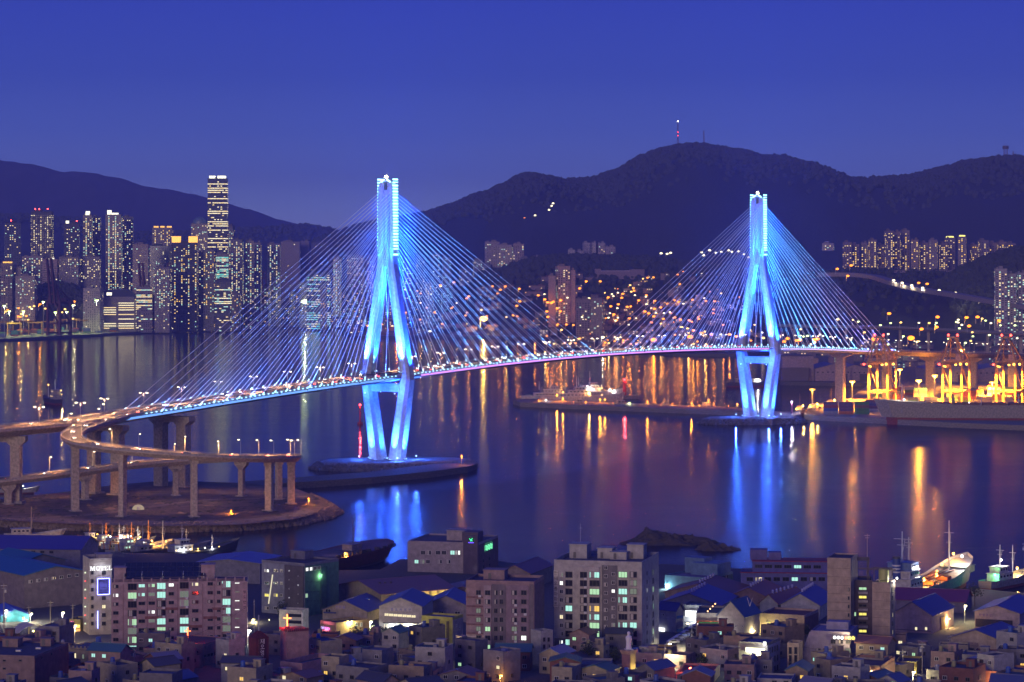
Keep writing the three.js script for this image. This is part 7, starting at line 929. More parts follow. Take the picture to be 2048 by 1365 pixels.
{ // blue waterfront blocks
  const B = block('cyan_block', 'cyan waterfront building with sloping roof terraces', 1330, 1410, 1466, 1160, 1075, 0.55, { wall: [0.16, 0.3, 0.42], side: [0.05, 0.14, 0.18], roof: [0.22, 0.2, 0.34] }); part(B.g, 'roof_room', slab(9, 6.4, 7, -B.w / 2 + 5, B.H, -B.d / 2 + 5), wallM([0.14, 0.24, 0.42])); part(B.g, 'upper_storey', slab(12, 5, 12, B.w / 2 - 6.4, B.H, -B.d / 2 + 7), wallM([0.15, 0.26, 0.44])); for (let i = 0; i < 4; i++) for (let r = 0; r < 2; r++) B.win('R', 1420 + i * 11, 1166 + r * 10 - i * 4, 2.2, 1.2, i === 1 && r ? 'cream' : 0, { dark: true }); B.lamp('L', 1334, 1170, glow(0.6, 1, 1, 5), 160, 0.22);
  const C = block('blue_dock_office', 'long blue dock office with red eaves', 1482, 1660, 1668, 1150, 1072, 0.1, { wall: [0.16, 0.16, 0.42], d: 16, roof: [0.14, 0.13, 0.3], parapet: 0.5 }); part(C.g, 'upper_storey', merge([slab(C.w * 0.86, 4.6, 11, C.w * 0.06, C.H, -1)]), wallM([0.14, 0.13, 0.4])); part(C.g, 'red_eave', merge([box(C.w * 0.88, 0.3, 12, C.w * 0.06, C.H + 4.7, -1), box(C.w + 0.8, 0.3, 1, 0, C.H + 0.5, C.d / 2)]), rawM([0.36, 0.05, 0.1])); part(C.g, 'roof_room', merge([slab(7, 4, 6, -C.w * 0.3, C.H + 4.8, -2), slab(5, 3, 6, -C.w * 0.12, C.H + 4.8, -2)]), wallM([0.16, 0.14, 0.36])); for (let i = 0; i < 9; i++) C.win('L', 1500 + i * 18, 1159, 2.6, 1.6, i === 5 ? 'cyan' : i === 1 ? 'cream' : 0, { dark: true }); for (let i = 0; i < 7; i++) { const f = windowShapes(3, 1.4), m = part(C.g, 'window', f[0], darkFrame); m.position.set(-C.w * 0.3 + i * C.w * 0.11, C.H + 2.6, 4.5); part(m, i === 4 ? 'lit_pane' : 'pane', f[1], i === 4 ? panes.cyan : nearGlass); }
}
const sheds = [ // l, c, r, top, D, th, rise, wall, roof, label
  [1318, 1440, 1474, 1212, 1005, 0.3, 4, [0.3, 0.28, 0.36], [0.05, 0.05, 0.22], 'broad violet-blue roofed shed with roof ventilators behind the restaurant'], [1330, 1460, 1496, 1190, 1046, 0.32, 3.4, [0.26, 0.2, 0.22], [0.17, 0.06, 0.05], 'brown-roofed shed in front of the cyan building'], [1455, 1540, 1572, 1198, 1030, 0.32, 3.6, [0.3, 0.2, 0.2], [0.19, 0.065, 0.05], 'second brown-roofed shed beside the blue dock office'], [1520, 1556, 1610, 1208, 1000, 0.5, 3, [0.4, 0.42, 0.44], [0.2, 0.07, 0.06], 'small brown-gabled shed with a pale front'], [1562, 1640, 1668, 1212, 990, 0.3, 4, [0.42, 0.42, 0.46], [0.05, 0.05, 0.21], 'blue-gabled shed left of the tan tower'],
  [1786, 1864, 1908, 1232, 955, 0.46, 4.4, [0.5, 0.35, 0.38], [0.045, 0.05, 0.2], 'pink-walled warehouse with blue stripes and a big blue roof'], [1780, 1930, 1944, 1205, 1010, 0.3, 3.2, [0.14, 0.12, 0.26], [0.16, 0.03, 0.08], 'long maroon-roofed warehouse below the coaster'], [1902, 2005, 2054, 1283, 900, 0.55, 3, [0.52, 0.42, 0.34], [0.045, 0.055, 0.2], 'long tan warehouse with a dark blue roof'], [1950, 2040, 2080, 1228, 965, 0.4, 2.4, [0.44, 0.36, 0.37], [0.05, 0.06, 0.24], 'pale depot with a dark open ground floor'], [2018, 2064, 2110, 1276, 925, 0.6, 4, [0.4, 0.38, 0.34], [0.03, 0.04, 0.16], 'steep-roofed hall cut by the right edge'],
  [-40, 160, 196, 1100, 1135, 0.1, 4, [0.28, 0.27, 0.33], [0.055, 0.045, 0.24], 'longest deep-blue roofed shed by the fishing boats'], [-30, 36, 130, 1128, 1080, 0.9, 3, [0.2, 0.2, 0.24], [0.015, 0.11, 0.2], 'teal-roofed works with small lit windows'], [-60, 48, 172, 1152, 1022, 0.95, 2.6, [0.22, 0.18, 0.19], [0.015, 0.12, 0.24], 'long teal-roofed works facing the dark yard'], [395, 520, 560, 1128, 1100, 0.2, 1.4, [0.2, 0.2, 0.26], [0.1, 0.12, 0.34], 'low pale-blue roofed fish market behind the pink slab'], [1000, 1060, 1104, 1148, 1080, 0.3, 3, [0.24, 0.19, 0.2], [0.14, 0.06, 0.07], 'brown shed behind the brown tower block'], [860, 990, 1010, 1192, 1030, 0.15, 3, [0.26, 0.2, 0.22], [0.15, 0.065, 0.07], 'brown-roofed shed left of the brown tower block'], [-20, 0, 58, 1233, 985, 1.2, 2.0, [0.06, 0.36, 0.46], [0.04, 0.1, 0.4], 'small turquoise shed with a blue roof at the left edge']];
sheds.forEach(([l, c, r, top, D, th, rise, wall, roof, label], i) => {
  const B = block('waterfront_shed', label, l, c, r, top, D, th, { category: 'warehouse', wall, noRoof: true, group: 'sheds along the near waterfront' }); gable(B, rise, roof);
  if (i === 5) { for (const y of [1259, 1283]) B.slab('L', 1787, 1863, y, y + 4, 0.15, rawM([0.05, 0.04, 0.2]), 'blue_stripe'); for (const px of [1833, 1853]) B.win('L', px, 1258, 0.9, 1.2, 'cream'); part(B.g, 'door', slab(0.1, 4.6, 5, B.w / 2 + 0.1, 0, 0), rawM([0.4, 0.2, 0.06])); B.lamp('R', 1895, 1238, glow(1, 0.6, 0.2, 8), 340, 0.25); }
  if (i === 7) { for (let k = 0; k < 4; k++) B.win('L', 1918 + k * 24, 1299 + k * 1.5, 2.4, 1.2, 0, { dark: true }); const [u, y] = B.onL(1942, 1289), [g, m] = hangulSign(5.4, 1.3, [['ㅇ', 'ㅕ', 'ㅇ'], ['ㄷ', 'ㅗ'], ['ㅅ', 'ㅜ'], ['ㅅ', 'ㅏ', 'ㄴ']], '#6a5668', 0, '#8f7c74'), s = part(B.g, 'name_sign', g, m); s.position.set(u, y, B.d / 2 + 0.12); B.lamp('L', 1913, 1308, glow(1, 0.85, 0.5, 8), 240, 0.25); B.lamp('R', 2045, 1318, glow(1, 1, 0.6, 12), 900, 0.3); }
  if (i === 8) { B.slab('L', 1952, 2026, 1238, 1258, 0.1, rawM([0.04, 0.035, 0.06]), 'bay_shade_sheet'); for (let k = 0; k < 6; k++) B.slab('L', 1952 + k * 12, 1962 + k * 12, 1260, 1266, 0.1, panes.amber, 'lit_window'); const [u, y] = B.onL(1972, 1231), [g, m] = hangulSign(5, 1.0, [['ㅎ', 'ㅏ', 'ㄴ'], ['ㅅ', 'ㅓ', 'ㅇ'], ['ㅈ', 'ㅗ'], ['ㅅ', 'ㅓ', 'ㄴ']], '#3c3a80', 0, '#8c7a80'), s = part(B.g, 'name_sign', g, m); s.position.set(u, y, B.d / 2 + 0.12); }  // near-black sheet paints the shade inside the open ground floor
  if (i === 11) for (const [px, l] of [[75, 'snow'], [85, 'snow'], [93, 'cyan'], [108, 'snow'], [116, 'blue'], [60, 0], [68, 0]]) B.win('R', px, 1143 - (px - 36) * 0.12, 1.3, 1.0, l, { dark: true });
  if (i === 12) for (let k = 0; k < 7; k++) B.win('R', 60 + k * 15.5, 1164 - k * 2.2, 1.5, 1.1, 0);
  if (i === 10) for (let k = 0; k < 6; k++) B.win('L', 12 + k * 18, 1103 + k * 0.4, 1.8, 1.0, 0, { dark: true });
  if (i === 9) { for (const px of [2024, 2042]) B.win('L', px, 1274, 2, 1, 'snow'); }
  if (i === 16) { B.win('R', 10, 1237, 1.0, 1.0, 0); B.win('R', 46, 1237, 1.0, 1.0, 'amber'); B.lamp('R', 52, 1240, glow(0.6, 1, 0.9, 5), 80, 0.2); }
  if (i < 5) for (let k = 0; k < 6; k++) part(B.g, 'roof_vent', merge([cyl(0.4, 0.4, 1, 0, 0, 0, 8), ball(0.5, 0, 0.6, 0, 8, 5)]), M([0.3, 0.3, 0.5], 0.6)).position.set((B.w > B.d * 1.3 ? (k - 2.5) * B.w / 7 : 0), B.H + rise + 0.5, (B.w > B.d * 1.3 ? 0 : (k - 2.5) * B.d / 7));
});
{ // tan towers on the right
  const B = block('tan_tower', 'tall tan tiled tower, the left of a joined pair', 1655, 1702, 1716, 1121, 885, 0.28, { wall: [0.44, 0.35, 0.28], roof: [0.06, 0.06, 0.08], parapet: 0.6 }); for (let r = 0; r < 11; r++) B.slab('L', 1656, 1701, 1137 + r * 17, 1137.8 + r * 17, 0.04, rawM([0.26, 0.2, 0.16]), 'tile_joint'); for (let r = 0; r < 6; r++) B.win('L', 1698, 1180 + r * 17, 0.6, 1.1, 0, { dark: true });
  const C = block('dark_link_tower', 'dark middle tower with green-lit stair balconies', 1700, 1746, 1752, 1166, 892, 0.1, { wall: [0.13, 0.1, 0.13], d: 12, roof: [0.05, 0.05, 0.07] }); for (let r = 0; r < 8; r++) { C.win('L', 1726, 1178 + r * 17, 2.6, 1.0, [0, 1, 3, 5, 6].includes(r) ? (r % 2 ? 'yellow' : 'mint') : 0, { curtain: false, dark: true }); C.slab('L', 1717, 1736, 1183.5 + r * 17, 1188.5 + r * 17, 0.9, wallM([0.36, 0.34, 0.4]), 'balcony'); if (r === 3) C.win('L', 1710, 1229, 1.0, 1.4, 'mint', { dark: true }); }
  const E = block('tan_tower', 'lower tan tiled tower with a glass water tank, right of the pair', 1745, 1781, 1791, 1170, 878, 0.34, { wall: [0.44, 0.34, 0.27], roof: [0.08, 0.1, 0.1], parapet: 0.6 }); for (let r = 0; r < 9; r++) E.slab('L', 1746, 1780, 1185 + r * 17, 1185.8 + r * 17, 0.04, rawM([0.26, 0.2, 0.16]), 'tile_joint'); for (let r = 0; r < 8; r++) E.win('R', 1785, 1180 + r * 17, 1.4, 1.6, [0, 3, 5].includes(r) ? 'cream' : 0, { dark: true }); part(E.g, 'roof_frame', merge([bar(V(-3, E.H, 1), V(-3, E.H + 5, 1), 0.3), bar(V(3, E.H, 1), V(3, E.H + 5, 1), 0.3), bar(V(-3, E.H + 5, 1), V(3, E.H + 5, 1), 0.4), bar(V(-9, E.H + 4, -3), V(3.4, E.H + 4, -3), 0.5)]), rawM([0.14, 0.11, 0.12])); E.tank(0, 0, 1.7, [0.3, 0.32, 0.1]); part(C.g, 'roof_gate', merge([slab(0.8, 7, 0.8, -3, C.H, 0), slab(0.8, 7, 0.8, 2.4, C.H, 0), slab(6.4, 1.2, 0.9, -0.3, C.H + 6.6, 0)]), rawM([0.1, 0.08, 0.1])); E.lamp('R', 1789, 1157, bulbWhite, 160, 0.3);
}
{ // violet hotel with a coloured sign
  const B = block('violet_hotel', 'violet-grey hotel with a white, red and yellow roof sign', 1622, 1700, 1716, 1268, 848, 0.28, { wall: [0.3, 0.26, 0.36], roof: [0.2, 0.22, 0.4], parapet: 0.5 }); for (let r = 0; r < 5; r++) for (let k = 0; k < 5; k++) if (r || k > 1) B.win('L', 1637 + k * 15, 1284 + r * 18, 1.5, 1.4, r === 1 && k === 4 ? 'dim' : 0, { dark: true }); part(B.g, 'sloping_side', loft([[V(-B.w / 2 - 5, 0, -B.d / 2), V(-B.w / 2 - 5, 0, B.d / 2), V(-B.w / 2 + 0.02, 0, B.d / 2), V(-B.w / 2 + 0.02, 0, -B.d / 2)].reverse(), [V(-B.w / 2 - 0.4, B.H, -B.d / 2), V(-B.w / 2 - 0.4, B.H, B.d / 2 - 0.05), V(-B.w / 2 + 0.02, B.H, B.d / 2 - 0.05), V(-B.w / 2 + 0.02, B.H, -B.d / 2)].reverse()]), B.wall);
  const [u, y] = B.onL(1689, 1276), [g, m] = textSign(7, 1.4, (c, W, H) => { const n = 6; for (let i = 0; i < n; i++) { c.fillStyle = i < 3 ? '#fff' : i === 3 ? '#ff3020' : '#ffe24a'; c.beginPath(); c.ellipse(W * (i + 0.5) / n, H / 2, W * 0.07, H * 0.36, 0, 0, 7); c.fill(); c.fillStyle = '#403030'; c.fillRect(W * (i + 0.4) / n, H * 0.4, W * 0.03, H * 0.2); } }, 3, '#241820'), s = part(B.g, 'roof_sign', g, m); s.position.set(u, y, B.d / 2 + 0.6); pointLight(B.g, new THREE.Color(1, 0.8, 0.4), 160, [u + 1, y, B.d / 2 + 2]); part(B.g, 'roof_room', slab(7, 2.6, 5, B.w / 2 - 5, B.H, -1), wallM([0.34, 0.32, 0.44]));
}
{ // neon bar block
  const B = block('neon_bar_block', 'bar block with a yellow light board, cyan window row and blue neon', 1478, 1534, 1560, 1292, 838, 0.42, { wall: [0.2, 0.19, 0.2], side: [0.5, 0.5, 0.52], roof: [0.05, 0.1, 0.28] }); const sign = (px, py, w, h, gl, pw, col) => { const [u, y] = B.onL(px, py), q = part(B.g, 'light_board_sign', box(w, h, 0.3), gl); q.position.set(u, y, B.d / 2 + 0.6); if (pw) pointLight(B.g, new THREE.Color(...col), pw, [u, y - h / 2 - 0.5, B.d / 2 + 1.8], 20); };
  sign(1512, 1301, 6.2, 1.4, glow(1, 1, 0.6, 3), 400, [1, 1, 0.5]); sign(1488, 1349, 2.4, 0.8, glow(0.3, 0.7, 1.4, 3), 160, [0.2, 0.5, 1]); sign(1512, 1349, 2.8, 0.9, glow(0.4, 0.9, 1.3, 3), 160, [0.2, 0.6, 1]); sign(1536, 1352, 2, 0.8, glow(0.6, 0.2, 1.2, 1.5), 80, [0.5, 0.1, 1]); for (let i = 0; i < 8; i++) B.win('L', 1486 + i * 4.6, 1321, 0.6, 0.9, 'cyan', { curtain: false, dark: true }); for (let i = 0; i < 4; i++) for (let r = 0; r < 3; r++) B.win('R', 1539 + i * 5, 1302 + r * 20 - i * 2, 0.9, 1.8, 0, { dark: true }); sign(1531, 1287, 0.9, 0.9, glow(1, 1, 0.9, 2.4), 60, [1, 1, 0.9]);
  const C = block('columned_hall', 'tall cream hall with two dark window strips beside the bar block', 1575, 1598, 1606, 1292, 842, 0.3, { wall: [0.46, 0.38, 0.26], roof: [0.06, 0.05, 0.07] }); for (const px of [1581, 1592]) for (const y of [1302, 1318, 1332]) C.win('L', px, y, 1.0, 2.2, 0, { dark: true, curtain: false }); C.lamp('L', 1586, 1346, glow(1, 0.9, 0.6, 6), 220, 0.2);
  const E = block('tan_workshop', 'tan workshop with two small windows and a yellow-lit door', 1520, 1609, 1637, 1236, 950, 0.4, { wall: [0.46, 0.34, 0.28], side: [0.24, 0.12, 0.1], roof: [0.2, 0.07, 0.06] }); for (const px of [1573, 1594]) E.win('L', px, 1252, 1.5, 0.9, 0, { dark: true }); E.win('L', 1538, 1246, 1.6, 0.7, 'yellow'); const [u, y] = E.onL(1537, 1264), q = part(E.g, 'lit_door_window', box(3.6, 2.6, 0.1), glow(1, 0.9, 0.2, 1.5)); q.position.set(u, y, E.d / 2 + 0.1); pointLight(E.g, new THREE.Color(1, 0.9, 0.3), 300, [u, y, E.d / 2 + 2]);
}
// ---------------------------------------------------------------- the maze of small roofs, streets, poles, cars
reseed(4004);
const overlaps = (X, D, w, d, th) => placed.some(([x, e, W, E, t]) => { const dx = X - x, dz = D - e, c = Math.cos(t), s = Math.sin(t), u = Math.abs(dx * c - dz * s * -1 * -1), r1 = (w + d) * 0.33; const lu = Math.abs(dx * c + -dz * s), lv = Math.abs(dx * s + dz * c); return lu < W / 2 + r1 && lv < E / 2 + r1; });
const roofTints = [['blue', [0.07, 0.09, 0.19]], ['green', [0.05, 0.12, 0.09]], ['violet-grey', [0.17, 0.16, 0.2]], ['dark', [0.05, 0.05, 0.06]], ['dark', [0.07, 0.065, 0.07]], ['teal', [0.05, 0.12, 0.15]], ['rust', [0.17, 0.08, 0.06]], ['pale blue', [0.2, 0.24, 0.32]]];
const wallTints = [['white', [0.42, 0.41, 0.4]], ['pink', [0.36, 0.25, 0.24]], ['cream', [0.4, 0.35, 0.25]], ['brick', [0.2, 0.085, 0.075]], ['grey', [0.26, 0.25, 0.26]], ['grey', [0.2, 0.19, 0.2]], ['tan', [0.32, 0.25, 0.19]]];
{
  const list = []; let tries = 0;
  while (list.length < 130 && tries++ < 4000) { const D = 772 + 128 * rnd() ** 1.4, px = rr(-30, 2080), X = (px - MIDDLE) / FOCAL * D, w = rr(6, 12), d = rr(6, 11), th = rr(0.05, 1.0); if (px > 1338 && px < 1398 && D > 860) continue; if (overlaps(X, D, w, d, th)) continue; placed.push([X, D, w, d, th]); list.push([px, D, w, d, th]); }
  list.sort((a, b) => a[0] - b[0]).forEach(([px, D, w, d, th], i) => {
    const [rn, rc] = pick(roofTints), [wn, wc] = pick(wallTints), h = pick([3.4, 3.4, 6.2, 6.2, 8.8]) * (D < 800 ? 0.8 : 1), X = (px - MIDDLE) / FOCAL * D, gab = rnd() < 0.24, gy = hillside(D);
    const g = thing('small_house', `${storeys(h)} ${wn} house with ${rn} ${gab ? 'pitched' : 'flat'} roof, ${nth(i)} from the left among the near roofs`, 'house', [X, gy - 0.5, -D], -th, 'small houses among the near roofs'), B = { g, w, d, H: h + 0.5, wall: wallM(wc) };
    part(g, 'wall', slab(w, B.H, d, 0, 0, 0), B.wall);
    if (gab) gable(B, rr(1.2, 2), rc, 0.5); else { part(g, 'roof', slab(w - 0.4, 0.1, d - 0.4, 0, B.H, 0), rawM(rc, 0.7)); for (const [pw, pd, x, z] of [[w, 0.2, 0, d / 2 - 0.1], [w, 0.2, 0, -d / 2 + 0.1], [0.2, d - 0.4, w / 2 - 0.1, 0], [0.2, d - 0.4, -w / 2 + 0.1, 0]]) part(g, 'parapet', slab(pw, rr(0.5, 0.9), pd, x, B.H, z), B.wall); if (rnd() < 0.55) { const t = part(g, 'stair_house', merge([slab(2.6, 2.3, 2.4, w * 0.2, B.H, -d * 0.2), slab(3, 0.16, 2.8, w * 0.2, B.H + 2.3, -d * 0.2)]), B.wall); part(t, 'door', slab(0.8, 1.8, 0.08, w * 0.2, B.H + 0.1, -d * 0.2 + 1.22), darkFrame); } if (rnd() < 0.6) part(g, 'water_tank', merge([cyl(0.7, 0.7, 1.3, -w * 0.25, B.H + 1.1, 0, 12), ball(0.7, -w * 0.25, B.H + 1.75, 0, 12, 5, 0.4), box(1.2, 0.4, 1.2, -w * 0.25, B.H + 0.25, 0)]), M(pick([[0.04, 0.1, 0.36], [0.05, 0.09, 0.3], [0.2, 0.19, 0.1], [0.24, 0.26, 0.3]]), 0.5)); }
    const n = Math.max(1, Math.round(w / 3.4)); for (let f = 0; f < Math.max(1, Math.round(h / 2.9)); f++) for (let k = 0; k < n; k++) { if (rnd() < 0.25) continue; const [fr, pn] = windowShapes(1.3, 1.1), m = part(g, 'window', fr, rnd() < 0.5 ? frameM : darkFrame), lit = rnd() < 0.13; m.position.set((k - (n - 1) / 2) * w / n, 2.2 + f * 2.8, d / 2); part(m, lit ? 'lit_pane' : 'pane', pn, lit ? panes[pick(['cream', 'cyan', 'amber', 'mint'])] : nearGlass); }
    for (let k = 0; k < 2; k++) if (rnd() < 0.6) { const [fr, pn] = windowShapes(1.1, 1.1), m = part(g, 'window', fr, darkFrame); m.position.set(w / 2, Math.min(B.H - 0.9, 2.2 + k * 2.8), 0); m.rotation.y = Math.PI / 2; part(m, 'pane', pn, nearGlass); }
    if (rnd() < 0.3) part(g, 'roof_clutter', slab(rr(1, 2), rr(0.5, 1), rr(0.8, 1.6), rr(-1, 1), B.H + (gab ? -0.6 : 0.1), rr(-1, 2)), M(pick([[0.1, 0.12, 0.3], [0.3, 0.2, 0.1], [0.2, 0.2, 0.22]]), 0.8));
  });
}
// street with parked cars
const carPaint = [[0.5, 0.5, 0.52], [0.06, 0.06, 0.08], [0.6, 0.6, 0.6], [0.05, 0.08, 0.24], [0.3, 0.3, 0.32], [0.3, 0.03, 0.03]];
const carGeo = (() => { const body = profile([[-2.15, 0.35], [2.1, 0.35], [2.2, 0.7], [2.1, 0.95], [1.15, 1.02], [0.5, 1.46], [-1.0, 1.5], [-1.75, 1.05], [-2.2, 0.95], [-2.25, 0.6]], 1.76), glass = merge([profile([[1.08, 1.04], [0.5, 1.42], [-0.95, 1.45], [-1.6, 1.06]], 1.8), ]), wheel = flat(new THREE.CylinderGeometry(0.33, 0.33, 0.22, 14)).rotateX(Math.PI / 2), rim = flat(new THREE.CylinderGeometry(0.19, 0.19, 0.24, 10)).rotateX(Math.PI / 2); return { body, glass, wheel, rim, head: [box(0.1, 0.16, 0.4, 2.16, 0.72, 0.58), box(0.1, 0.16, 0.4, 2.16, 0.72, -0.58)], tail: [box(0.1, 0.16, 0.42, -2.24, 0.8, 0.58), box(0.1, 0.16, 0.42, -2.24, 0.8, -0.58)] }; })();
const headOn = glow(1, 0.95, 0.8, 30), tailOn = glow(1, 0.06, 0.03, 26), tailOff = M([0.2, 0.01, 0.01], 0.4), headOff = M([0.4, 0.4, 0.4], 0.2), tyreM = M([0.02, 0.02, 0.02], 0.9), rimM = M([0.4, 0.4, 0.42], 0.4);
function car(pos, turn, paint, lights, label, group) {
  const c = thing('car', label, 'car', pos, turn, group); part(c, 'body', carGeo.body, M(carPaint[paint], 0.35)); part(c, 'side_glass', carGeo.glass, nearGlass);
  for (const x of [-1.35, 1.35]) for (const z of [-0.8, 0.8]) { const w = part(c, 'wheel', carGeo.wheel, tyreM); w.position.set(x, 0.33, z); part(w, 'rim', carGeo.rim, rimM); }
  for (const g of carGeo.head) part(c, 'headlight', g, lights ? headOn : headOff); for (const g of carGeo.tail) part(c, 'tail_light', g, lights ? tailOn : tailOff);
}
const paintName = ['silver', 'black', 'white', 'navy', 'grey', 'red'];
{
  const road = (list, label) => structure('street', prism(list.map(([px, py]) => { const [X, D] = ground(px, py, 4.4); return [X, -D]; }), 0.08, 4.0), asphalt, label);
  structure('street', prism([[1300, 1372], [1345, 1372], [1402, 1255], [1372, 1255]].map(([px, py]) => { const [X, D] = ground(px, py, 5.5); return [X, -D]; }), 0.3, 5.2), asphalt, 'bright street running up between the white tower and the restaurant');
  for (let i = 0; i < 8; i++) { const py = 1288 - i * 4.6, px = 1346 + i * 7.2, [X, D] = ground(px, py, 5.6); car([X, 5.55, -D], 0.5, [2, 0, 2, 3, 0, 1, 2, 4][i], 0, `${paintName[[2, 0, 2, 3, 0, 1, 2, 4][i]]} car, ${nth(i)} from the near end of the parked row`, 'cars parked by the striped store'); }
  const [lx, ld] = ground(1384, 1302, 5.5), l = armLamp('near_street_lamp', V(lx, 5.4, -ld), 2.4, 'street lamp lighting the bright street by the restaurant', null, 900, new THREE.Color(1, 0.88, 0.5)); const [mx, md] = ground(1330, 1345, 6); armLamp('near_street_lamp', V(mx, 5.8, -md), 0.4, 'street lamp at the near end of the bright street', null, 700, new THREE.Color(1, 0.85, 0.45));
  // the lit lane at the left
  [[60, 1228, 'street lamp beside the turquoise shed', [1, 0.9, 0.6], 700], [124, 1226, 'street lamp over the dark yard at the left', [1, 0.85, 0.55], 700], [92, 1252, 'street lamp over the vaulted tents', [1, 0.78, 0.3], 900], [148, 1252, 'street lamp by the red and yellow shop front', [1, 0.75, 0.3], 800], [10, 1222, 'street lamp at the left edge pole', [1, 0.9, 0.6], 500], [505, 1240, 'yellow street lamp right of the pink slab', [1, 0.8, 0.35], 800], [740, 1244, 'street lamp beside the white depot', [1, 0.92, 0.6], 800], [497, 1262, 'low white street lamp beside the dark red tower', [1, 0.95, 0.8], 400], [1930, 1212, 'street lamp in the lane below the coaster', [1, 0.85, 0.4], 900], [1826, 1345, 'street lamp by the orange shop at the lower right', [1, 0.85, 0.4], 700], [1000, 1352, 'orange street lamp in front of the brown tower block', [1, 0.4, 0.06], 260], [1310, 1338, 'yellow-green street lamp before the yellow house', [1, 0.95, 0.5], 500], [1760, 1354, 'street lamp over the shops below the tan towers', [1, 0.8, 0.4], 600]].forEach(([px, py, label, col, pw]) => { const D = py > 1300 ? 815 : py > 1240 ? 925 : 985, p = at(px, py, D), gy = hillside(D), h = Math.max(5, p.y - gy), o = thing('near_street_lamp', label, 'street lamp', [p.x, p.y - h, p.z], 0); part(o, 'pole', cyl(0.14, 0.1, h, 0, h / 2, 0, 6), galvanised); part(o, 'lamp_head', merge([box(0.9, 0.2, 0.4, 0.3, h, 0), ball(0.26, 0.5, h - 0.12, 0, 8, 6)]), glow(...col, 16)); pointLight(o, new THREE.Color(...col), pw * 0.55, [0.5, h - 0.7, 0.3], 15); });
  // vaulted tents lit from inside, shop front
  [[62, 1275, 945, 'large grey vaulted tent with a yellow glow inside', 6.4, [1, 0.75, 0.2]], [26, 1278, 905, 'small vaulted tent glowing orange', 4.6, [1, 0.5, 0.12]]].forEach(([px, py, D, label, r, col]) => { const t = thing('vaulted_tent', label, 'tent', [xAt(px, D), hillside(D), -D], 0.4); const g = flat(new THREE.CylinderGeometry(r, r, 11, 22, 1, true, 0, Math.PI)).rotateZ(Math.PI / 2).rotateX(-Math.PI / 2); part(t, 'fabric_vault', g.scale(1, 0.75, 1).rotateY(Math.PI / 2), M([0.36, 0.33, 0.3], 0.8, { side: THREE.DoubleSide })); part(t, 'hoop', merge([-5, 0, 5].map((x) => flat(new THREE.TorusGeometry(r, 0.12, 5, 20, Math.PI)).scale(1, 0.75, 1).translate(0, 0, x))), galvanised); part(t, 'tent_lamp', ball(0.3, 0, 2.6, 3), glow(...col, 10)); pointLight(t, new THREE.Color(...col), 260, [0, 2, 3.4], 15); });
  const s = block('lit_shop', 'narrow shop with pink and yellow lit front at the motel foot', 138, 160, 166, 1244, 962, 0.2, { wall: [0.4, 0.36, 0.14], d: 8 }); s.slab('L', 141, 147, 1243, 1256, 0.2, glow(1, 0.15, 0.4, 1.6), 'shop_sign'); s.slab('L', 150, 159, 1250, 1256, 0.2, glow(1, 0.85, 0.2, 1.6), 'shop_sign'); s.slab('L', 141, 160, 1258, 1263, 0.3, glow(1, 0.35, 0.1, 1.6), 'shop_sign'); s.lamp('L', 152, 1262, glow(1, 0.8, 0.3, 6), 400, 0.2);
  const o = block('red_lit_bar', 'low bar with two red lamps below the restaurant', 1352, 1425, 1440, 1352, 812, 0.2, { wall: [0.34, 0.24, 0.24], roof: [0.2, 0.05, 0.06] }); o.lamp('L', 1382, 1338, glow(1, 0.12, 0.05, 26), 260, 0.5); o.lamp('L', 1403, 1338, glow(1, 0.12, 0.05, 26), 260, 0.5);
  const f = block('orange_front_shop', 'shop with an orange and yellow front at the lower right', 1790, 1834, 1846, 1330, 838, 0.3, { wall: [0.5, 0.4, 0.1], roof: [0.14, 0.1, 0.14] }); f.slab('L', 1793, 1830, 1331, 1335, 0.3, glow(1, 0.7, 0.1, 1.2), 'shop_sign'); f.slab('L', 1798, 1810, 1331, 1336, 0.4, glow(1, 0.25, 0.08, 1.6), 'shop_sign'); f.slab('L', 1815, 1823, 1340, 1352, 0.1, glow(0.8, 1, 1, 1.6), 'lit_door_window'); f.lamp('L', 1806, 1338, glow(1, 0.9, 0.6, 10), 300, 0.2);
  const k = block('terracotta_block', 'terracotta block with a cream balcony row below the tan towers', 1688, 1762, 1790, 1338, 806, 0.35, { wall: [0.42, 0.22, 0.14], side: [0.34, 0.2, 0.16], roof: [0.16, 0.1, 0.1] }); k.slab('L', 1690, 1760, 1328, 1334, 0.6, rawM([0.6, 0.5, 0.24]), 'balcony'); for (const [px, l] of [[1702, 'blue'], [1724, 'snow'], [1737, 'snow'], [1750, 0]]) k.win('L', px, 1354, 1.6, 1.5, l, { dark: true }); k.lamp('L', 1745, 1342, glow(1, 0.85, 0.5, 8), 200, 0.2);
  const z = block('orange_wall_house', 'orange-walled house at the bottom right', 1952, 2030, 2062, 1352, 800, 0.5, { wall: [0.55, 0.26, 0.13], roof: [0.06, 0.06, 0.22] }); z.lamp('L', 2000, 1362, glow(1, 0.5, 0.3, 8), 200, 0.2);
}
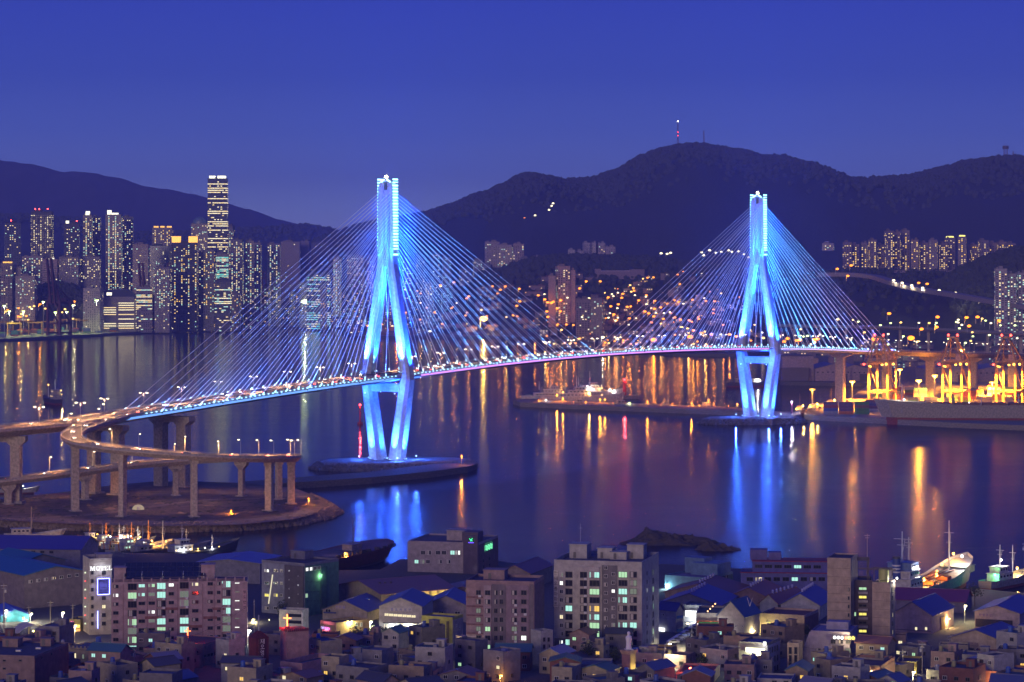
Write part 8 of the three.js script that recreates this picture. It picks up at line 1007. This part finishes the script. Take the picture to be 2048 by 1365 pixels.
// utility poles and wires
{
  const poles = [[7, 1168, 930], [100, 1202, 960], [145, 1208, 955], [57, 1212, 950], [119, 1288, 850], [508, 1200, 905], [268, 1295, 850], [1558, 1278, 850], [1806, 1300, 840], [1845, 1285, 840], [1953, 1312, 830], [1735, 1068, 1040], [2050, 1085, 1040], [1900, 1270, 900], [795, 1300, 850], [1440, 1286, 850]];
  const tops = poles.map(([px, py, D], i) => { const p = at(px, py, D), gy = hillside(D), h = p.y - gy, o = thing('utility_pole', `utility pole, ${nth(i)} listed from the left yard to the right lanes`, 'utility pole', [p.x, gy, p.z], 0.3 * i, 'utility poles in the near streets'); part(o, 'pole', cyl(0.2, 0.13, h, 0, h / 2, 0, 8), rawM([0.36, 0.33, 0.28])); part(o, 'cross_arm', merge([box(2.2, 0.14, 0.14, 0, h - 0.7, 0), box(1.6, 0.12, 0.12, 0, h - 1.6, 0)]), galvanised); if (i % 3 === 0) part(o, 'transformer', cyl(0.4, 0.4, 1.0, 0.5, h - 2.6, 0, 10), galvanised); return p; });
  const order = poles.map((p, i) => [p[0], i]).sort((a, b) => a[0] - b[0]).map((x) => x[1]); let n = 0;
  for (const [a, b] of [[0, 3], [3, 1], [1, 2], [4, 6], [6, 5], [7, 8], [8, 9], [9, 10], [11, 12], [15, 7], [14, 15]]) { const A = tops[a].clone().add(V(0, -0.7, 0)), Bq = tops[b].clone().add(V(0, -0.7, 0)), pts = []; for (let i = 0; i <= 10; i++) { const u = i / 10, p = A.clone().lerp(Bq, u); p.y -= A.distanceTo(Bq) * 0.05 * (1 - (2 * u - 1) ** 2); pts.push(p); } const w = part(scene, uniq('overhead_wire'), merge(pts.slice(1).map((p, i) => rod(pts[i], p, 0.035, 4))), M([0.02, 0.02, 0.02], 0.7)); tag(w, `thin black overhead wire, ${nth(n++)} span from the left`, 'wire', 'overhead wires in the near streets'); }
}
// a few dark trees between the roofs
{
  const leaf = new THREE.PlaneGeometry(1, 0.7);
  function tree(px, D, h, label, tone) {
    const X = xAt(px, D), gy = hillside(D), t = thing('tree', label, 'tree', [X, gy, -D], rnd() * 6, 'trees between the near roofs'); part(t, 'trunk', merge([cyl(0.22, 0.1, h * 0.7, 0, h * 0.35, 0, 7), ...[0, 1, 2, 3, 4].map((i) => bar(V(0, h * (0.3 + i * 0.07), 0), V(Math.cos(i * 2.2) * h * 0.28, h * (0.55 + i * 0.08), Math.sin(i * 2.2) * h * 0.28), 0.09))]), rawM([0.09, 0.07, 0.05]));
    const g = []; for (let i = 0; i < 420; i++) { const a = rnd() * 6.28, u = rnd(), r = Math.cbrt(rnd()) * h * 0.36, c = [[0, 0.72], [0.16, 0.6], [-0.16, 0.62], [0.05, 0.85]][i % 4], ph = Math.acos(2 * u - 1); const q = leaf.clone().scale(rr(0.3, 0.6), rr(0.3, 0.6), 1); q.rotateX(rnd() * 6).rotateY(rnd() * 6); g.push(flat(q.translate(h * c[0] + r * 0.7 * Math.sin(ph) * Math.cos(a), h * c[1] + r * 0.6 * Math.cos(ph), r * 0.7 * Math.sin(ph) * Math.sin(a)))); } const cr = part(t, 'crown', merge(g), M(tone, 0.9, { side: THREE.DoubleSide }));
  }
  [[712, 905, 8, 'leafy tree before the tan annexe'], [745, 925, 6, 'yellow-lit tree beside the depot lamp'], [770, 920, 6, 'low tree in front of the white depot'], [1230, 850, 7, 'dark tree beside the statue pillar'], [1176, 855, 8, 'dark tree in front of the white tower'], [1404, 850, 5, 'yellow-lit tree below the restaurant'], [1612, 930, 6, 'dark tree between workshop and violet hotel'], [1950, 1030, 9, 'round tree at the end of the maroon shed'], [566, 975, 9, 'bare-looking tree in front of the cold store'], [1625, 860, 6, 'shrubby tree at the foot of the violet hotel'], [880, 850, 5, 'small tree among roofs left of the brown tower'], [455, 880, 6, 'small tree right of the chapel']].forEach(([px, D, h, label], i) => tree(px, D, h, label, [0.035, 0.05, 0.02]));
}
// traffic on the bridge and the ramp, standing still for the picture
{
  reseed(7117); let n = 0; const list = [];
  for (let s = -280; s < 735; s += 15) for (const t of [-9.8, -6.2, -2.6, 2.6, 6.2, 9.8]) if (rnd() < 0.24) list.push([s + rr(-5, 5), t]);
  list.forEach(([s, t]) => { const p = bridgePoint(s, t, deckHeight(s) + 1.21), k = Math.floor(rnd() * 6); car(p.toArray(), turnOfBridge + (t > 0 ? 0 : Math.PI), k, 1, `${paintName[k]} car on the bridge deck, ${nth(n++)} from the left`, 'cars on the bridge deck'); });
  n = 0; for (let i = 6; i < 140; i += 7) { const p = loopPath[i], q = loopPath[i + 1], d = q.clone().sub(p), k = Math.floor(rnd() * 6); car([p.x, p.y + 0.65, p.z], Math.atan2(-d.z, d.x), k, 1, `${paintName[k]} car on the spiral ramp, ${nth(n++)} from the top`, 'cars on the spiral ramp'); }
  n = 0; for (let i = 4; i < 30; i += 5) { const p = westPath[i], q = westPath[i + 1], d = q.clone().sub(p).normalize(), k = Math.floor(rnd() * 6); car([p.x - d.z * 5, p.y + 0.65, p.z + d.x * 5], Math.atan2(-d.z, d.x), k, 1, `${paintName[k]} car on the left viaduct, ${nth(n++)} out from the bridge`, 'cars on the left viaduct'); }
}
// evening haze over the harbour
scene.fog = new THREE.FogExp2(new THREE.Color(0.34, 0.40, 1.0), 8e-5);
renderer.render(scene, camera);
